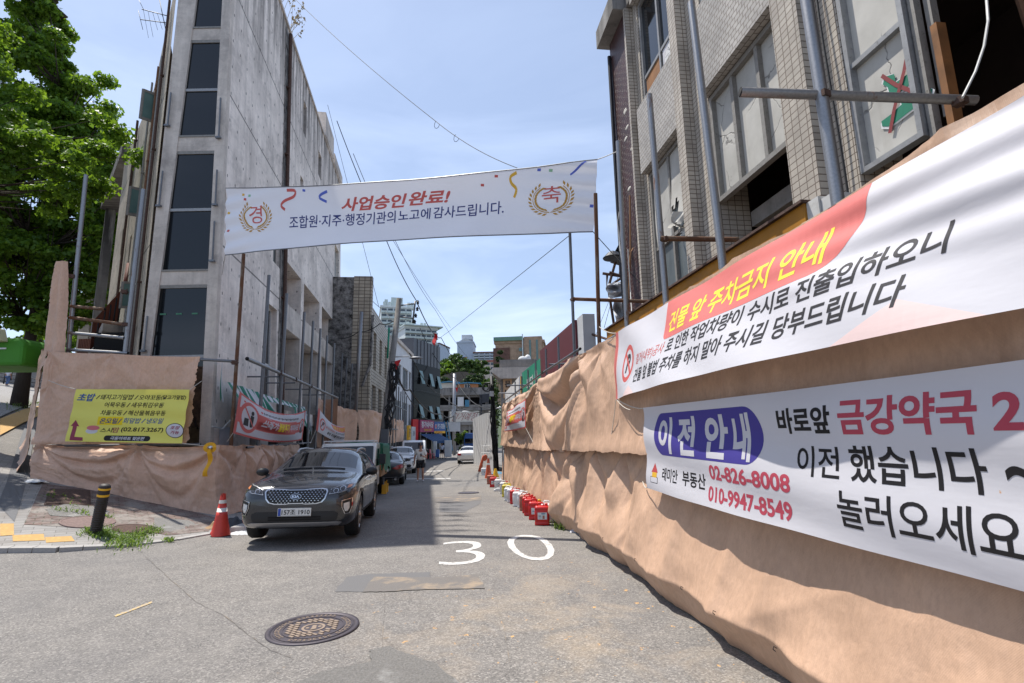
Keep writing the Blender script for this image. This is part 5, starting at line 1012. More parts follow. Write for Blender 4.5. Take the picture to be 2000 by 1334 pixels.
    for p, r_ in (([(-2.9, 1.0, 4.6), (-1.2, 1.2, 6.2)], .06), ([(-2.7, 1.4, 3.6), (-2.3, 1.4, 5.8)], .05), ([(-3.0, 1.6, 5.2), (-1.3, 1.6, 5.0)], .05), ([(-2.2, .8, 3.2), (-1.7, .9, 5.6)], .05), ([(-2.9, .8, 4.0), (-1.6, 1.8, 3.6)], .05), ([(-2.75, .3, 3.6), (-2.45, .35, 5.4)], .06), ([(-3.15, .6, 4.9), (-1.6, .5, 5.5)], .05), ([(-3.1, .5, 3.5), (-2.1, .45, 4.6)], .05), ([(-2.95, .7, 3.2), (-3.05, .6, 5.6)], .05), ([(-2.3, .25, 4.3), (-2.15, .25, 5.1)], .09)):
        q = MB(FF); q.tube(p, r_, 4); q.build('roof_timber', Mt['wood_dark'], t)
    # loose cables on the front
    for x, k in ((-4.15, .0), (-4.05, .02), (-4.3, .05)): q = MB(FF); q.tube([(x+.02*math.sin(z*1.7+k*60), -.02-.02*abs(math.sin(z)), z) for z in [3+.3*i for i in range(22)]], .01, 5); q.build('cable', Mt['wire'], t)
    q = MB(FF); q.tube([(-6.7+.03*math.sin(z*4), -.03, z) for z in [5.2+.1*i for i in range(20)]], .006, 5); q.build('cable', Mt['wire_white'], t)
    q = MB(); q.tube([A(1925, -30, 3.0), A(1930, 40, 2.9), A(1922, 90, 2.9), A(1905, 140, 2.9), A(1880, 190, 2.8)], .008, 6); q.build('cable', Mt['wire_white'], t)
    # dark red brick pier at the far end, under the eaves
    t = thing('brick_building', 'narrow dark red brick building end with patches of lost bricks, beyond the beige tiles', 'building', FF @ Matrix.Translation((-9.5, 0, 0)))
    q = MB(FF); q.box(-9.5, -8.56, -.06, 6, -.5, 9.6); q.build('wall', Mt['brick_red'], t); q = MB(FF); q.box(-9.62, -8.56, -.3, 6, 9.6, 9.75); q.box(-9.62, -8.56, -.3, 6, 9.75, 10.0); q.build('eaves', Mt['concrete_grey'], t)
    q = MB(FF); rg = random.Random(5)
    for k in range(6): x, z = -8.64-rg.uniform(0, .3), 5.9+rg.uniform(0, 1.9); q = MB(FF); q.ball((x, -.06, z), (.085, .012, .033), 8); q.build('patch', Mt['cream'], t)
    q = MB(FF); q.tube([(-9.45, -.1, 9.3), (-9.4, -.12, 6), (-9.42, -.1, 3)], .04, 6); q.build('drain_pipe', Mt['black_metal'], t)
    q = MB(FF); q.lathe([(.02, .16), (.1, .12), (.2, .02), (.19, .0)], (-9.62, -.2, 5.0), 18); q.build('lamp_shade', Mt['black_metal'], t)
    q = MB(FF); q.tube([(-8.75, -.12, 5.9), (-8.8, -.15, 4.9), (-8.95, -.2, 3.9), (-9.0, -.15, 2.9)], .018, 6); q.tube([(-8.75, -.12, 4.9), (-8.65, -.2, 4.8), (-8.75, -.2, 4.6), (-8.8, -.16, 4.9)], .01, 5); q.build('hanging_rope', Mt['rope_brown'], t)
    for pts in ([(-9.05, -.15, 6.05), (-9.2, -.2, 5.2), (-9.1, -.2, 4.4), (-8.9, -.2, 3.6), (-8.6, -.3, 3.1)], [(-9.05, -.15, 6.05), (-9.25, -.2, 5.6), (-9.2, -.2, 5.0)], [(-8.8, -.2, 4.9), (-8.8, -.2, 4.1), (-8.4, -.35, 3.4)]):
        q = MB(FF); q.tube(pts, .009, 5); q.build('hanging_cable', Mt['wire_white'], t)
    # broken sign frame and rags behind it
    t = thing('wrecked_sign', 'bent rusty sign skeleton with torn grey cloth hanging past the dark red brick corner', 'wrecked sign', A(1195, 620, 10.4))
    for k, seg in enumerate(([(1190, 532), (1222, 542)], [(1204, 505), (1188, 562)], [(1177, 534), (1216, 540)], [(1186, 534), (1185, 562), (1218, 540)], [(1188, 562), (1200, 640)], [(1211, 514), (1212, 540)])):
        q = MB(); q.tube([A(*p, 10.4+.12*k) for p in seg], .03, 6); q.build('bar', Mt['iron_rust'], t)
    for c in ([(1196, 500), (1218, 503), (1220, 480), (1208, 478)], [(1196, 500), (1222, 508), (1222, 490), (1204, 488)]): q = MB(); P_ = [A(*p, 10.3) for p in c]; K = [p+Vector((.05, .5, .02)) for p in P_]; q.face(P_); q.face(K[::-1]); [q.face([P_[i], P_[(i+1) % 4], K[(i+1) % 4], K[i]]) for i in range(4)]; q.build('plate', Mt['black_metal'], t)
    for (x0, y0, x1, y1, sd, m) in ((1186, 548, 1222, 578, 1, 'glass_teal'), (1200, 582, 1226, 640, 2, 'white_panel')):
        q = MB(); q.grid(lambda u, v: A(x0+(x1-x0)*u+3*math.sin(v*7), y1+(y0-y1)*v+(6*(1-u) if sd == 1 else 0), 10.5+.12*math.sin(u*9+v*4+sd)+.1*math.sin(v*13)), 16, 18); q.build('torn_cloth', Mt['grey_panel' if sd == 2 else 'grey_wall'], t, True)
    # long yellow sign trough above the hoarding
    t = thing('sign_trough', 'long yellow steel sign trough rusting along its top edge above the right hoarding', 'sign', FT @ Vector((-6, .6, 3.1)))
    M = FT; q = MB(M); q.box(-9.4, -4.0, .62, 1.08, 3.0, 3.53); q.build('fascia', Mt['yellow_paint'], t); q = MB(M); q.box(-9.45, -3.98, .58, 1.06, 3.53, 3.555); q.build('top_edge', Mt['iron_rust'], t)
    q = MB(M); q.box(-3.998, -3.86, .64, 1.06, 3.0, 3.53); q.box(-3.855, -3.72, .66, 1.04, 3.0, 3.5); q.build('end_box', Mt['white_paint'], t)
build_tiled_building()
def board(name, lab, cat, M, x0, x1, z0, z1, y, d, m, art=None, mats=(), side=None):
    t = thing(name, lab, cat, M @ Matrix.Translation(((x0+x1)/2, y, z0))); q = MB(M); q.box(x0, x1, y, y+d, z0, z1)
    if art: art(Print(q, lambda u, v, l: (x0+(x1-x0)*u, y-l, z0+(z1-z0)*v), None, .006))
    q.build('face', [Mt[k] for k in (m, *mats)], t); return t
def build_street_right():
    t = board('sign_board', 'dark red sign board with white lettering above the drooping right tarp', 'sign', FT, -17.7, -12.75, 3.2, 4.47, .9, .12, 'maroon', lambda P: (P.text('Mari', (.8, .12, .95, .32), 1, .0, .2, 0), P.text('since', (.87, .0, .95, .07), 1, .0, 0, 0)), ('white_panel',))
    q = MB(FT); q.box(-12.745, -12.2, .95, 1.25, 3.1, 4.5); q.build('end_panel', Mt['grey_panel'], t)
    q = MB(FT); [q.tube([(x, 1.1, 0), (x, 1.1, 3.3)], .04, 6) for x in (-13, -15.5, -17.5)]; q.build('frame', Mt['steel'], t); q = MB(FT); q.tube([(-12.5, 1.1, 4.1), (-10.6, 1.6, 3.4)], .03, 6); q.build('stay', Mt['iron_rust'], t)
    t = board('sign_board', 'green ribbed sign board with white letters and an oval white emblem', 'sign', FT, -22.4, -17.9, 3.2, 4.25, .95, .12, 'teal_sign', lambda P: (P.text('보다', (.28, .2, .66, .62), 1, .03, 0, 0), P.ell(.78, .5, .06, .3, 1, 0), P.ell(.78, .5, .045, .24, 0, 1), P.text('p', (.765, .3, .8, .65), 1, .03, 0, 2), [P.line([(k/14, 0), (k/14, 1)], .004, 2, 0) for k in range(1, 14)]), ('white_panel', 'green_step'))
    q = MB(FT); q.box(-22.6, -22.45, .9, 1.3, 2.2, 4.1); q.build('end_post', Mt['tape_yellow'], t); q = MB(FT); [q.tube([(x, 1.15, -.8), (x, 1.15, 3.3)], .04, 6) for x in (-18.5, -20.5, -22.2)]; q.build('frame', Mt['steel'], t)
    t = thing('slatted_screen', 'pale grey slatted panel leaning beyond the green sign board on the right', 'panel', A(1000, 800, 25)); q = MB(); c = [A(1012, 792, 24), A(988, 806, 27), A(986, 768, 27), A(1014, 735, 24)]; K = [p+Vector((.3, .1, 0)) for p in c]; q.face(c); q.face(K[::-1]); [q.face([c[i], c[(i+1) % 4], K[(i+1) % 4], K[i]]) for i in range(4)]; q.build('sheet', Mt['corrugated'], t)
    # old shop with a cornice and a tan sign
    M = frame(*A(970, 850, 31).xy, 0, math.atan2(-.10, 1)) ; a = A(966, 700, 31); M = frame(a.x, 31, 0, R(-2))
    t = thing('shop_building', 'small grey concrete shop with a heavy cornice and tan vertical sign on the right', 'building', M); z = lambda y: A(970, y, 31).z
    q = MB(M); wall_mb(q, .35, 3.4, -1, z(738), [(.6, 1.3, -.8, z(800)), (1.6, 3.0, z(800), z(760))], .2); q.box(.35, 3.4, .3, 9, -1, z(738)); q.build('wall', Mt['concrete_grey'], t)
    q = MB(M); q.prism([(-.1, z(720)), (-.2, z(727)), (.35, z(741)), (3.3, z(741)), (3.3, z(720))], 'y', -.5, 9); q.build('cornice', Mt['concrete_frame'], t); q = MB(M); q.box(.3, 3.2, -.2, 8, z(719.5), z(704)); q.build('parapet', Mt['concrete_grey'], t)
    q = MB(M); xa, xb, zb, zt = .5, 1.02, z(778), z(741.5); q.box(xa, xb, -.12, -.0, zb, zt); P = Print(q, lambda u, v, l: (xa+(xb-xa)*u, -.12-l, zb+(zt-zb)*v), None, .006); P.text('문', (.2, .56, .85, .92), 1, .03); P.text('방', (.2, .08, .85, .46), 1, .03); q.build('sign', [Mt['tan_sign'], Mt['plate_ink']], t)
    q = MB(M); q.ball((1.7, .5, z(701)), (.3, .2, .2)); q.ball((2.0, .6, z(700)), (.2, .2, .28)); q.build('covered_dish', Mt['white_panel'], t, True)
    # corrugated white site fence
    c = [A(925, 903, 44), A(964, 914, 32.5), A(961, 801, 32.5), A(924, 818, 44)]
    q = MB(); n = 90
    def f(u, v): p = interp(interp(c[0], c[1], u), interp(c[3], c[2], u), v); return p+Vector((-.025*math.sin(u*n*2.1), .0, -.8*(1-v)))
    q.grid(f, 360, 2); q.grid(lambda u, v: f(u, v)+Vector((.03, .05, 0)), 90, 2); t = thing('site_fence', 'tall white corrugated steel site fence beside the white parked sedan', 'fence', interp(c[0], c[1], .5)); q.build('sheet', Mt['corrugated'], t)
    for y in (871, 884): q = MB(); q.tube([A(944, y, 37)-Vector((.12, 0, 0)), A(961, y, 33)-Vector((.12, 0, 0))], .025, 6); q.build('rail', Mt['white_panel'], t)
build_street_right()

# ------------------------------------------------------------------ the left side of the street beyond the concrete building
def wallbuilding(name, lab, M, W, H, D, m, holes, depth=.25, gm='glass_grey', fm='white_frame', nx=2, base=-1.5, extra=None, roofm='concrete_grey'):
    t = thing(name, lab, 'building', M); q = MB(M); wall_mb(q, 0, W, base, H, holes, depth, 0, 0, 0, 1); q.face([(0, 0, base), (0, D, base), (0, D, H), (0, 0, H)][::-1]); q.face([(W, 0, base), (W, D, base), (W, D, H), (W, 0, H)]); q.face([(0, 0, H), (W, 0, H), (W, D, H), (0, D, H)]); q.face([(0, D, base), (W, D, base), (W, D, H), (0, D, H)]); q.build('wall', [Mt[m], Mt['void']], t)
    for h in holes: window(t, M, h[0], h[1], h[2], h[3], depth-.04, Mt[fm], Mt[gm], nx, 1, .07, .06)
    return t
def build_street_left():
    M = frame(-8.8, 31.5, 0, math.atan2(12.5, -1.45))
    hs = [(1.5, 2.7, 5.9, 8.4), (4.3, 5.5, 5.9, 8.4), (7.2, 8.4, 5.9, 8.4), (10, 11.2, 5.9, 8.4), (1.3, 3.0, 2.2, 4.9), (4.2, 5.9, 2.2, 4.9), (7.1, 8.8, 2.2, 4.9), (10, 11.7, 2.2, 4.9)]
    t = wallbuilding('tiled_building', 'low tiled building with dark windows next to a blackened wall, left side of the street', M, 12.6, 9.8, 6, 'tile_far', hs, .3, 'glass_grey', 'alu', 2)
    q = MB(M); q.box(-.4, -.003, -.12, 1.0, -1.2, 11.5); q.build('tiled_pier', Mt['tile_far'], t)
    q = MB(M); q.box(-.35, -.06, 1.003, 4.5, -1.2, 11.45); q.build('bare_wall', Mt['rough_black'], t); q = MB(M); q.box(-.44, -.38, .6, 4.5, -1.2, 6.0); q.build('blackened_patch', Mt['rough_black'], t)
    q = MB(M); q.tube([(-.46, -.2, 9.0), (-.5, -.15, 6), (-.55, .3, 4.6)], .09, 5); q.build('soot_streak', Mt['rough_black'], t)
    q = MB(M); q.box(-.1, .5, -.45, 0, 1.6, 2.7); q.build('air_conditioner', Mt['white_panel'], t)
    for x, y in ((705, 800), (690, 820), (678, 700), (668, 690)): pass
    q = MB(); q.tube([A(695, 800, 29.5), A(706, 609, 29.5)], .1, 10); tag(q.build('lamp_post', Mt['galv'], smooth=True), 'plain pale steel post standing before the blackened wall', 'post')
    for k, px in enumerate((667, 676, 686)): q = MB(); q.tube([A(px-6, 845, 30.2), A(px+2, 690+k*10, 30.2)], .045, 6); q.build('scaffold_pole', Mt['steel'], t)
    M2 = frame(-10.35, 44.4, 0, math.atan2(11.5, -.55))
    t = wallbuilding('white_building', 'white three-storey building with rows of windows between the tiled and black buildings', M2, 11.2, 10.0, 6, 'wall_white', [(1, 4.4, 6.2, 8.2), (5.2, 8.6, 6.2, 8.2), (9.2, 10.8, 6.2, 8.2), (1, 4.4, 2.6, 4.8), (5.2, 8.6, 2.6, 4.8), (9.2, 10.8, 2.6, 4.8)], .2, 'glass_grey', 'alu', 3)
    q = MB(M2); q.box(-.1, 11.3, -.2, .1, 10, 10.3); q.build('cornice', Mt['concrete_frame'], t)
    board('sign_board', 'yellow upright sign over the shop beneath the white building', 'sign', M2, 6.3, 7.6, 1.2, 2.6, -.5, .2, 'yellow_sign', lambda P: P.text('당구', (.2, .2, .8, .8), 1, .03), ('plate_ink',))
    board('sign_board', 'grey box sign beside the upright yellow one', 'sign', M2, 8.2, 11, 1.1, 2.5, -.5, .25, 'grey_panel', lambda P: P.text('금성사', (.25, .35, .8, .7), 1, .01), ('dark_board',))
    q = MB(M2); q.box(0, 11.2, -.04, 0, -1.6, 1.1); q.build('shop_front', Mt['void'], t)
    # more scaffold before these fronts
    t = thing('scaffold', 'thin grey scaffold poles before the tiled building beyond the leaning utility pole', 'scaffold', A(750, 860, 33))
    for k in range(9):
        s_ = 1.2+k*1.7; p = M @ Vector((s_, -1.0, 0)); pipe('pole', [p+Vector((0, 0, -.6)), p+Vector((0, 0, 5.6-.25*(k % 3)))], .05, 'steel', t)
    for z in (2.1, 3.8): pipe('rail', [M @ Vector((.5, -1.0, z)), M @ Vector((15.5, -1.0, z))], .04, 'steel', t)
    # black glass building with two shop signs
    a = Vector((-10.7, 55.4, 0)); b = Vector((-8.75, 62.0, 0)); M3 = frame(a.x, a.y, 0, math.atan2(b.y-a.y, b.x-a.x)); W = (b-a).length
    t = thing('black_glass_building', 'black glass building with propped green window panes above the shop signs', 'building', M3); q = MB(M3); q.box(0, W, 0, 7, -1.2, 12.1); q.build('wall', Mt['black_cladding'], t)
    q = MB(M3); q.box(.05, W-.05, -.06, -.004, 3.3, 9.4); q.build('glass_front', Mt['mirror_glass'], t)
    q = MB(M3); [q.box(k*W/8-.02, k*W/8+.02, -.05, -.003, 9.4, 12.1) for k in range(1, 8)]; q.build('cladding_joint', Mt['dark_board'], t); q = MB(M3); [q.box(.05, W-.05, -.08, -.061, z, z+.05) for z in (4.9, 6.4, 7.9)]; q.build('transom', Mt['black_glass_frame'], t)
    for x, z in ((1.4, 7.2), (3.9, 7.1), (5.95, 7.0), (1.4, 3.5), (3.9, 3.4), (5.9, 3.4)):
        q = MB(M3); F = [(x, -.4, z), (x+.75, -.4, z), (x+.6, -.1, z+1.45), (x-.15, -.1, z+1.45)]; K = [(p[0], p[1]+.05, p[2]) for p in F]; q.face(F); q.face(K[::-1]); [q.face([F[i], F[(i+1) % 4], K[(i+1) % 4], K[i]]) for i in range(4)]; q.build('propped_pane', Mt['glass_teal'], t)
    q = MB(M3); q.box(.6, W-.3, -.05, -.002, -1.2, 1.9, 0); [q.box(x, x+.18, -.12, -.05, -1.2, 1.9, 1) for x in (1.6, 3.0, 4.4, 5.6)]; [q.box(x, x+.9, -.1, -.05, -.2, 1.3, 2) for x in (1.9, 4.6)]; q.build('shop_front', [Mt['void'], Mt['cream'], Mt['glass_dusty']], t)
    board('shop_sign', 'pink sign with white Korean lettering above the blue awning', 'sign', M3, .9, 4.35, 1.95, 3.25, -.45, .3, 'pink_sign', lambda P: (P.text('정가네식당', (.08, .36, .94, .9), 1, .03), P.text('T.823-2183', (.25, .08, .8, .26), 2, .02)), ('white_panel', 'yellow_sign'))
    board('shop_sign', 'blue sign with white Korean lettering beside the pink one', 'sign', M3, 4.42, W+.55, 1.8, 3.1, -.45, .3, 'blue_sign', lambda P: (P.text('전기·조명등', (.28, .38, .95, .86), 1, .03), P.ell(.14, .6, .075, .2, 1), P.ell(.14, .6, .055, .15, 2, 1), P.rect(0, 0, 1, .2, 3), P.text('전기공사', (.1, .03, .7, .17), 2, .02, 0, 1)), ('white_panel', 'red_flag', 'yellow_sign'))
    board('shop_sign', 'plain red panel on the wall left of the pink sign', 'sign', M3, -.5, .75, .9, 3.3, -.3, .2, 'red_flag')
    q = MB(M3); q.grid(lambda u, v: (.9+4.9*u, -.4-1.5*v, 1.75-.75*v-.02*math.sin(u*40)), 40, 3); q.grid(lambda u, v: (.9+4.9*u, -1.9, 1.0-.28*v), 40, 1); tag(q.build('awning', Mt['blue_awning']), 'dark blue shop awning under the pink sign', 'awning')
    # what stands before the shop
    q = MB(); p = A(852, 893, 57); q.box(p.x-.1, p.x+.1, p.y, p.y+.1, p.z, p.z+.1)
    t = thing('ladder', 'pale blue ladder leaning on the end of the blue shop sign', 'ladder', A(877, 885, 55)); M4 = None
    for dx in (0, 7): q = MB(); q.tube([A(877+dx, 880, 55), A(868+dx*.8, 822, 57)], .05, 5); q.build('rail', Mt['blue_roof'], t)
    for k in range(1, 8): q = MB(); q.tube([interp(A(877, 880, 55), A(868, 822, 57), k/8), interp(A(884, 880, 55), A(873.6, 822, 57), k/8)], .03, 5); q.build('rung', Mt['blue_roof'], t)
    for k, (x0, x1, y0, y1, m, nm, lb, Y) in enumerate(((868, 881, 893, 860, 'grey_panel', 'utility_cabinet', 'grey cabinet standing at the foot of the leaning ladder', 54), (846, 852, 891, 862, 'white_panel', 'standing_sign', 'white striped standing sign by the shop front', 55), (851, 857, 893, 878, 'blue_sign', 'crate', 'blue crate on the ground before the shop', 52))):
        p, r_ = A(x0, y0, Y), A(x1, y0, Y); zt = A(x0, y1, Y).z; q = MB(); q.box(p.x, r_.x, Y, Y+.5, p.z, zt); q.box(p.x+.04, r_.x-.04, Y-.02, Y, p.z+.1, zt-.1); tag(q.build(nm, Mt[m], bevel=.03), lb, nm.replace('_', ' '))
    for k, (px, m, lb) in enumerate(((838, 'red_flag', 'red plastic stool in front of the shop'), (844, 'chair_pink', 'pink plastic chair in front of the shop'))):
        p = A(px, 895, 50); t = thing('plastic_chair', lb, 'chair', p); q = MB(); q.box(p.x-.22, p.x+.22, p.y-.2, p.y+.2, p.z+.38, p.z+.43); q.build('seat', Mt[m], t); 
        for sx in (-.18, .18):
            for sy in (-.16, .16): q = MB(); q.tube([(p.x+sx*1.15, p.y+sy*1.15, p.z-.05), (p.x+sx, p.y+sy, p.z+.39)], .025, 6); q.build('leg', Mt[m], t)
        q = MB(); q.box(p.x-.22, p.x-.17, p.y-.2, p.y+.2, p.z+.43, p.z+.85); q.build('backrest', Mt[m], t)
    # derelict concrete block closing the street
    zt = lambda y, Y=78: A(900, y, Y).z; a = A(850, 800, 78); b = A(972, 800, 78); M5 = frame(a.x, 78, 0, R(2)); W = b.x-a.x
    hs = [(1.2, 3.2, zt(826), zt(800)), (4.2, 7.6, zt(792), zt(776)), (8, 9.0, zt(790), zt(775)), (.6, 3.4, zt(792), zt(776)), (1, 3.6, zt(870), zt(835)), (4.4, 8.2, zt(870), zt(840))]
    t = thing('derelict_building', 'stained derelict concrete building closing the end of the street', 'building', M5); q = MB(M5); wall_mb(q, 0, W, -2.5, zt(757), hs, .8, 0, 0, 0, 1); q.face([(0, 0, zt(757)), (W, 0, zt(757)), (W, 8, zt(757)), (0, 8, zt(757))]); q.build('wall', [Mt['concrete_grey'], Mt['void']], t)
    for y in (770, 795, 800, 828): q = MB(M5); q.box(-.2, W+.2, -.5, -.02, zt(y)-.15, zt(y)+.3); q.build('floor_slab', Mt['concrete_grey'], t)
    for x in (2.0, 5.0, 7.5): q = MB(M5); q.box(x, x+.25, -.25, -.01, -2, zt(757)); q.build('column', Mt['concrete_grey'], t)
    q = MB(M5); q.box(2.2, 6.6, -.45, -.3, zt(825), zt(803)); P = Print(q, lambda u, v, l: (2.2+4.4*u, -.45-l, zt(825)+(zt(803)-zt(825))*v), None, .01); P.text('철거예정', (.1, .15, .9, .85), 1, -.01, .2); q.build('painted_panel', [Mt['cream'], Mt['graffiti']], t)
    q = MB(M5); q.box(3.4, 4.3, -.8, -.52, zt(794), zt(776)); q.build('leaning_door', Mt['white_panel'], t); q = MB(M5); q.box(4.5, 5.1, -.8, -.52, zt(795), zt(782)); q.build('blue_sheet', Mt['blue_roof'], t)
    q = MB(M5); q.face([(6.6, -.6, zt(790)), (8.0, -.6, zt(786)), (8.4, -.6, zt(770)), (6.7, -.6, zt(772))]); q.build('dark_sheet', Mt['dark_board'], t); q = MB(M5); q.box(6.8, 7.0, -.6, -.52, zt(815), zt(772)); q.build('drain_pipe', Mt['dark_board'], t)
    q = MB(); p = A(880, 850, 70); t2 = board('sign_board', 'white blank sign board beside the steel pole at the end of the street', 'sign', frame(A(874, 850, 66).x, 66, 0), 0, 1.6, A(874, 843, 66).z, A(874, 825, 66).z, 0, .1, 'white_panel')
    q = MB(frame(A(874, 850, 66).x, 66, 0)); q.tube([(.8, .05, -1.2), (.8, .05, A(874, 843, 66).z)], .05, 6); q.build('post', Mt['steel'], t2)
    # houses on its roof and on the slope
    def hut(name, lab, x0, x1, y0, y1, Y, m, D=5):
        p, r_ = A(x0, y0, Y), A(x1, y0, Y); zt_ = A((x0+x1)/2, y1, Y).z; M = frame(p.x, Y, 0, 0); t = thing(name, lab, 'house', M @ Matrix.Translation((0, 0, p.z))); W = r_.x-p.x; q = MB(M); q.box(0, W, 0, D, p.z-2, zt_); q.build('wall', Mt[m], t)
        q = MB(M); q.prism([(-.4, zt_-.05), (W*.5, zt_+.1), (W+.4, zt_-.05), (W+.4, zt_+.1), (W*.5, zt_+.28), (-.4, zt_+.1)], 'y', -.5, D+.4); q.build('roof', Mt['blue_roof'], t); return t, M, W, p.z, zt_
    t, M, W, a_, b_ = hut('rooftop_hut', 'cream walled hut with a blue roof on top of the derelict building', 861, 893, 764, 748, 84, 'cream'); 
    t, M, W, a_, b_ = hut('rooftop_hut', 'orange plank walled hut with a white window and blue roof', 894, 934, 764, 750, 83, 'orange_wall'); window(t, M, W*.33, W*.6, a_+.3, a_+1.15, -.02, Mt['white_frame'], Mt['glass_grey'], 2, 1, .08, .06)
    # buildings on the hill
def tower(name, lab, x0, x1, y0, y1, Y, D, yaw, m, floors, cols, wm='glass_grey', band=None, roofm='grey_wall', side=None, cat='building'):
    """flat-topped block seen over the roofs: storeys of windows cut as proud strips, each storey one part"""
    p, r_ = A(x0, y0, Y), A(x1, y0, Y); W = math.hypot(r_.x-p.x, 0)/max(.3, math.cos(yaw)); zt_ = A(x0, y1, Y).z; M = frame(p.x, Y, 0, yaw); t = thing(name, lab, cat, M @ Matrix.Translation((0, 0, p.z-3))); z0 = p.z-3
    q = MB(M); q.box(0, W, 0, D, z0-6, zt_); q.build('wall', Mt[m], t)
    H = zt_-p.z; fh = H/floors
    for k in range(floors):
        z = p.z+k*fh; q = MB(M)
        for c in range(cols):
            xa, xb = W*(c+.12)/cols, W*(c+.88)/cols; q.box(xa, xb, -.06, -.001, z+fh*.28, z+fh*.82, 0)
            if band: q.box(xa-.2, xb+.2, -.9, -.062, z-.05, z+fh*.34, 1)
        q.build('window_row', [Mt[wm], Mt[band or m]], t)
    q = MB(M); q.box(-.3, W+.3, -.3, D+.3, zt_, zt_+.6); q.build('roof', Mt[roofm], t)
    return t, M, W, p.z, zt_
def build_hill():
    t, M, W, a, b = tower('apartment_tower', 'tall pale mint apartment tower with balconies behind the tiled building', 742, 800, 700, 600, 150, 14, R(16), 'apt', 9, 5, 'glass_grey', 'apt_mint', 'apt')
    q = MB(M); q.box(3, 6.5, 3, 7, b, b+4); q.box(1, 2, 2, 3, b, b+3); [q.tube([(x, 2, b), (x, 2, b+2.2)], .5, 6) for x in (1, 2.5, 8.2, 9.2)]; q.build('roof_plant', Mt['apt_mint'], t)
    t, M, W, a, b = tower('apartment_tower', 'lower stepped wing of pale mint apartments to the right of the tall tower', 790, 848, 700, 640, 140, 14, R(28), 'apt', 6, 6, 'glass_grey', 'apt_mint', 'apt')
    q = MB(M); q.box(-.5, W+1.5, -1.2, 14.5, b+.6, b+.9); [q.tube([(x, 4, b), (x, 4, b+2.6)], .4, 6) for x in (2, 3.4, 6.0, 7)]; q.build('roof_slab', Mt['apt_mint'], t)
    tower('apartment_block', 'thin grey apartment block just right of the black glass building', 850, 858, 725, 672, 260, 16, R(-12), 'lilac', 7, 2, 'glass_grey', None, 'brick_dark')
    t, M, W, a, b = tower('apartment_block', 'lilac apartment gable with a coloured square emblem on the hill', 893, 925, 722, 670, 240, 14, R(0), 'lilac', 1, 1, 'lilac', None, 'lilac')
    q = MB(M); q.prism([(0, b+.3), (W*.5, b+2.4), (W, b+.3)], 'y', -.15, 5); q.box(W*.25, W*.9, 2, 9, b+2, b+4.2); q.build('gable', Mt['grey_wall'], t); q = MB(M); P = Print(q, lambda u, v, l: (W*u, -.3-l, a+(b-a)*v), None, .02)
    P.rect(.3, .26, .48, .46, 1); P.rect(.44, .26, .54, .46, 2); P.rect(.52, .26, .60, .46, 3); P.text('우성', (.3, .07, .64, .19), 0, .04); q.build('emblem', [Mt['dark_board'], Mt['void'], Mt['red_flag'], Mt['yellow_sign']], t)
    tower('apartment_block', 'low wide apartment block with white balcony bands right of the emblem gable', 925, 968, 715, 690, 235, 14, R(0), 'lilac', 5, 4, 'glass_grey', 'grey_wall', 'brick_dark')
    tower('school_building', 'pale pink school building below the hilltop apartments', 850, 966, 735, 709, 170, 10, R(0), 'school', 3, 14, 'glass_grey', None, 'school_red')
    t, M, W, a, b = tower('brick_block', 'tan brick building with a green roof on the hill to the right', 968, 1062, 715, 672, 120, 16, R(-6), 'brick_brown', 1, 1, 'brick_brown', None, 'brick_brown')
    q = MB(M); q.box(-.5, 3.4, -.25, -.002, a-3, b-1); q.build('dark_wing', Mt['brick_dark'], t); q = MB(M); q.box(-.3, 6.6, -.8, 10, b+.6, b+1.5); q.build('green_roof', Mt['green_roof'], t); q = MB(M); q.box(6.8, 11, -.5, 8, a, b+1.4); q.build('stair_wing', Mt['brick_brown'], t)
    for x in (8.0, 9.6): q = MB(M); q.box(x, x+.45, -.55, -.5, a, b+.6); q.build('window_strip', Mt['glass_teal'], t)
    for x, z in ((5.6, .25), (5.6, .62), (7.2, .3)): q = MB(M); q.box(x, x+.8, -.54, -.3, a+(b-a)*z, a+(b-a)*z+.8); q.build('window', Mt['glass_teal'], t)
    q = MB(M); q.tube([(6.5, -.7, a), (6.5, -.7, b+2)], .14, 6); q.build('flue', Mt['apt'], t)
    # terrain of the hill and its retaining wall
    q = MB(); q.grid(lambda u, v: (-70+130*u, 92+230*v, -1.5+ (11*ss(0, .5, v)+6*ss(.4, 1, v))*(1-.5*abs(u-.52)**2)+2*mnoise.noise((u*9, v*9, 0))), 50, 40); struct(q.build('hill', Mt['hill'], smooth=True))
    q = MB(); p, r_ = A(856, 745, 100), A(948, 745, 100); q.grid(lambda u, v: (p.x+(r_.x-p.x)*u+.0, 100-2.5*math.sin(u*3.1), -1+(A(900, 737-8*math.sin(u*3.0), 100).z+1)*v), 20, 6); tag(q.build('retaining_wall', Mt['retaining'], smooth=True), 'brown curved retaining wall under the trees on the hill', 'wall')
build_street_left(); build_hill()
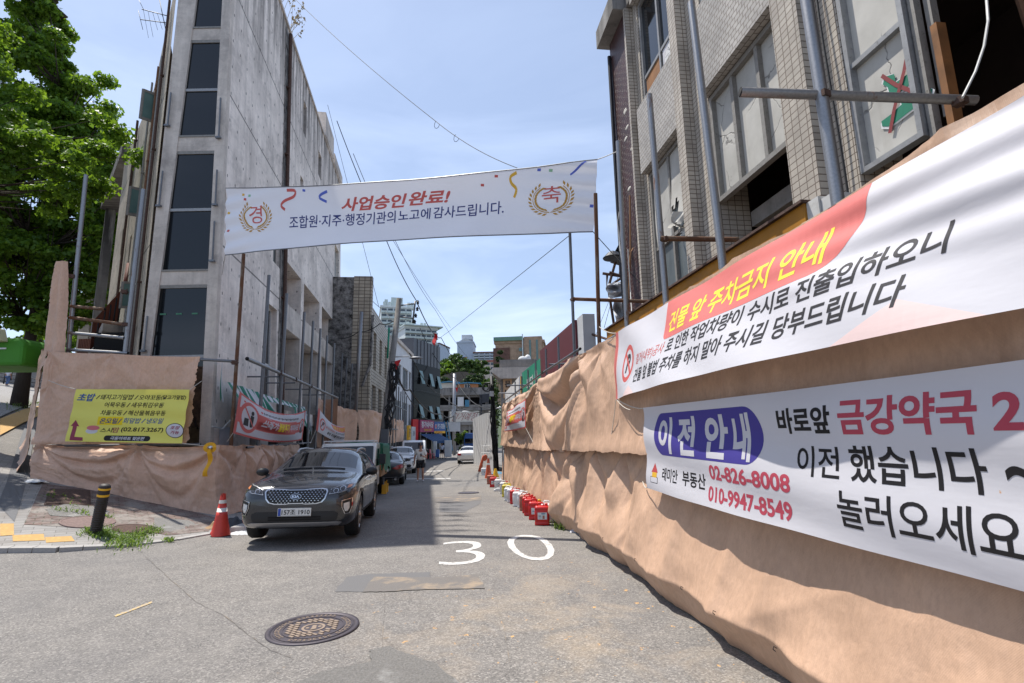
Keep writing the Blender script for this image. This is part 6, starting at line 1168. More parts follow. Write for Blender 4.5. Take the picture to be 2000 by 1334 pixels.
# ------------------------------------------------------------------ trees, plants, poles, wires, the side street
def leaf_mesh(name, centres, n, size, m, parent, flat=.6, droop=.35, seed=0):
    """n small two-triangle leaves scattered round the cluster centres (x, y, z, r, rz)"""
    rg = np.random.default_rng(seed); C_ = np.array(centres); w = C_[:, 3]**2; k = rg.choice(len(C_), n, p=w/w.sum()); c = C_[k]
    d = rg.normal(size=(n, 3)); d /= np.linalg.norm(d, axis=1)[:, None]; r = rg.random(n)**.45
    P = c[:, :3]+d*(r*c[:, 3])[:, None]*np.stack([np.ones(n), np.ones(n), c[:, 4]/c[:, 3]], 1)
    nrm = rg.normal(size=(n, 3))*np.array([1, 1, .8])+d*.7+np.array([0, 0, .7]); nrm /= np.linalg.norm(nrm, axis=1)[:, None]
    a = np.cross(nrm, rg.normal(size=(n, 3))); a /= np.linalg.norm(a, axis=1)[:, None]; b = np.cross(nrm, a); s = (size*(.6+.8*rg.random(n)))[:, None]
    V = np.stack([P, P+a*s*.62+b*s*.35+nrm*s*.12, P+b*s, P-a*s*.62+b*s*.35+nrm*s*.12], 1).reshape(-1, 3)
    inv = FR[parent.name].inverted(); R3 = np.array(inv.to_3x3()); V = V @ R3.T+np.array(inv.translation)
    me = bpy.data.meshes.new(name); me.vertices.add(len(V)); me.vertices.foreach_set('co', V.ravel()); me.loops.add(n*4); me.loops.foreach_set('vertex_index', np.arange(n*4)); me.polygons.add(n); me.polygons.foreach_set('loop_start', np.arange(0, n*4, 4)); me.polygons.foreach_set('loop_total', np.full(n, 4)); me.materials.append(m); me.update(); me.validate()
    o = bpy.data.objects.new(name, me); COL.objects.link(o); o.parent = parent; FR[o.name] = FR[parent.name]; return o
def tree(lab, base, H, crown, n, size, m, r0=.25, seed=1, group=None, name='tree', nb=9):
    """crown: list of (dx, dy, z, radius) big lobes; leaf clusters hang on the limbs inside them"""
    rg = random.Random(seed); t = thing(name, lab, 'tree', base, group); mb = MB(); top = crown[-1]
    sp = [base+Vector((0, 0, -.4)), base+Vector((.05, 0, H*.12)), base+Vector((.1*r0*4, .1, H*.3)), base+Vector((top[0]*.4, top[1]*.4, H*.6)), base+Vector((top[0]*.8, top[1]*.8, H*.9))]
    mb.tube(sp, [r0*1.5, r0*1.05, r0*.9, r0*.5, r0*.12], 10); mb.build('trunk', Mt['bark'], t, True)
    cl = []; br = MB()
    for dx, dy, z, r in crown:
        c = base+Vector((dx, dy, z))
        for k in range(nb):
            d = Vector((rg.gauss(0, 1), rg.gauss(0, 1), rg.gauss(0, .8))).normalized(); q = c+d*r*rg.uniform(.45, 1.0); rr = r*rg.uniform(.26, .44); cl.append((q.x, q.y, q.z, rr, rr*rg.uniform(.4, .7)))
            s_ = base+Vector((dx*.25, dy*.25, max(H*.25, z-r*.9))); br.tube([s_, interp(s_, q, .5)+Vector((0, 0, -.15*r)), q], [r0*.22, r0*.13, r0*.03], 5)
    br.build('limb', Mt['bark'], t, True); leaf_mesh('crown', cl, n, size, m, t, seed=seed); return t
def build_plants():
    b = G(36, 795); b = Vector((b.x, b.y, sw(b.x, b.y))); k = b.y/1010.
    def L_(px, py, r, dy=0): q = A(px, py, b.y)-b; return (q.x, dy, q.z, r*k)
    tree('big ginkgo street tree with a dense bright green crown at the left edge', b, 20, [L_(100, 620, 55), L_(170, 540, 50), L_(195, 430, 55), L_(215, 330, 42), L_(20, 610, 60, -1), L_(75, 520, 80, -2), L_(60, 380, 110, -2.5), L_(110, 320, 90, -2), L_(120, 130, 60, -1), L_(120, 560, 75), L_(30, 540, 95, -1), L_(150, 470, 80), L_(60, 450, 110, 1), L_(150, 360, 85), L_(20, 350, 130, -1), L_(175, 270, 62), L_(110, 250, 105), L_(-40, 420, 130), L_(150, 180, 70, .5), L_(60, 160, 120, -1), L_(-60, 200, 140), L_(75, 60, 75), L_(-20, 40, 120), L_(90, 0, 50), L_(10, -60, 100), L_(-40, -140, 90)], 150000, .18, Mt['leaf'], .27, 3, nb=12)
    b2 = Vector((-17.2, 12.6, 0)); b2.z = sw(b2.x, b2.y)
    tree('nearer ginkgo whose branches hang in at the top left corner of the view', b2, 11, [(4.0, .9, 7.6, 1.2), (3.3, -.6, 7.0, 1.2), (4.3, 2.2, 8.8, 1.2), (3.4, 2.6, 7.4, 1.1), (1.6, -.2, 6.2, 1.5), (.8, .3, 8.0, 2.0), (2.3, .4, 9.2, 1.5), (2.6, -.3, 7.4, 1.0), (-.6, -1, 9, 2.2), (.5, .5, 11.0, 2.0), (-1.5, .8, 7, 2)], 40000, .11, Mt['leaf'], .16, 5, nb=10)
    b3 = Vector((-33, 44, gh(-33, 44)))
    tree('leafy tree on the side street seen between the scaffold rails', A(150, 720, 34), 9, [(1.0, 0, 2.2, 1.3), (-1.5, 1, 3.6, 1.6), (.6, 0, 4.6, 1.7), (2.4, 1, 3.6, 1.2)], 7000, .16, Mt['leaf'], .12, 7, nb=8)
    tree('yellowish young tree in front of the grey side street wall', A(20, 735, 52), 6, [(0, 0, 2.8, 1.5), (1.6, .5, 2.4, 1.2), (-2, 0, 3, 1.6)], 4000, .2, Mt['grass'], .1, 8)
    tree('dark tree far up the side street behind the green kiosk', A(90, 715, 62), 12, [(0, 0, 3.5, 3), (3.5, 0, 4, 2.6), (-4, 1, 5, 3.2), (6.5, 1, 3, 2.4), (1, 0, 7, 3.2)], 9000, .3, Mt['leaf'], .2, 9)
    # hill trees and the shrub at the end of the street
    for k, (px, py, Y, w, h, m, lb) in enumerate(((838, 745, 104, 52, 52, 'leaf', 'bright green tree at the left end of the hill, above the cream hut'), (872, 742, 106, 54, 50, 'leaf', 'rounded bright green tree on the hill beside the black glass building'), (908, 738, 104, 62, 60, 'leaf_far', 'dark green tree at the centre of the hill below the emblem gable'), (936, 736, 106, 46, 46, 'leaf_far', 'olive tree right of the hill centre, below the wide apartment block'), (884, 722, 112, 50, 40, 'leaf_far', 'tree behind the hill centre, just under the lilac gable'), (978, 745, 98, 36, 72, 'leaf_dark', 'dark conical evergreen on the hill left of the tan brick building'), (955, 768, 84, 36, 34, 'leaf_far', 'green bush beside the orange roof hut'), (930, 752, 92, 60, 26, 'leaf_dark', 'low dark bush behind the derelict building roof'), (866, 758, 95, 44, 22, 'leaf_dark', 'low dark bush above the cream hut'))):
        b = A(px, py, Y); s_ = Y/1010.; r_ = w*s_*.40; hh = h*s_*.8
        if lb.startswith('dark con'): cr = [(0, 0, hh*.25, r_), (0, 0, hh*.5, r_*.8), (0, 0, hh*.75, r_*.55), (0, 0, hh, r_*.3)]
        else: cr = [(-r_*.6, 0, hh*.35, r_*.62), (r_*.6, .3, hh*.38, r_*.62), (0, -.5, hh*.3, r_*.7), (-r_*.25, 0, hh*.7, r_*.6), (r_*.3, 0, hh*.68, r_*.55)]
        tree(lb, b, hh*.8, cr, 4200, .27, Mt[m], .16, 20+k, 'trees on the hill')
    b = G(985-60, 892); b = A(926, 880, 62); b = A(903, 872, 60); tree('small bright green shrub by the blank board at the end of the street', Vector((b.x, b.y, gh(b.x, b.y))), 2.4, [(0, 0, 1.5, .9), (.5, .1, 2.2, .8), (-.4, 0, 2.3, .7)], 2200, .14, Mt['grass'], .06, 31, name='shrub')
    for px, sd in ((966, 1), (968, 2)): b = A(px+6, 830-20*sd, 40); 
    t = thing('climbing_plant', 'green creeper rising behind the black utility pole on the right', 'plant', A(972, 850, 40)); leaf_mesh('foliage', [(*A(967+random.uniform(-3, 5), y, 40+random.uniform(-.5, .5)), .3, .5) for y in range(745, 880, 9)], 900, .14, Mt['leaf_far'], t, seed=41)
    b = A(600, 70, 13); t = thing('roof_reed', 'dry reeds and weeds growing on the roof edge of the concrete building', 'plant', FW @ Vector((4.5, .3, 19.0))); mb = MB(); rg = random.Random(2); cl = []
    for k in range(26):
        s_ = 1.5+rg.random()**1.3*6; p = FW @ Vector((s_, .5+.1, 19.0)); h = rg.uniform(.5, 1.9); e = p+Vector((rg.uniform(.1, .7), rg.uniform(-.3, .3), h)); mb.tube([p, interp(p, e, .6)+Vector((0, 0, .1)), e], [.012, .008, .004], 4)
        for q in range(4): cl.append((*(interp(p, e, .55+.13*q)), .13, .1))
    mb.build('stem', Mt['straw'], t); leaf_mesh('leaf', cl, 420, .09, Mt['straw'], t, seed=4)
    t = thing('weed', 'weeds along the pavement edge round the foot of the black bollard', 'weeds', GS(225, 1050), 'weeds in the pavement'); t2 = thing('weed', 'low weeds with small white scraps at the foot of the right tarp', 'weeds', G(1110, 1030), 'weeds in the pavement'); t3 = thing('weed', 'tuft of weeds between the round rusty cover and the red cone', 'weeds', GS(285, 1043), 'weeds in the pavement')
    def tuft(t, pts, n, h, sd, fn=sw):
        rg = random.Random(sd); mb = MB()
        for k in range(n):
            px, py, sp = rg.choice(pts); p = G(px+rg.gauss(0, sp), py+rg.gauss(0, sp*.3)); p = Vector((p.x, p.y, max(fn(p.x, p.y), gh(p.x, p.y)))); hh = h*rg.uniform(.4, 1.2); a = rg.uniform(0, 6.28); d = Vector((math.cos(a), math.sin(a), 0))*hh*rg.uniform(.5, 1.6); w = Vector((-d.y, d.x, 0)).normalized()*.006*rg.uniform(.6, 1.6)
            q = p+d*.5+Vector((0, 0, hh*.75)); e = p+d+Vector((0, 0, hh*rg.uniform(.5, 1.0))); mb.face([p-w, p+w, q+w*1.3, q-w*1.3]); mb.face([q-w*1.3, q+w*1.3, e])
        o = mb.build('blades', Mt['grass'], t); o['kind'] = 'stuff'
    tuft(t, [(195, 1050, 14), (215, 1055, 22), (182, 1048, 8), (240, 1064, 26), (255, 1062, 20)], 900, .085, 1); tuft(t3, [(300, 1040, 9), (285, 1046, 12), (275, 1050, 8), (330, 1058, 5), (240, 962, 6)], 420, .07, 2); tuft(t2, [(1082, 1018, 5), (1090, 1026, 6), (1100, 1034, 6), (1118, 1030, 4)], 160, .13, 3, gh)
    tuft(thing('weed', 'sparse weeds in the joints of the brown brick paving', 'weeds', GS(130, 1010), 'weeds in the pavement'), [(120, 1005, 12), (160, 1010, 14), (140, 990, 16), (210, 1018, 8), (100, 975, 10)], 160, .07, 4)
    tuft(thing('weed', 'sparse grass round the trunk of the big ginkgo', 'weeds', GS(36, 797), 'weeds in the pavement'), [(30, 797, 14), (60, 793, 10), (90, 789, 8)], 200, .25, 5)
build_plants()
def pole_part(t, name, pts, r, m, n=8): q = MB(); q.tube(pts, r, n); return q.build(name, Mt[m], t, True)
def build_poles():
    Y = 26.5; b = A(738, 872, Y); top = A(780, 583, Y); b.z = -1; t = thing('utility_pole', 'leaning concrete utility pole wrapped in black cables with a street lamp arm, left side', 'utility pole', Vector((b.x, b.y, gh(b.x, b.y))))
    pole_part(t, 'pole', [b, interp(b, top, .5), top], [.2, .17, .14], 'concrete_grey', 12)
    P = lambda x, y, d=0: A(x, y, Y+d)
    for seg, r in (([(778, 597), (812, 593)], .04), ([(775, 618), (808, 622)], .04), ([(811, 588), (806, 631)], .05)): pole_part(t, 'crossarm', [P(*q) for q in seg], r, 'steel', 4)
    for x, y in ((816, 590), (815, 603), (812, 616), (810, 628)): q = MB(Matrix.Translation(P(x, y))); q.lathe([(.03, -.12), (.08, -.1), (.05, -.04), (.09, 0), (.05, .05), (.03, .1)], n=8); q.build('insulator', Mt['black_plastic'], t)
    pole_part(t, 'lamp_arm', [P(764, 697), P(800, 696)], .04, 'white_panel', 6); q = MB(Matrix.Translation(P(813, 699, -.0))); q.ball((0, 0, 0), (.36, .14, .075), 12); q.build('lamp_head', Mt['steel'], t, True)
    rg = random.Random(6)
    for k in range(9):
        pts = [P(752+rg.uniform(-5, 10)+(770-752)*v+4*math.sin(v*9+k), 850-140*v, -.25+.1*rg.random()) for v in [i/8 for i in range(9)]]; pole_part(t, 'cable', pts, .035, 'wire', 5)
    for k in range(5): a = rg.uniform(0, 6.28); pole_part(t, 'cable_loop', [P(769+10*math.cos(a+i*.7)*rg.uniform(.6, 1.2), 735+26*math.sin(a+i*.7)*rg.uniform(.6, 1.2), -.3) for i in range(9)], .022, 'wire', 5)
    q = MB(); c = P(752, 850, -.4); q.box(c.x-.18, c.x+.18, c.y-.1, c.y+.1, c.z-.4, c.z+.3); q.build('meter_box', Mt['steel'], t); pole_part(t, 'green_wrap', [P(760, 640, -.2), P(757, 700, -.2)], .05, 'teal_sign', 5)
    q = MB(); f = P(770, 706, -.3); q.face([f, f+Vector((.35, 0, .1)), f+Vector((.12, 0, -.45))]); q.build('red_flag', Mt['red_flag'], t)
    Y = 70; t = thing('steel_pole', 'slim grey steel pole with lamp and red flag at the street end', 'utility pole', A(887, 885, Y)); pole_part(t, 'pole', [A(887, 890, Y), A(887.5, 730, Y)], .22, 'galv', 10)
    pole_part(t, 'lamp_arm', [A(888, 800, Y), A(903, 803, Y)], .06, 'steel', 5); q = MB(Matrix.Translation(A(908, 804, Y))); q.ball((0, 0, 0), (.5, .2, .12), 10); q.build('lamp_head', Mt['white_panel'], t, True); q = MB(); q.box(*[v for p in zip(A(882, 812, Y-.4), A(888, 800, Y-.2)) for v in p]); q.build('box', Mt['grey_wall'], t)
    f = A(889, 757, Y-.3); q = MB(); q.face([f, f+Vector((.38, 0, .0)), f+Vector((.25, 0, -.7))]); q.build('red_flag', Mt['red_flag'], t)
    Y = 32.5; t = thing('utility_pole', 'black cable covered utility pole in front of the white site fence on the right', 'utility pole', A(968, 915, Y)); pole_part(t, 'pole', [A(970, 925, Y), A(960, 735, Y)], [.17, .12], 'black_metal', 10)
    rg = random.Random(8)
    for k in range(6): pole_part(t, 'cable', [A(966+rg.uniform(-4, 4)-6*v+2*math.sin(v*8+k), 900-150*v, Y-.2) for v in [i/8 for i in range(9)]], .04, 'wire', 5)
    for c, r in (((948, 757), 6), ((951, 758), 7)): pole_part(t, 'cable_coil', [A(c[0]+r*math.cos(i*.63), c[1]+r*math.sin(i*.63), Y) for i in range(11)], .03, 'wire', 5)
    pole_part(t, 'crossarm', [A(946, 749, Y), A(968, 746, Y)], .05, 'black_metal', 5); q = MB(); c = A(960, 769, Y-.3); q.box(c.x-.12, c.x+.14, c.y-.05, c.y+.1, c.z-.16, c.z+.16); q.build('white_sign', Mt['white_panel'], t)
    pole_part(t, 'bracket', [A(963, 797, Y), A(990, 796, Y)], .04, 'steel', 5)
    # overhead wires, each its own
    def wire(lab, pts, r, sag=0., m='wire', seg=14):
        Q = [A(*p) for p in pts]; P_ = []
        for a, b in zip(Q, Q[1:]):
            for k in range(seg): u = k/seg; P_.append(interp(a, b, u)+Vector((0, 0, -sag*4*u*(1-u))))
        P_.append(Q[-1]); q = MB(); q.tube(P_, r, 5); return tag(q.build('overhead_wire', Mt[m]), lab, 'wire', 'overhead wires')
    w = wire('thin twisted wire from the concrete building roof down to the street banner', [(572, -6, 15.5), (850, 236, 12), (1010, 328, 10.2)], .008, .12)
    q = MB()
    for x, y, Y in ((852, 240, 12), (890, 266, 11.6)): q.tube([A(x+6*math.cos(a)*(1-a/8), y+4+7*math.sin(a), Y) for a in [i*.7 for i in range(8)]], .006, 5)
    o = q.build('wire_loop', Mt['wire'], None); o.parent = w; o.matrix_parent_inverse = w.matrix_world.inverted()
    wire('thick black cable passing behind the street banner to the leaning pole', [(658, 236, 26), (755, 470, 26), (815, 590, 26.5)], .022, .2); wire('black cable running on from the leaning pole over the street', [(815, 592, 26.5), (862, 660, 45), (940, 780, 70)], .03, .5); wire('grey wire behind the banner, right of the thick black cable', [(690, 300, 22), (768, 470, 30), (880, 640, 60)], .014, .2, 'wire'); wire('second fine wire parallel to it further right', [(772, 470, 30), (850, 605, 45), (915, 700, 70)], .016, .3)
    wire('thin rope from the grey scaffold pole across the sky with a red pennant', [(1112, 460, 10.5), (880, 645, 24), (848, 668, 27)], .008, .0); wire('heavy cable bundle sagging from the leaning pole to the black pole on the right', [(772, 715, 26.5), (800, 760, 31), (862, 808, 42), (890, 806, 70)], .05, .5); wire('cable from the steel pole down to the right utility pole', [(820, 640, 60), (890, 740, 60), (968, 800, 34)], .04, .9); wire('cable from the tiled wall to the leaning pole with loose turns', [(662, 660, 31), (700, 648, 30), (742, 632, 28), (775, 622, 26.5)], .025, .15); wire('short cable from the tiled roof to the apartments behind the pole', [(722, 582, 31), (752, 606, 40), (780, 640, 27)], .018, .1)
    wire('low cable crossing in front of the black glass building', [(800, 690, 30), (860, 770, 45), (960, 805, 33)], .03, .5); wire('lowest cable below the propped green panes', [(768, 720, 26.5), (840, 820, 50), (888, 800, 69)], .03, .6); wire('very thin wire at the right between the scaffold poles', [(1226, 470, 12), (1180, 640, 11)], .006, 0); wire('second very thin wire right of the rusty pole', [(1200, 560, 14), (1150, 690, 13)], .006, 0); wire('fine wire rising to the corner of the concrete building roof', [(640, 205, 30), (740, 600, 28)], .012, 0)
    q = MB(); q.grid(lambda u, v: A(848+6*u-3*v+1.5*math.sin(v*6), 650+22*v+3*u, 26.8+.2*math.sin(v*5)), 3, 8); tag(q.build('pennant', Mt['red_flag'], smooth=True), 'red pennant hanging from the thin rope in the sky', 'pennant')
    # antenna on the concrete building
    Y = 15; t = thing('antenna', 'old television antenna on the left edge of the concrete building roof', 'antenna', A(328, 40, Y))
    for seg, r in (([(277, 18), (331, 32)], .014), ([(274, 38), (328, 45)], .014), ([(310, -8), (326, 70)], .012), ([(270, -3), (281, 20)], .008), ([(270, 20), (279, 58)], .008)): pole_part(t, 'boom', [A(*p, Y) for p in seg], r, 'black_metal', 5)
    for k in range(6):
        x = 280+k*9; pole_part(t, 'element', [A(x, 19+k*2.2, Y-.2), A(x+10, 62-k*1.5+(12 if k < 2 else 0), Y+.1)], .006, 'black_metal', 4)
build_poles()
def build_side_street():
    # grey brick building with blue letters behind the concrete one
    p = A(160, 690, 33); M = frame(A(205, 690, 33).x-1.2, 33, 0, R(-40)); t = thing('brick_building', 'grey brick clinic building with blue letters half hidden behind the concrete building', 'building', frame(A(178, 700, 33).x, 33, 3))
    x0, x1 = A(187, 600, 33).x, A(250, 600, 33).x; q = MB(); q.box(x0, x1+3, 33, 40, 0, A(200, 390, 33).z); q.build('wall', Mt['brick_grey'], t); q = MB(); xa = A(166, 600, 33).x; q.box(xa, x0-.01, 32.7, 34, 0, A(200, 420, 33).z); q.build('column', Mt['concrete_frame'], t)
    def letter(ch, c, w, h): a, b = A(c[0]-w/2, c[1]+h/2, 32.8), A(c[0]+w/2, c[1]-h/2, 32.8); q = MB(); Print(q, lambda u, v, l: (a.x+(b.x-a.x)*u, 32.93-l, a.z+(b.z-a.z)*v), None, .01).text(ch, (0, 0, 1, 1), 0, .05); q.build('letter', Mt['blue_letter'], t)
    letter('외', (217, 455), 24, 24); letter('과', (204, 575), 24, 22)
    # red slatted stair rail climbing beside the concrete building
    Y = 15.3; t = thing('stair_railing', 'rust red slatted timber stair railing sloping up beside the concrete building', 'railing', A(180, 690, Y)); bl, br, tr, tl = A(176, 681, Y-.3), A(231, 622, Y+.6), A(240, 566, Y+.6), A(182, 630, Y-.3)
    for k in range(12):
        u = k/11; a, b = interp(bl, tl, u), interp(br, tr, u); q = MB(); n = Vector((.2, -.9, .3)).normalized()*.02; v = (tl-bl).normalized()*.035; q.face([a-v-n, b-v-n, b+v-n, a+v-n]); q.face([a-v+n, a+v+n, b+v+n, b-v+n]); q.face([a+v-n, b+v-n, b+v+n, a+v+n]); q.face([a-v-n, a-v+n, b-v+n, b-v-n]); q.build('slat', Mt['plank_red'], t)
    for k in range(5): u = (k+.5)/5; pole_part(t, 'post', [interp(bl, br, u)+Vector((0, .08, -.1)), interp(tl, tr, u)+Vector((0, .08, .05))], .03, 'black_metal', 5)
    pole_part(t, 'post', [A(236, 600, Y+.6), A(252, 515, Y+.8)], .08, 'plank_red', 4); q = MB(); a, b = A(178, 686, Y), A(236, 640, Y+.6); q.prism([(a.x, a.z-.0), (b.x, b.z+.1), (b.x, b.z-.22), (a.x, a.z-.28)], 'y', Y-.1, Y+1.2); q.build('stringer', Mt['concrete_frame'], t)
    q = MB(); [q.box(A(150+k*3.2, 690, 16).x, A(152.2+k*3.2, 690, 16).x, 16, 16.06, A(150, 700, 16).z, A(150, 662, 16).z) for k in range(10)]; tag(q.build('slat_fence', Mt['plank_red']), 'low dark slatted fence behind the scaffold rails', 'fence')
    q = MB(); c = A(222, 670, 15); q.box(c.x-.5, c.x+.9, 14.9, 17, 0, c.z+.3); tag(q.build('stair_well', Mt['void']), 'dark stair well opening under the red slatted railing', 'stair well')  # solid near-black box; its colour stands for the opening's shade
    # far concrete wall, guard rail, kiosk
    p, r_ = A(-60, 700, 62), A(245, 690, 58); q = MB(); H = 4.2
    q.grid(lambda u, v: interp(Vector((p.x, p.y, gh(p.x, p.y)-.5)), Vector((r_.x, r_.y, gh(r_.x, r_.y)-.5)), u)+Vector((0, 0, H*v)), 20, 2); q.grid(lambda u, v: interp(Vector((p.x, p.y, gh(p.x, p.y)-.5)), Vector((r_.x, r_.y, gh(r_.x, r_.y)-.5)), u)+Vector((0, .3*v, H)), 20, 1); tag(q.build('retaining_wall', Mt['concrete_grey']), 'long grey concrete wall along the far side of the side street', 'wall')
    t = thing('guard_rail', 'dark steel guard rail in front of the far grey wall on the side street', 'railing', A(150, 760, 54)); f = lambda px: (lambda q: Vector((q.x, q.y, gh(q.x, q.y))))(A(px, 757, 56-.012*px))
    for h in (.35, .75, 1.15): pole_part(t, 'rail', [f(x)+Vector((0, 0, h)) for x in range(-20, 250, 20)], .05, 'black_metal', 5)
    for x in range(-20, 250, 26): pole_part(t, 'post', [f(x), f(x)+Vector((0, 0, 1.2))], .06, 'black_metal', 5)
    Y = 13.4; t = thing('market_kiosk', 'bright green kiosk canopy with a cream hatch reaching in at the left edge', 'kiosk', A(-40, 820, Y))
    xr = A(44, 700, Y).x; z = lambda y: A(20, y, Y).z; q = MB(); q.prism([(xr-2.6, z(654)), (A(38, 660, Y).x, z(660)), (A(46, 672, Y).x, z(672)), (xr, z(714)), (xr-2.6, z(712))], 'y', Y, Y+1.6); q.build('canopy', Mt['stall_green'], t, bevel=.09)
    q = MB(); q.prism([(xr-2.6, z(672)), (A(17, 668, Y).x, z(668)), (A(12, 644, Y).x, z(644)), (xr-2.6, z(640))], 'y', Y-.25, Y-.005); q.build('hatch', Mt['stall_cream'], t, bevel=.02); q = MB(); q.box(xr-2.6, A(13, 680, Y).x, Y-.03, Y-.002, z(682), z(679)); q.build('trim', Mt['white_panel'], t)
    pole_part(t, 'post', [Vector((xr-1.9, Y+.8, sw(xr-1.9, Y+.8))), Vector((xr-1.9, Y+.8, z(712)))], .06, 'steel', 8); pole_part(t, 'post', [Vector((xr-2.5, Y+.3, sw(xr-2.5, Y+.3))), Vector((xr-2.5, Y+.3, z(712)))], .06, 'steel', 8)
build_side_street()
# ------------------------------------------------------------------ vehicles: +x is forward, y left, z up; wheels on z = 0
from mathutils.bvhtree import BVHTree
def dgmesh(o): return bpy.data.meshes.new_from_object(o.evaluated_get(bpy.context.evaluated_depsgraph_get()))
def loft_body(stations, glass, sub=2, wheels=(), wr=.4, wy=.62):
    """half sections (9 points, bottom to roof) mirrored and lofted, smoothed, wheel wells cut; returns (mesh verts, faces, material index)"""
    v = []; f = []; mi = []; n = len(stations[0][1]); ring = []
    for x, P in stations:
        ids = []
        for y, z in P: v.append((x, y, z)); ids.append(len(v)-1)
        for y, z in P[-2:0:-1]: v.append((x, -y, z)); ids.append(len(v)-1)
        ring.append(ids)
    N = len(ring[0])
    for i in range(len(ring)-1):
        for j in range(N):
            a, b = ring[i], ring[i+1]; f.append([a[j], a[(j+1) % N], b[(j+1) % N], b[j]]); jj = j if j < n-1 else N-1-j; mi.append(glass(i, jj))
    f.append(ring[0][::-1]); mi.append(0); f.append(ring[-1]); mi.append(0)
    me = bpy.data.meshes.new('tmp'); me.from_pydata(v, [], f); 
    for k in range(3): me.materials.append(Mt['void'])
    me.polygons.foreach_set('material_index', mi); bm = bmesh.new(); bm.from_mesh(me); bmesh.ops.recalc_face_normals(bm, faces=bm.faces); bm.to_mesh(me); bm.free()
    o = bpy.data.objects.new('tmp', me); COL.objects.link(o); m = o.modifiers.new('s', 'SUBSURF'); m.levels = sub; m.render_levels = sub
    if wheels:
        cm = MB()
        for wx in wheels:
            for s in (-1, 1): cm.lathe([(wr, -.25), (wr, .5)], (wx, s*(wy+.3), wr-.04), 28, ax='y')
        cut = cm.build('tmpc', Mt['void'], origin=Vector((0, 0, 0)), weld=True); b = o.modifiers.new('b', 'BOOLEAN'); b.object = cut; b.operation = 'DIFFERENCE'; b.solver = 'EXACT'
    bpy.context.view_layer.update(); r = dgmesh(o); V = [w.co.copy() for w in r.vertices]; F = [(tuple(p.vertices), p.material_index) for p in r.polygons]
    bpy.data.objects.remove(o)
    if wheels: bpy.data.objects.remove(cut)
    return V, F
def split_build(V, F, M, names, t):
    out = {}
    for k, (nm, m) in enumerate(names):
        fs = [q for q, i in F if i == k]
        if not fs: continue
        idx = {}; mb = MB(M); ff = []
        for q in fs:
            r = []
            for i in q:
                if i not in idx: idx[i] = mb.av(V[i])
                r.append(idx[i])
            ff.append(r)
        mb.f = ff; mb.m = [0]*len(ff); o = mb.build(nm, m, t, True); out[nm] = o
        if hasattr(o.data, 'set_sharp_from_angle'): o.data.set_sharp_from_angle(angle=R(40))
    return out
def wheel(M, x, y, r, w, s, t, spokes=5, rim='rim'):
    Mw = M @ Matrix.Translation((x, y, r)); mb = MB(Mw)
    mb.lathe([(r*.62, -w/2), (r*.93, -w/2), (r, -w*.32), (r, w*.32), (r*.93, w/2), (r*.62, w/2)], n=32, ax='y', cap=False)
    ty = mb.build('tyre', Mt['rubber'], t, True); mb = MB(Mw); o = s*w*.42
    mb.lathe([(r*.66, s*w*.5), (r*.62, s*w*.46), (r*.58, s*w*.2), (.02, s*w*.16)], n=28, ax='y', cap=False)
    for k in range(spokes):
        for d in (-.13, .13):
            a = 2*math.pi*k/spokes+d; c, q = math.cos(a), math.sin(a); nx, nz_ = -q*.028, c*.028
            P = [(c*.05+nx, o, q*.05+nz_), (c*r*.62+nx, s*w*.48, q*r*.62+nz_), (c*r*.62-nx, s*w*.48, q*r*.62-nz_), (c*.05-nx, o, q*.05-nz_)]; mb.face(P); K = [(p[0]*.98, p[1]-s*.04, p[2]*.98) for p in P]; [mb.face([P[i], P[(i+1) % 4], K[(i+1) % 4], K[i]]) for i in range(4)]
    mb.lathe([(.07, o-.02*s), (.06, o+.02*s), (.01, o+.025*s)], n=16, ax='y', cap=False); mb.build('rim', Mt[rim], t if False else ty, True); return ty
class OnBody:
    """artwork drawn in a front, rear or side view and dropped on to the body along x or y"""
    def __init__(s, V, F, axis='x', sign=1): s.b = BVHTree.FromPolygons(V, [q for q, i in F]); s.axis, s.sign = axis, sign
    def S(s, mb, dflt):
        def f(a, b, l=0.):
            if s.axis == 'x': o, d = Vector((5*s.sign, a, b)), Vector((-s.sign, 0, 0))
            else: o, d = Vector((a, 3*s.sign, b)), Vector((0, -s.sign, 0))
            h = s.b.ray_cast(o, d); k = (h[0].x if s.axis == 'x' else h[0].y) if h[0] else dflt
            return Vector((k+l*s.sign, a, b)) if s.axis == 'x' else Vector((a, k+l*s.sign, b))
        return f
def slab(mb, S, poly, lift, m, inset=.0, du=.04, dv=.04, depth=.02):
    """a raised pad of an outline: its face at lift, its rim running back to the body"""
    Print(mb, S, du, lift, dv).poly(poly, m, 0); n = len(poly)
    for k in range(n):
        a, b = poly[k], poly[(k+1) % n]; st = max(1, int(math.hypot(b[0]-a[0], b[1]-a[1])/.05))
        for i in range(st):
            p, q = [(a[0]+(b[0]-a[0])*(i+j)/st, a[1]+(b[1]-a[1])*(i+j)/st) for j in (0, 1)]; mb.face([S(*p, lift), S(*q, lift), S(*q, lift-depth), S(*p, lift-depth)], m)
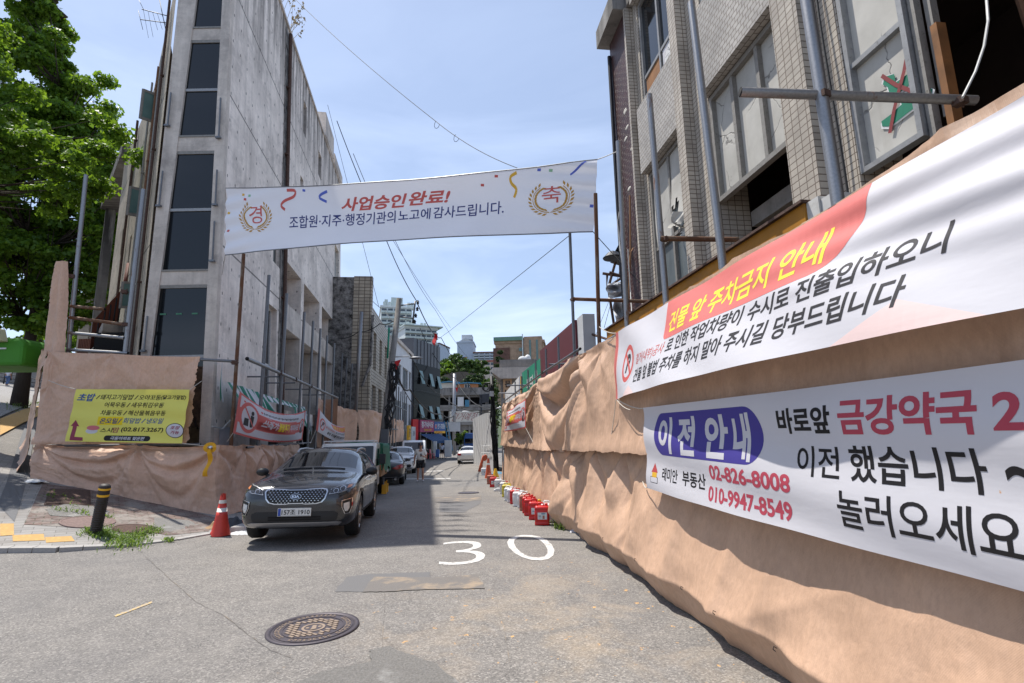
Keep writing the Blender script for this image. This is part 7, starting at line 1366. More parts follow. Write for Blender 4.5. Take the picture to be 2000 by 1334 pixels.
def ring_slab(mb, S, outer, inner, lift, m, depth=.03):
    n = len(outer)
    for k in range(n):
        a, b, c, d = outer[k], outer[(k+1) % n], inner[(k+1) % n], inner[k]; st = max(1, int(math.hypot(b[0]-a[0], b[1]-a[1])/.05))
        for i in range(st):
            L_ = lambda p, q, u: (p[0]+(q[0]-p[0])*u, p[1]+(q[1]-p[1])*u); o0, o1, i0, i1 = L_(a, b, i/st), L_(a, b, (i+1)/st), L_(d, c, i/st), L_(d, c, (i+1)/st)
            mb.face([S(*o0, lift), S(*o1, lift), S(*i1, lift), S(*i0, lift)], m); mb.face([S(*o0, lift), S(*o1, lift), S(*o1, lift-depth), S(*o0, lift-depth)], m); mb.face([S(*i0, lift), S(*i1, lift), S(*i1, lift-depth), S(*i0, lift-depth)], m)
def scale_poly(P, k, ky=None):
    cx = sum(p[0] for p in P)/len(P); cy = sum(p[1] for p in P)/len(P); return [(cx+(x-cx)*k, cy+(y-cy)*(ky or k)) for x, y in P]
SUV = [(2.40, [(0, .43), (.36, .43), (.50, .46), (.52, .55), (.52, .62), (.50, .70), (.36, .735), (.2, .74), (0, .745)]),
       (2.365, [(0, .32), (.58, .32), (.70, .36), (.74, .5), (.74, .66), (.71, .80), (.52, .86), (.28, .875), (0, .88)]),
       (2.27, [(0, .26), (.70, .27), (.83, .32), (.87, .5), (.87, .70), (.84, .88), (.62, .955), (.33, .975), (0, .98)]),
       (2.12, [(0, .23), (.76, .24), (.90, .30), (.935, .5), (.935, .74), (.905, .94), (.70, 1.005), (.36, 1.03), (0, 1.035)]),
       (1.85, [(0, .22), (.80, .24), (.935, .32), (.955, .5), (.955, .78), (.92, 1.0), (.74, 1.055), (.38, 1.085), (0, 1.09)]),
       (1.40, [(0, .22), (.80, .25), (.94, .34), (.96, .52), (.96, .84), (.92, 1.045), (.76, 1.10), (.40, 1.13), (0, 1.135)]),
       (1.02, [(0, .22), (.80, .25), (.93, .34), (.955, .52), (.955, .88), (.92, 1.08), (.79, 1.14), (.42, 1.17), (0, 1.18)]),
       (.92, [(0, .22), (.80, .25), (.93, .34), (.955, .52), (.955, .90), (.92, 1.10), (.80, 1.17), (.43, 1.21), (0, 1.225)]),
       (.02, [(0, .22), (.80, .25), (.93, .34), (.955, .52), (.955, .95), (.905, 1.13), (.70, 1.585), (.40, 1.66), (0, 1.68)]),
       (-.08, [(0, .22), (.80, .25), (.93, .34), (.955, .52), (.955, .95), (.905, 1.13), (.69, 1.60), (.40, 1.675), (0, 1.695)]),
       (-.75, [(0, .22), (.80, .25), (.93, .34), (.955, .52), (.955, .96), (.905, 1.15), (.69, 1.62), (.40, 1.70), (0, 1.72)]),
       (-1.5, [(0, .24), (.80, .26), (.93, .35), (.955, .54), (.955, .98), (.90, 1.17), (.68, 1.60), (.38, 1.68), (0, 1.70)]),
       (-2.05, [(0, .30), (.78, .32), (.90, .4), (.94, .58), (.94, .99), (.88, 1.18), (.64, 1.54), (.36, 1.62), (0, 1.64)]),
       (-2.30, [(0, .38), (.72, .40), (.84, .46), (.88, .6), (.88, .98), (.80, 1.12), (.60, 1.16), (.34, 1.20), (0, 1.21)]),
       (-2.38, [(0, .46), (.62, .46), (.72, .5), (.76, .6), (.76, .9), (.70, 1.0), (.5, 1.03), (.3, 1.04), (0, 1.05)])]
SUV = [(x, [(y, z if z < .9 else .9+(z-.9)*.87) for y, z in P]) for x, P in SUV]
def make_suv(label, M, paint_m, plate=True, badge=True, group=None):
    t = thing('parked_suv', label, 'suv', M, group)
    def gl(i, j):
        if i == 7 and j in (6, 7): return 1
        if 8 <= i <= 11 and j == 5: return 2
        if i == 12 and j in (6, 7): return 2
        return 0
    V, F = loft_body(SUV, gl, 2, (1.42, -1.36), .42)
    split_build(V, F, M, [('body', Mt[paint_m]), ('windshield', Mt['car_glass']), ('side_window', Mt['car_glass'])], t)
    ob = OnBody(V, F); S0 = ob.S(None, 2.1); S = lambda a, b, l=0.: S0(a, b, l)
    def new(): return MB(M)
    # grille with its chrome frame, mesh of small diamonds, oval badge
    gr = [(-.51, .865), (-.49, .905), (-.41, .918), (-.2, .908), (-.12, .898), (.12, .898), (.2, .908), (.41, .918), (.49, .905), (.51, .865), (.48, .75), (.43, .69), (.34, .665), (.16, .66), (.1, .672), (-.1, .672), (-.16, .66), (-.34, .665), (-.43, .69), (-.48, .75)]
    q = new(); slab(q, S, scale_poly(gr, .965, .93), .008, 0); g = q.build('grille', Mt['black_plastic'], t); q = new(); ring_slab(q, S, gr, scale_poly(gr, .955, .90), .022, 0); q.build('frame', Mt['chrome'], g, True)
    q = new(); P = Print(q, S, None, .014)
    ins = scale_poly(gr, .93, .86)
    def inside(x, y, p):
        c = False
        for i in range(len(p)):
            a, b = p[i], p[i-1]
            if (a[1] > y) != (b[1] > y) and x < (b[0]-a[0])*(y-a[1])/(b[1]-a[1])+a[0]: c = not c
        return c
    for r in range(7):
        for c in range(-9, 10):
            x, y = (c+(.5 if r % 2 else 0))*.056, .688+r*.033
            if inside(x, y, ins) and not (abs(x) < .11 and abs(y-.79) < .055): P.poly([(x-.013, y), (x, y-.008), (x+.013, y), (x, y+.008)], 0)
    q.build('mesh', Mt['chrome'], g)
    if badge:
        q = new(); P = Print(q, S, None, .03); P.ell(0, .79, .092, .047, 0, 0); P.ell(0, .79, .083, .039, 1, .15); P.text('KIA', (-.062, .768, .062, .812), 0, .06, 0, .3); q.build('badge', [Mt['chrome'], Mt['black_plastic']], t)
    for s in (1, -1):
        mir = lambda p: [(x*s, y) for x, y in p]
        h = mir([(.53, .815), (.55, .90), (.69, .955), (.85, .985), (.89, .965), (.865, .90), (.74, .845)])
        q = new(); slab(q, S, h, .012, 0); k = q.build('headlight', Mt['lens_dark'], t, True); q = new(); ring_slab(q, S, h, scale_poly(h, .93, .86), .016, 0); q.build('rim', Mt['satin'], k)
        for x, y, r_ in ((.635, .875, .034), (.74, .905, .038)): q = new(); P = Print(q, S, None, .02); P.ell(x*s, y, r_*1.25, r_*1.1, 1, 0, 18); P.ell(x*s, y, r_, r_*.9, 0, .15, 18); q.build('lamp', [Mt['lens_dark'], Mt['chrome']], k)
        q = new(); P = Print(q, S, .03, .02); P.poly(mir([(.80, .905), (.86, .925), (.87, .962), (.81, .955)]), 0); q.build('indicator', Mt['lens_amber'], k)
        fg = mir([(.74, .71), (.90, .745), (.905, .60), (.87, .49), (.80, .48), (.745, .60)]); q = new(); slab(q, S, fg, .004, 0); k = q.build('fog_lamp', Mt['black_plastic'], t); q = new(); ring_slab(q, S, fg, scale_poly(fg, .87, .90), .016, 0); q.build('bezel', Mt['chrome'], k)
        q = new(); slab(q, S, mir([(.775, .66), (.86, .68), (.865, .58), (.84, .53), (.80, .53), (.775, .60)]), .012, 0); q.build('lamp', Mt['lens'], k)
        # mirror, roof rail, door seams, handles, arch cladding
        q = new(); q.ball((.72, s*1.05, 1.13), (.09, .12, .08), 12); q.box(.68, .76, s*.92-.06, s*.92+.06, 1.04, 1.09); q.build('door_mirror', Mt['black_plastic' if paint_m != 'paint_white' else 'paint_white'], t, True)
        q = new(); q.tube([(-.2, s*.62, 1.50), (-.35, s*.625, 1.565), (-.9, s*.625, 1.585), (-1.6, s*.61, 1.57), (-1.8, s*.60, 1.52)], .024, 8); q.build('roof_rail', Mt['satin'], t, True)
        sb = OnBody(V, F, 'y', s); SS = sb.S(None, s*.95)
        q = new(); P = Print(q, SS, .05, .002, .05)
        for x in (.86, -.12, -1.1): P.line([(x, .42), (x+.01, 1.05)], .012, 0); q.build('door_seam', Mt['black_plastic'], t); q = new(); P = Print(q, SS, .05, .002, .05)
        q = new()
        for x in (.12, -.86): q = new(); q.box(x-.1, x+.1, s*.955-.02, s*.955+.03, .93, .96); q.build('door_handle', Mt['chrome'], t)
        q = new(); Print(q, SS, .08, .006, .04).rect(-1.0, .30, 1.0, .40, 0); q.build('sill_trim', Mt['black_plastic'], t)
        for wx in (1.42, -1.36):
            q = new()
            for k in range(18):
                a0, a1 = R(-8+k*196/18), R(-8+(k+1)*196/18); pts = []
                for a, r_ in ((a0, .425), (a1, .425), (a1, .475), (a0, .475)): pts.append(SS(wx+r_*math.cos(a), max(.2, .38+r_*math.sin(a)), .012))
                q.face(pts)
            q.build('arch_trim', Mt['black_plastic'], t)
        q = new(); Print(q, SS, .08, .006, .04).poly([(.45, 1.10), (-1.95, 1.145), (-1.95, 1.165), (.45, 1.12)], 0); q.build('belt_trim', Mt['chrome'], t)
        for wx in (1.42, -1.36): wheel(M, wx, s*.83, .365, .235, s, t)
    q = new(); slab(q, S, [(-.70, .505), (-.62, .545), (.62, .545), (.70, .505), (.68, .40), (.60, .375), (-.60, .375), (-.68, .40)], .004, 0); k = q.build('lower_grille', Mt['black_plastic'], t); q = new(); P = Print(q, S, .05, .007); [P.rect(-.42, z, .42, z+.03, 0) for z in (.40, .44)]; q.build('slot', Mt['void'], k)
    q = new(); slab(q, S, [(-.76, .355), (-.68, .37), (.68, .37), (.76, .355), (.70, .30), (.58, .308), (.50, .29), (-.50, .29), (-.58, .308), (-.70, .30)], .022, 0, depth=.04); q.build('skid_plate', Mt['satin'], t, True)
    if plate:
        q = new(); x0 = S(0, .50).x+.035; q.box(x0-.03, x0, -.265, .265, .475, .605); P = Print(q, lambda a, b, l: Vector((x0+l, a, b)), None, .002); P.rect(-.258, .482, -.215, .598, 1, 0); P.rect(-.26, .48, .26, .484, 2, 0); P.text('157조 1910', (-.20, .502, .245, .58), 2, .015, 0, 1); q.build('number_plate', [Mt['plate'], Mt['plate_blue'], Mt['plate_ink']], t)
    q = new(); tb = BVHTree.FromPolygons(V, [f for f, i in F])
    for y0, y1 in ((.55, -.05), (-.08, -.62)):
        pts = []
        for k in range(9):
            y = y0+(y1-y0)*k/8; h = tb.ray_cast(Vector((.86-.10*k/8*0+.02, y, 3)), Vector((0, 0, -1))); pts.append(h[0]+Vector((0, 0, .012)))
        q.tube(pts, .010, 5)
    q.build('wiper', Mt['black_plastic'], t)
    q = new(); 
    for s in (1, -1):
        pts = []
        for k in range(14):
            x = 2.1-1.15*k/13; y = s*(.74+.04*k/13); h = tb.ray_cast(Vector((x, y, 3)), Vector((0, 0, -1))); pts.append(h[0]+Vector((0, 0, -.003)))
        q.tube(pts, .006, 4)
    q.build('bonnet_seam', Mt['black_plastic'], t); return t
SEDAN = [(2.40, [(0, .38), (.4, .38), (.55, .42), (.58, .5), (.58, .56), (.55, .62), (.4, .66), (.2, .67), (0, .67)]),
         (2.25, [(0, .22), (.66, .24), (.80, .3), (.84, .45), (.84, .6), (.80, .70), (.6, .75), (.3, .77), (0, .775)]),
         (1.8, [(0, .2), (.74, .22), (.88, .3), (.91, .46), (.91, .66), (.88, .80), (.7, .86), (.36, .89), (0, .9)]),
         (1.0, [(0, .2), (.74, .22), (.88, .3), (.91, .46), (.91, .74), (.88, .88), (.74, .95), (.38, .98), (0, .99)]),
         (.9, [(0, .2), (.74, .22), (.88, .3), (.91, .46), (.91, .76), (.88, .90), (.74, .97), (.38, 1.0), (0, 1.01)]),
         (.12, [(0, .2), (.74, .22), (.88, .3), (.91, .46), (.91, .80), (.87, .94), (.64, 1.33), (.36, 1.40), (0, 1.42)]),
         (-.5, [(0, .2), (.74, .22), (.88, .3), (.91, .46), (.91, .82), (.87, .96), (.63, 1.36), (.35, 1.44), (0, 1.46)]),
         (-1.05, [(0, .2), (.74, .22), (.88, .3), (.91, .46), (.91, .84), (.87, .97), (.63, 1.32), (.35, 1.40), (0, 1.42)]),
         (-1.75, [(0, .22), (.74, .24), (.88, .32), (.91, .48), (.91, .86), (.87, .96), (.70, 1.02), (.4, 1.06), (0, 1.07)]),
         (-1.85, [(0, .22), (.74, .24), (.88, .32), (.91, .48), (.91, .86), (.87, .96), (.68, 1.0), (.4, 1.03), (0, 1.04)]),
         (-2.28, [(0, .26), (.70, .28), (.83, .36), (.87, .5), (.87, .84), (.83, .93), (.66, .97), (.36, .99), (0, 1.0)]),
         (-2.40, [(0, .34), (.62, .34), (.76, .40), (.80, .52), (.80, .8), (.76, .87), (.6, .9), (.3, .91), (0, .915)]),
         (-2.44, [(0, .44), (.5, .44), (.64, .48), (.68, .56), (.68, .7), (.64, .76), (.5, .79), (.3, .8), (0, .8)])]
def make_sedan(label, M, paint_m, lights, group=None):
    t = thing('parked_sedan', label, 'sedan', M, group)
    def gl(i, j):
        if i == 4 and j in (6, 7): return 1
        if 5 <= i <= 6 and j == 5: return 2
        if i == 7 and j in (6, 7): return 3
        return 0
    V, F = loft_body(SEDAN, gl, 2, (1.45, -1.4), .37)
    split_build(V, F, M, [('body', Mt[paint_m]), ('windshield', Mt['car_glass']), ('side_window', Mt['car_glass']), ('rear_window', Mt['car_glass'])], t)
    S = OnBody(V, F, 'x', -1).S(None, -2.3)
    for s in (1, -1):
        p = [(s*x, y) for x, y in lights]; q = MB(M); slab(q, S, p, .012, 0); q.build('tail_light', Mt['lens_red'], t, True)
        q = MB(M); q.ball((.62, s*1.0, .98), (.09, .12, .075), 10); q.box(.6, .68, s*.88-.05, s*.88+.05, .92, .95); q.build('door_mirror', Mt[paint_m], t, True)
        for wx in (1.45, -1.4): wheel(M, wx, s*.78, .325, .21, s, t)
        SS = OnBody(V, F, 'y', s).S(None, s*.9); q = MB(M); P = Print(q, SS, .05, .003, .05); [P.line([(x, .35), (x, .92)], .012, 0) for x in (.75, -.2, -1.1)]; q.build('door_seam', Mt['black_plastic'], t)
        q = MB(M); [MB(M).box(x-.1, x+.1, s*.905-.02, s*.905+.03, .80, .83).build('door_handle', Mt['chrome'], t) for x in (.0, -.9)]
    q = MB(M); slab(q, S, [(-.26, .60), (.26, .60), (.26, .72), (-.26, .72)], .01, 0); q.build('number_plate', Mt['plate'], t); q = MB(M); Print(q, S, .06, .008, .04).rect(-.66, .33, .66, .36, 0); Print(q, S, .06, .012, .04).rect(-.3, .75, .3, .77, 0); q.build('chrome_strip', Mt['chrome'], t)
    q = MB(M); [q.tube([(-2.44, s*.55, .27), (-2.2, s*.55, .27)], .05, 10) for s in (1, -1)]; q.build('exhaust', Mt['satin'], t); return t
def place(x, y, fx, fy, roll=0., pitch=None):
    """a vehicle frame on the ground: heading (fx, fy), pitched to the slope"""
    n = math.hypot(fx, fy); fx, fy = fx/n, fy/n; g0, g1 = gh(x+fx*1.4, y+fy*1.4), gh(x-fx*1.4, y-fy*1.4); z = (g0+g1)/2; p = math.atan2(g0-g1, 2.8)
    return Matrix.Translation((x, y, z)) @ Matrix.Rotation(math.atan2(fy, fx), 4, 'Z') @ Matrix.Rotation(-p, 4, 'Y') @ Matrix.Rotation(roll, 4, 'X')
def build_vehicles():
    d = Vector((.165, -.986))
    fr = G(684, 1050); fl = G(497, 1046); a = Vector((fr.x-fl.x, fr.y-fl.y)).normalized()
    c = Vector((fr.x, fr.y))+Vector((-.985, -.04))*.80; hd = Vector((.16, -.987)).normalized(); c = c-hd*1.42
    M = place(c.x, c.y, hd.x, hd.y, R(-1.2)) @ Matrix.Scale(.965, 4); M.translation.z += .03
    make_suv('dark graphite SUV parked facing the camera beside the red traffic cone', M, 'paint_dark')
    w = G(806, 926); M = place(w.x-.85-.35, w.y+2.4, .165, -.986); make_suv('white SUV parked facing the camera behind the black sedan', M, 'paint_white', False, False)
    b = G(785, 949); M = place(b.x-.86+.3*0-.4, b.y+2.4, -.17, .985); make_sedan('black sedan seen from behind, parked between the small truck and the white SUV', M, 'paint_black', [(.42, .72), (.62, .84), (.88, .90), (.86, .74), (.6, .66)])
    l_, r_ = G(892, 906), G(930, 906); M = place((l_.x+r_.x)/2, (l_.y+r_.y)/2+2.2, -.06, 1); make_sedan('white sedan seen from behind near the white site fence', M, 'paint_silver', [(.52, .70), (.56, .86), (.86, .88), (.87, .72), (.7, .66)])
    q = A(912, 884, 56); M = place(q.x, 57, -.06, 1); make_sedan('dark car parked just beyond the white sedan', M, 'paint_black', [(.52, .70), (.56, .86), (.86, .88), (.87, .72), (.7, .66)])
    # blue truck cab peeping over the fence
    Y = 60; x = A(920, 860, Y).x; M = frame(x, Y, gh(x, Y)); t = thing('small_truck', 'dark blue small truck cab half hidden by the white site fence', 'truck', M); q = MB(M); q.prism([(-.75, .5), (-.72, 2.2), (-.55, 2.75), (.55, 2.75), (.72, 2.2), (.75, .5)], 'y', -1, 1.); q.build('cab', Mt['jeans_blue' if 'jeans_blue' in Mt else 'blue_sign'], t, bevel=.06); q = MB(M); q.prism([(-.62, 1.6), (-.6, 2.15), (.6, 2.15), (.62, 1.6)], 'y', -1.02, -1.0); q.build('window', Mt['car_glass'], t); q = MB(M); [q.lathe([(.36, -.1), (.36, .1)], (sx, -.6, .36), 16, ax='x') for sx in (-.65, .65)]; q.build('wheel', Mt['rubber'], t)
    # white van behind the white SUV
    p = G(812, 918); x = A(799, 880, 38.5).x; M = place(x, 40.5, .16, -.987); t = thing('white_van', 'white van with a tall roof parked behind the white SUV', 'van', M)
    q = MB(M); q.prism([(2.3, .3), (2.35, .8), (2.1, 1.05), (1.3, 1.85), (.9, 1.98), (-2.3, 1.98), (-2.4, 1.8), (-2.4, .35)], 'y', -.85, .85); q.build('body', Mt['paint_white'], t, bevel=.08); q = MB(M); Pz = [(2.0, 1.12), (1.32, 1.80)]; q.face([(2.06, -.72, 1.13), (2.06, .72, 1.13), (1.36, .68, 1.83), (1.36, -.68, 1.83)]); q.build('windshield', Mt['car_glass'], t)
    for s in (-1, 1):
        q = MB(M); q.face([(1.6, s*.86, 1.15), (1.15, s*.86, 1.7), (.4, s*.86, 1.75), (.4, s*.86, 1.15)]); q.face([(.3, s*.86, 1.15), (.3, s*.86, 1.75), (-1.9, s*.86, 1.75), (-1.9, s*.86, 1.15)]); q.build('side_window', Mt['car_glass'], t); [wheel(M, wx, s*.75, .32, .2, s, t) for wx in (1.5, -1.5)]; q = MB(M); q.ball((1.5, s*1.0, 1.2), (.07, .1, .13)); q.build('door_mirror', Mt['black_plastic'], t)
    # small white truck
    f0 = G(735, 968); M = place(-5.25, 17.6, .165, -.986) @ Matrix.Diagonal((1, 1, .89, 1)); t = thing('small_truck', 'small white cab truck with a green covered load parked behind the graphite SUV', 'truck', M)
    q = MB(M); q.prism([(2.35, .45), (2.42, .95), (2.28, 1.12), (1.92, 1.80), (1.75, 1.93), (.62, 1.95), (.55, 1.85), (.55, .45)], 'y', -.80, .80); q.build('cab', Mt['paint_truck'], t, bevel=.06)
    q = MB(M); q.face([(2.285, -.74, 1.15), (2.285, .74, 1.15), (1.935, .72, 1.82), (1.935, -.72, 1.82)]); q.build('windshield', Mt['car_glass'], t); q = MB(M); [q.tube([(1.85, s*.72, 2.0), (.7, s*.72, 2.0)], .02, 6) for s in (-1, 1)]; [q.tube([(x, -.72, 2.0), (x, .72, 2.0)], .02, 6) for x in (1.85, 1.3, .7)]; [q.tube([(x, s*.72, 1.9), (x, s*.72, 2.0)], .015, 5) for x in (1.85, .7) for s in (-1, 1)]; q.build('roof_rack', Mt['white_panel'], t)
    for s in (-1, 1):
        q = MB(M); q.face([(1.95, s*.806, 1.15), (1.72, s*.806, 1.72), (.85, s*.806, 1.74), (.85, s*.806, 1.15)]); q.build('side_window', Mt['car_glass'], t); q = MB(M); q.box(.80, .815, s*.803-.003, s*.803+.003, .55, 1.8); q.box(2.02, 2.035, s*.803-.003, s*.803+.003, .55, 1.2); q.build('door_seam', Mt['black_plastic'], t)
        q = MB(M); q.box(2.0, 2.08, s*1.0-.09, s*1.0+.09, 1.22, 1.55); q.tube([(2.0, s*.8, 1.35), (2.04, s*.95, 1.4)], .02, 5); q.build('door_mirror', Mt['black_plastic'], t, bevel=.02)
        q = MB(M); q.box(2.36, 2.44, s*.62-.14, s*.62+.14, .68, .88); q.build('headlight', Mt['lens'], t, bevel=.02); [wheel(M, wx, s*.72, .31, .2, s, t, 6, 'steel') for wx in (1.75, -1.2)]
    q = MB(M); q.box(-2.3, .5, -.84, .84, .72, .86); q.box(-2.3, .5, .80, .84, .86, 1.14); q.box(-2.3, .5, -.84, -.80, .86, 1.14); q.box(-2.3, -2.26, -.8, .8, .86, 1.14); q.build('cargo_bed', Mt['cardboard'], t); q = MB(M); q.box(-2.2, 2.2, -.35, .35, .38, .62); q.build('chassis', Mt['black_metal'], t)
    q = MB(M)
    def cv(u, v): 
        y = .92; s = [(-y, .95), (-y*.97, 1.9), (0, 2.02), (y*.97, 1.9), (y+.05, .98-.12*math.sin(u*9))]; k = v*4; i = min(3, int(k)); a, b = s[i], s[i+1]; w = k-i; return (.45-2.5*u, a[0]+(b[0]-a[0])*w+.03*math.sin(u*30+v*5), a[1]+(b[1]-a[1])*w+.03*math.sin(u*17+v*9))
    q.grid(cv, 40, 32); q.grid(lambda u, v: cv(0, .25+.5*u)[0:1]+(cv(0, .25+.5*u)[1], .95+(cv(0, .25+.5*u)[2]-.95)*v), 12, 4); q.grid(lambda u, v: (-2.05, -.92+1.84*u, .95+1.0*v), 4, 4); q.build('load_cover', Mt['tarp_green'], t, True)
    for k, lx in enumerate((-1.65, -.85)): Mc = M @ Matrix.Translation((lx, .86, 0)); q = MB(Mc); q.prism([(-.14, 0), (.14, 0), (.05, .34), (-.05, .34)], 'y', -.08, .08); q.tube([(0, 0, .33), (0, .02, .46)], .02, 5); tag(q.build('wheel_chock', Mt['band_yellow']), ['yellow wheel chock behind the rear wheel of the small truck', 'yellow wheel chock in front of the rear wheel of the small truck'][k], 'wheel chock')
build_vehicles()
# ------------------------------------------------------------------ people and the small things on the ground
def body(name, M, joints, edges, m, t, sub=2):
    """one continuous surface: joints name -> (xyz, radius); skin over the edges"""
    me = bpy.data.meshes.new(name); ks = list(joints); me.from_pydata([joints[k][0] for k in ks], [(ks.index(a), ks.index(b)) for a, b in edges], []); o = bpy.data.objects.new(name, me); COL.objects.link(o)
    md = o.modifiers.new('skin', 'SKIN'); md.use_smooth_shade = True; 
    for i, k in enumerate(ks): r = joints[k][1]; r = r if isinstance(r, tuple) else (r, r); me.skin_vertices[0].data[i].radius = r; me.skin_vertices[0].data[i].use_root = (i == 0)
    s = o.modifiers.new('sub', 'SUBSURF'); s.levels = s.render_levels = sub; bpy.context.view_layer.update(); r = dgmesh(o); bpy.data.objects.remove(o)
    mb = MB(M); mb.v = [M @ v.co for v in r.vertices]; mb.f = [list(p.vertices) for p in r.polygons]; mb.m = [0]*len(mb.f); return mb.build(name, m, t, True)
def person(label, M, pose, top, bottom, hair='p_hair', cap=None, dress=False, long_hair=False, shorts=True, sock=None, shoe='p_shoe', skirt=None):
    """about 1.75 m tall, facing -y in the frame; pose holds the joints that differ from standing"""
    t = thing('person', label, 'person', M)
    J = dict(pelvis=((0, 0, .95), (.15, .11)), waist=((0, 0, 1.08), (.135, .10)), chest=((0, -.01, 1.28), (.17, .115)), neckb=((0, .01, 1.46), (.075, .07)), neck=((0, -.005, 1.52), .055), head0=((0, -.02, 1.59), (.07, .085)), head1=((0, -.025, 1.67), (.078, .095)), head2=((0, -.015, 1.74), (.06, .075)))
    for s, q in ((1, 'l'), (-1, 'r')):
        J.update({'sh'+q: ((s*.185, .01, 1.41), .062), 'el'+q: ((s*.25, .03, 1.13), .045), 'wr'+q: ((s*.26, -.04, .88), .03), 'ha'+q: ((s*.26, -.06, .80), (.022, .042)), 'hi'+q: ((s*.095, 0, .90), .095), 'kn'+q: ((s*.10, -.02, .50), .060), 'an'+q: ((s*.105, .02, .09), .040), 'he'+q: ((s*.105, .045, .045), .036), 'to'+q: ((s*.12, -.15, .03), .034)})
    for k, p in pose.items(): J[k] = (p, J[k][1])
    E = [('pelvis', 'waist'), ('waist', 'chest'), ('chest', 'neckb'), ('neckb', 'neck'), ('neck', 'head0'), ('head0', 'head1'), ('head1', 'head2')]
    for q in 'lr': E += [('chest', 'sh'+q), ('sh'+q, 'el'+q), ('el'+q, 'wr'+q), ('wr'+q, 'ha'+q), ('pelvis', 'hi'+q), ('hi'+q, 'kn'+q), ('kn'+q, 'an'+q), ('an'+q, 'he'+q), ('an'+q, 'to'+q)]
    b = body('body', M, J, E, Mt['p_skin'], t)
    def sub_(ks, grow, es, nm, m, over={}): JJ = {k: (over.get(k, J[k][0]), tuple((x+grow) for x in (J[k][1] if isinstance(J[k][1], tuple) else (J[k][1],)*2))) for k in ks}; return body(nm, M, JJ, es, m, t)
    mid = lambda a, b, u: tuple(interp(J[a][0], J[b][0], u))
    JJ = {'pelvis': ((*J['waist'][0][:2], .93), (.185, .135)), 'waist': (J['waist'][0], (.17, .13)), 'chest': (J['chest'][0], (.19, .135)), 'neckb': ((0, .01, 1.44), (.10, .08))}; es = [('pelvis', 'waist'), ('waist', 'chest'), ('chest', 'neckb')]
    for q in 'lr': JJ['sh'+q] = (J['sh'+q][0], .085); JJ['sl'+q] = (mid('sh'+q, 'el'+q, .72), .078); es += [('chest', 'sh'+q), ('sh'+q, 'sl'+q)]
    if dress: JJ['hem'] = ((0, 0, .55), (.24, .2)); es.append(('pelvis', 'hem'))
    body('dress' if dress else 'shirt', M, JJ, es, Mt[top], t)
    if not dress:
        u = .93 if shorts is False else .82
        JJ = {'pelvis': (J['pelvis'][0], (.165, .125))}; es = []
        for q in 'lr':
            JJ['hi'+q] = (J['hi'+q][0], .115); JJ['le'+q] = (mid('hi'+q, 'kn'+q, .78), .105); es += [('pelvis', 'hi'+q), ('hi'+q, 'le'+q)]
            if not shorts: JJ['le'+q] = (J['kn'+q][0], .082); JJ['cu'+q] = (mid('kn'+q, 'an'+q, .92), .07); es.append(('le'+q, 'cu'+q))
        body('shorts' if shorts else 'trousers', M, JJ, es, Mt[bottom], t)
    for q in 'lr':
        a, h, o = J['an'+q][0], J['he'+q][0], J['to'+q][0]; body('shoe', M, {'h': ((h[0], h[1], h[2]), .048), 'm': (tuple(interp(h, o, .5)+Vector((0, 0, .02))), .05), 't': (o, .044)}, [('h', 'm'), ('m', 't')], Mt[shoe], t, 1)
        if sock: body('sock', M, {'a': (a, .046), 'b': (tuple(Vector(a)+Vector((0, 0, .12))), .047)}, [('a', 'b')], Mt[sock], t, 1)
        # five fingers, a little curled
        w, hd = Vector(J['wr'+q][0]), Vector(J['ha'+q][0]); d = (hd-w).normalized(); sd = 1 if q == 'l' else -1; side = Vector((0, -1, 0)) if abs(d.y) < .7 else Vector((0, 0, 1)); side = (side-d*side.dot(d)).normalized(); nm = d.cross(side)*sd; fj = {}; fe = []
        mb = MB(M)
        for i, ln in enumerate((.07, .08, .075, .06)):
            b0 = hd+side*(.03-.02*i)+d*.02; mb.tube([b0, b0+d*ln*.5-nm*.006, b0+d*ln*.95-nm*.03], [.0095, .009, .007], 6)
        b0 = w+d*.035+side*.025; mb.tube([b0, b0+side*.03+d*.025, b0+side*.035+d*.06], [.011, .0105, .008], 6); mb.build('hand', Mt['p_skin'], t, True)
    h = Vector(J['head1'][0]); mb = MB(M)
    if cap:
        mb.ball(h+Vector((0, .008, .04)), (.088, .105, .075), 14); mb.build('cap', Mt[cap], t, True); mb = MB(M); mb.grid(lambda u, v: h+Vector(((u-.5)*.15*(1-v*.25), -.085-.085*v, .045-.035*v-.02*(2*u-1)**2)), 8, 4); mb.grid(lambda u, v: h+Vector(((u-.5)*.15*(1-v*.25), -.085-.085*v, .037-.035*v-.02*(2*u-1)**2)), 8, 4); mb.build('visor', Mt[cap], t, True)
        mb = MB(M); mb.box(h.x-.025, h.x+.025, h.y-.102, h.y-.096, h.z+.045, h.z+.075); mb.build('cap_badge', Mt['confetti'] if 'confetti' in Mt else Mt['c_gold'], t); mb = MB(M); mb.ball(h+Vector((0, .045, -.0)), (.078, .06, .07), 12); mb.build('hair', Mt[hair], t, True)
    else:
        mb.ball(h+Vector((0, .02, .035)), (.09, .10, .085), 14); mb.ball(h+Vector((0, .05, -.02)), (.085, .07, .09), 12)
        if long_hair: mb.ball(h+Vector((0, .07, -.10)), (.09, .06, .14), 12)
        mb.build('hair', Mt[hair], t, True)
    for s in (1, -1):
        mb = MB(M); mb.ball(h+Vector((s*.03, -.088, -.005)), (.012, .008, .007), 8); mb.build('eye', Mt['p_hair'], t); mb = MB(M); mb.ball(h+Vector((s*.08, .01, -.015)), (.012, .022, .03), 8); mb.build('ear', Mt['p_skin'], t, True)
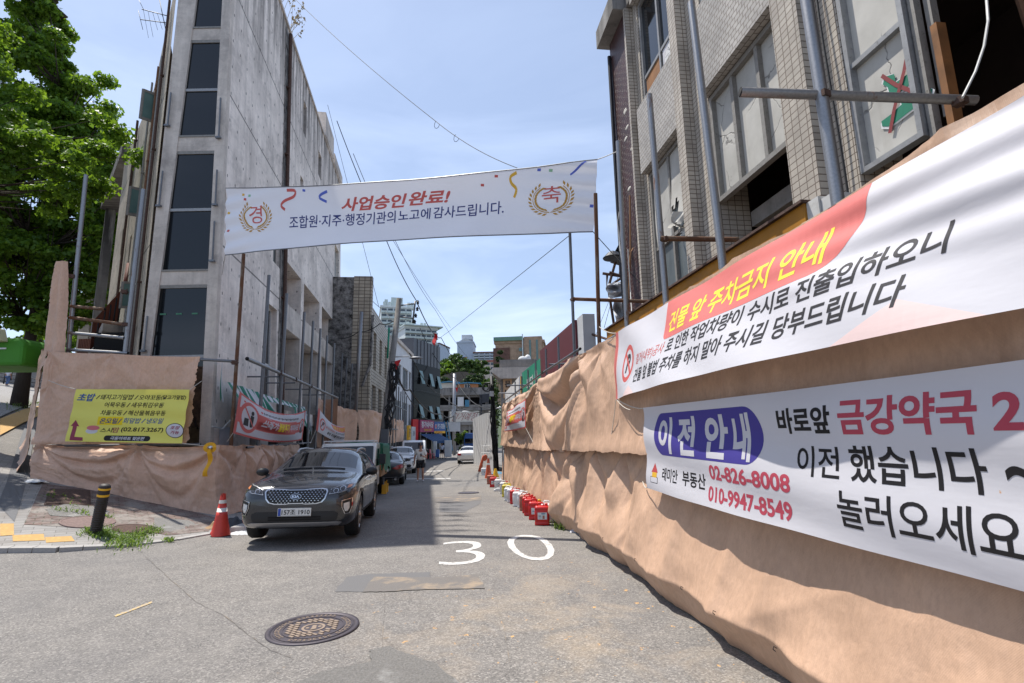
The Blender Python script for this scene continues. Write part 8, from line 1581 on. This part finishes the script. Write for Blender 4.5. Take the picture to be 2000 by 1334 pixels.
    mb = MB(M); mb.ball(h+Vector((0, -.1, -.03)), (.014, .02, .022), 8); mb.build('nose', Mt['p_skin'], t, True); mb = MB(M); mb.ball(h+Vector((0, -.086, -.065)), (.024, .008, .006), 8); mb.build('mouth', Mt['c_crimson'], t); return t, J
def build_people():
    p = G(821, 941); M = frame(p.x, p.y, gh(p.x, p.y), R(8))
    t, J = person('man in cream T-shirt, black shorts and navy cap walking while reading a phone', M, dict(hal=(.06, -.36, 1.20), wrl=(.13, -.31, 1.16), ell=(.26, -.04, 1.10), head0=(0, -.045, 1.585), head1=(0, -.065, 1.655), head2=(0, -.06, 1.725), knl=(.11, -.08, .50), anl=(.11, .03, .09), hel=(.11, .06, .05), tol=(.14, -.13, .035), knr=(-.11, .02, .50), anr=(-.12, .05, .09), her=(-.12, .08, .05), tor=(-.15, -.11, .03), elr=(-.27, .05, 1.13), wrr=(-.29, .0, .88), har=(-.29, -.02, .80)), 'p_tee', 'p_shorts', cap='p_navy_cap', sock='p_sock')
    Mp = M @ Matrix.Translation((.03, -.40, 1.22)) @ Matrix.Rotation(R(-35), 4, 'X'); q = MB(Mp); q.box(-.038, .038, -.005, .005, -.075, .075); tag(q.build('mobile_phone', Mt['p_phone'], bevel=.003), 'black mobile phone held by the man in the navy cap', 'phone')
    p = G(863, 896); M = frame(p.x, p.y, gh(p.x, p.y), R(12)); person('man in a white shirt and black shorts walking beside a woman before the shop', M, dict(knl=(.1, -.12, .5), anl=(.1, -.1, .09), hel=(.1, -.07, .05), tol=(.11, -.27, .035), anr=(-.1, .16, .1), her=(-.1, .19, .07), tor=(-.11, .02, .03)), 'p_white_shirt', 'p_shorts', shoe='p_hair')
    p = G(869, 896); M = frame(p.x, p.y+.3, gh(p.x, p.y+.3), R(-6)); person('woman in a blue denim dress walking beside the man in the white shirt', M, dict(knr=(-.09, -.1, .5), elr=(-.25, .0, 1.13), wrr=(-.2, -.2, 1.0), har=(-.17, -.26, .98)), 'p_denim', None, dress=True, long_hair=True)
    for k, (px, lb, m) in enumerate(((36, 'person in a white top and blue jeans walking away on the far side street pavement', 'p_jeans'), (14, 'person in a white top partly hidden behind the kiosk on the side street', 'p_jeans'))):
        Y = 51; x = A(px, 750, Y).x; M = frame(x, Y, gh(x, Y)+.1, R(180)); person(lb, M, dict(knl=(.1, -.1, .5), anr=(-.1, .12, .1)), 'p_white_shirt', m, shorts=False)
build_people()
def jerrycan(name, label, M, m, cap_m, label_on=True, group='jerrycans along the foot of the right tarp'):
    """20 litre can, label side towards -y; handle and screw cap on top"""
    t = thing(name, label, 'jerrycan', M, group); w, d, h = .145, .115, .36; q = MB(M)
    prof = [(0, .94), (.012, 1), (.05, 1), (.055, .975), (.085, .975), (.09, 1), (.27, 1), (.275, .98), (.30, .98), (.305, 1), (.335, .97), (.355, .85), (.362, .7)]; prev = None
    for z, k in prof:
        ring = []
        for cx, cy, a0 in ((1, 1, 0), (-1, 1, 90), (-1, -1, 180), (1, -1, 270)):
            for i in range(4): a = R(a0+30*i); ring.append(q.av((cx*(w*k-.03)+.03*math.cos(a), cy*(d*k-.03)+.03*math.sin(a), z)))
        if prev: n = len(ring); [q.f.append([prev[j], prev[(j+1) % n], ring[(j+1) % n], ring[j]]) for j in range(n)]; q.m += [0]*n
        else: q.f.append(ring[::-1]); q.m.append(0)
        prev = ring
    q.f.append(prev); q.m.append(0); q.build('body', Mt[m], t, True)
    q = MB(M); q.tube([(-.09, .0, .355), (-.085, 0, .395), (-.06, 0, .41), (.015, 0, .41), (.03, 0, .395), (.03, 0, .355)], .014, 8); q.build('handle', Mt[m], t, True); q = MB(M); q.lathe([(.034, .35), (.034, .40), (.028, .405)], (.085, 0, 0), 14); q.build('cap', Mt[cap_m], t, True)
    if label_on:
        q = MB(M); y = -d-.002; q.face([(-.085, y, .115), (.095, y, .115), (.095, y, .245), (-.085, y, .245)]); P = Print(q, lambda u, v, l: (u, y-l, v), None, .001); P.ell(.025, .222, .045, .016, 1); P.rect(.01, .125, .05, .19, 2); P.rect(-.07, .17, -.02, .19, 1); P.rect(-.07, .13, -.02, .16, 3); q.build('label', [Mt['sign_label'], Mt['label_blue'], Mt['jerry_faded'], Mt['grey_panel']], t)
    return t
def cone(label, M, m, h, bands, band_m='cone_band', r0=.16, group=None, cracked=False):
    t = thing('traffic_cone', label, 'traffic cone', M, group); q = MB(M); f = lambda z: r0*(1-z/h)+.045*(z/h)+.03*max(0, 1-z/(h*.35))*.5
    zs = sorted({0, h*.96, h, *[z for b in bands for z in b], *[h*k/10 for k in range(10)]}); ms = [1 if any(a-1e-6 <= (z0+z1)/2 <= b for a, b in bands) else 0 for z0, z1 in zip(zs, zs[1:])]; rg = random.Random(3); n = 28; prev = None
    for k, z in enumerate(zs):
        ring = []
        for j in range(n):
            a = 2*math.pi*j/n; zz = z; 
            if k == 0 and cracked: zz = max(0, .09*math.exp(-((j-14)/1.6)**2)*0+ (.07*math.exp(-((a-4.9)/.22)**2)))+rg.uniform(0, .008)
            if k == len(zs)-1 and cracked: zz += rg.choice((0, .03, -.02, .05))*1.0
            ring.append(q.av((f(z)*math.cos(a), f(z)*math.sin(a), zz)))
        if prev: [q.f.append([prev[j], prev[(j+1) % n], ring[(j+1) % n], ring[j]]) for j in range(n)]; q.m += [ms[k-1]]*n
        prev = ring
    q.build('shell', [Mt[m], Mt[band_m]], t, True); return t
def build_small():
    # jerrycans in the photo's order from the nearest
    cans = [((1060, 1027), 'jerry_red', 'jerry_red', 1, 'nearest red jerrycan with a white label, first of the row by the right tarp'), ((1072, 1021), 'jerry_white', 'jerry_white', 0, 'white jerrycan standing directly behind the nearest red one'), ((1047, 1016), 'jerry_red', 'cap_yellow', 1, 'red jerrycan with a yellow cap, second red from the front'), ((1037, 1008), 'jerry_red', 'jerry_red', 0, 'red jerrycan without label, third red from the front'), ((1033, 1003), 'jerry_red', 'jerry_red', 0, 'red jerrycan pressed between two other reds, fourth from the front'), ((1027, 998), 'jerry_faded', 'jerry_faded', 0, 'faded red jerrycan just in front of the pair of white ones'), ((1023, 993), 'jerry_white', 'jerry_white', 0, 'white jerrycan right before the faded red one'), ((1013, 990), 'jerry_white', 'jerry_white', 0, 'front white jerrycan beside the lone red in mid row'), ((1007, 985), 'jerry_red', 'jerry_red', 0, 'lone red jerrycan between whites in the middle of the row'), ((1001, 982), 'jerry_white', 'jerry_white', 0, 'tall white jerrycan just beyond the lone red one'), ((995, 979), 'jerry_white', 'jerry_white', 0, 'white jerrycan next to the yellow one'), ((990, 971), 'jerry_yellow', 'jerry_yellow', 0, 'only yellow jerrycan of the row'), ((985, 965), 'jerry_white', 'jerry_red', 1, 'white jerrycan with a red cap beyond the yellow one'), ((974, 957), 'jerry_white', 'jerry_white', 1, 'white labelled jerrycan beside the grey stand base'), ((964, 952), 'jerry_red', 'jerry_red', 1, 'far red jerrycan with a white label, before the brown one'), ((958, 946), 'jerry_faded', 'jerry_faded', 0, 'far brown faded jerrycan under the yellow cone')]
    for px, m, c, l, lb in cans:
        p = G(*px); jerrycan('jerrycan', lb, frame(p.x, p.y+.12, gh(p.x, p.y), R(-4)), m, c, l)
    p = G(945, 928); jerrycan('jerrycan', 'lone white jerrycan at the foot of the orange cone, far end', frame(p.x, p.y, gh(p.x, p.y), R(5)), 'jerry_white', 'jerry_white')
    p = G(430, 1047); cone('battered red traffic cone with two white bands and a torn top, by the parked SUV', frame(p.x, p.y, max(gh(p.x, p.y), sw(p.x, p.y))+.005, R(-60)) @ Matrix.Rotation(R(2), 4, 'Y'), 'cone_red', .70, [(.42, .49), (.57, .63)], cracked=True, r0=.155)
    p = G(954, 934); cone('orange ringed traffic cone with one pale band near the white site fence', frame(p.x, p.y, gh(p.x, p.y)), 'cone_orange', .95, [(.64, .73)], r0=.17)
    p = G(968, 937); cone('small yellow cone beside the orange one at the foot of the right tarp', frame(p.x, p.y, gh(p.x, p.y)), 'cone_yellow', .52, [(.5, .505)], 'cone_yellow', r0=.2)
    p = G(941, 921); t = thing('road_paddle', 'faded orange paddle-shaped road marker leaning near the white site fence', 'road marker', p); q = MB(); 
    c = [A(x, y, p.y) for x, y in ((938, 922), (940, 907), (943, 895), (944, 890))]; q.tube(c, [.16, .09, .07, .06], 10); q.build('stem', Mt['cone_orange'], t, True); q = MB(Matrix.Translation(A(947, 894, p.y)) @ Matrix.Rotation(R(20), 4, 'Y')); q.ball((0, 0, 0), (.15, .06, .2), 14); q.build('paddle', Mt['cone_orange'], t, True)
    # grey stand base with a pole
    p = G(976, 959); t = thing('sign_stand', 'grey sign stand with a thin steel pole and weighted base among the jerrycans', 'stand', p); q = MB(); q.box(p.x-.2, p.x+.2, p.y-.16, p.y+.16, p.z, p.z+.05); q.prism([(p.x-.19, p.z+.05), (p.x+.19, p.z+.05), (p.x+.1, p.z+.1), (p.x-.1, p.z+.1)], 'y', p.y-.12, p.y+.12); q.build('base', Mt['grey_panel'], t); pole_part(t, 'pole', [Vector((p.x+.13, p.y, p.z+.05)), Vector((p.x+.17, p.y, p.z+1.45))], .018, 'steel', 8); q = MB(); q.ball((p.x+.17, p.y, p.z+1.45), .035); q.build('knob', Mt['black_plastic'], t)
    # leaning black bollard with yellow bands
    b, h = GS(186, 1043), None; e = A(206, 945, b.y-.1); d = (e-b); L_ = d.length; M = Matrix.Translation(b) @ d.to_track_quat('Z', 'Y').to_matrix().to_4x4(); t = thing('bollard', 'leaning black ribbed bollard with yellow reflective bands at the pavement corner', 'bollard', M); q = MB(M)
    pr = [(.085, -.05)]
    for k in range(15): z = .02+k*(L_*.68/15); pr += [(.082, z), (.090, z+.006), (.090, z+.022), (.080, z+.030)]
    pr += [(.088, L_*.72), (.088, L_*.93), (.085, L_*.96), (.06, L_*.99), (.01, L_)]; q.lathe(pr, n=28); q.build('post', Mt['bollard'], t, True)
    for z0, z1 in ((.755, .80), (.885, .925)): q = MB(M); q.lathe([(.0905, L_*z0), (.0905, L_*z1)], n=28, cap=False); q.build('reflective_band', Mt['band_yellow'], t, True)
    # litter by the SUV and along the tarp
    rg = random.Random(12)
    def rag(name, lb, px, m, r, hgt, sd, cat='litter', grp='litter on the ground'):
        p = G(*px); z = max(gh(p.x, p.y), sw(p.x, p.y) if p.x < -5.6 else -9); q = MB(); q.grid(lambda u, v: (p.x+r*(u-.5)*2+.1*r*nz(u*3+sd, v*3), p.y+r*(v-.5)*1.6, z+.005+hgt*max(0, 1-(2*u-1)**2)*max(0, 1-(2*v-1)**2)*(.5+.9*abs(nz(u*4+sd, v*4, sd)))+.01*rg.random()), 16, 14); return tag(q.build(name, Mt[m], smooth=True), lb, cat, grp)
    rag('crumpled_sack', 'dark crumpled sack between the red cone and the parked SUV', (457, 1030), 'dark_board', .3, .22, 1); rag('crumpled_sack', 'tan crumpled sack lying behind the red cone', (424, 1033), 'cardboard', .22, .14, 2); rag('crumpled_sack', 'grey fallen panel scrap by the left front wheel of the SUV', (475, 1042), 'grey_panel', .24, .05, 3)
    rag('crumpled_sack', 'white plastic scraps in the weeds below the right tarp', (1126, 1039), 'paper', .12, .08, 4); rag('crumpled_sack', 'dry brown crumpled leaf heap at the foot of the right tarp', (1238, 1103), 'cardboard', .07, .06, 5); rag('crumpled_sack', 'single dry leaf on the asphalt near the tarp foot', (1338, 1175), 'cardboard', .03, .02, 6); rag('crumpled_sack', 'pale scrap on the asphalt at the bottom by the tarp', (1526, 1300), 'cardboard', .03, .02, 7); rag('crumpled_sack', 'white and blue litter at the left foot of the corner tarp', (66, 948), 'grey_panel', .2, .1, 8)
    p = G(476, 1046); q = MB(); q.box(p.x-.45, p.x+.1, p.y+.35, p.y+.75, gh(p.x, p.y)-.02, gh(p.x, p.y)+.10); tag(q.build('concrete_slab', Mt['granite'], bevel=.02), 'loose pale concrete slab lying by the front wheel of the graphite SUV', 'slab')
    c = A(531, 931, 11.9); q = MB(); q.ball(c, (.07, .05, .09), 12); tag(q.build('reflector', Mt['cone_red'], smooth=True), 'red round reflector sticking out behind the graphite SUV bonnet', 'reflector')
    for k, (px, m, lb) in enumerate(((969, 926, 'blue_roof', 'blue plastic sheet scrap at the foot of the far utility pole'), (970, 912, 'red_flag', 'red hose lying by the foot of the far utility pole'))) if False else []: pass
    rag('crumpled_sack', 'blue plastic scrap behind the small yellow cone', (973, 925), 'blue_roof', .35, .12, 9)
build_small()
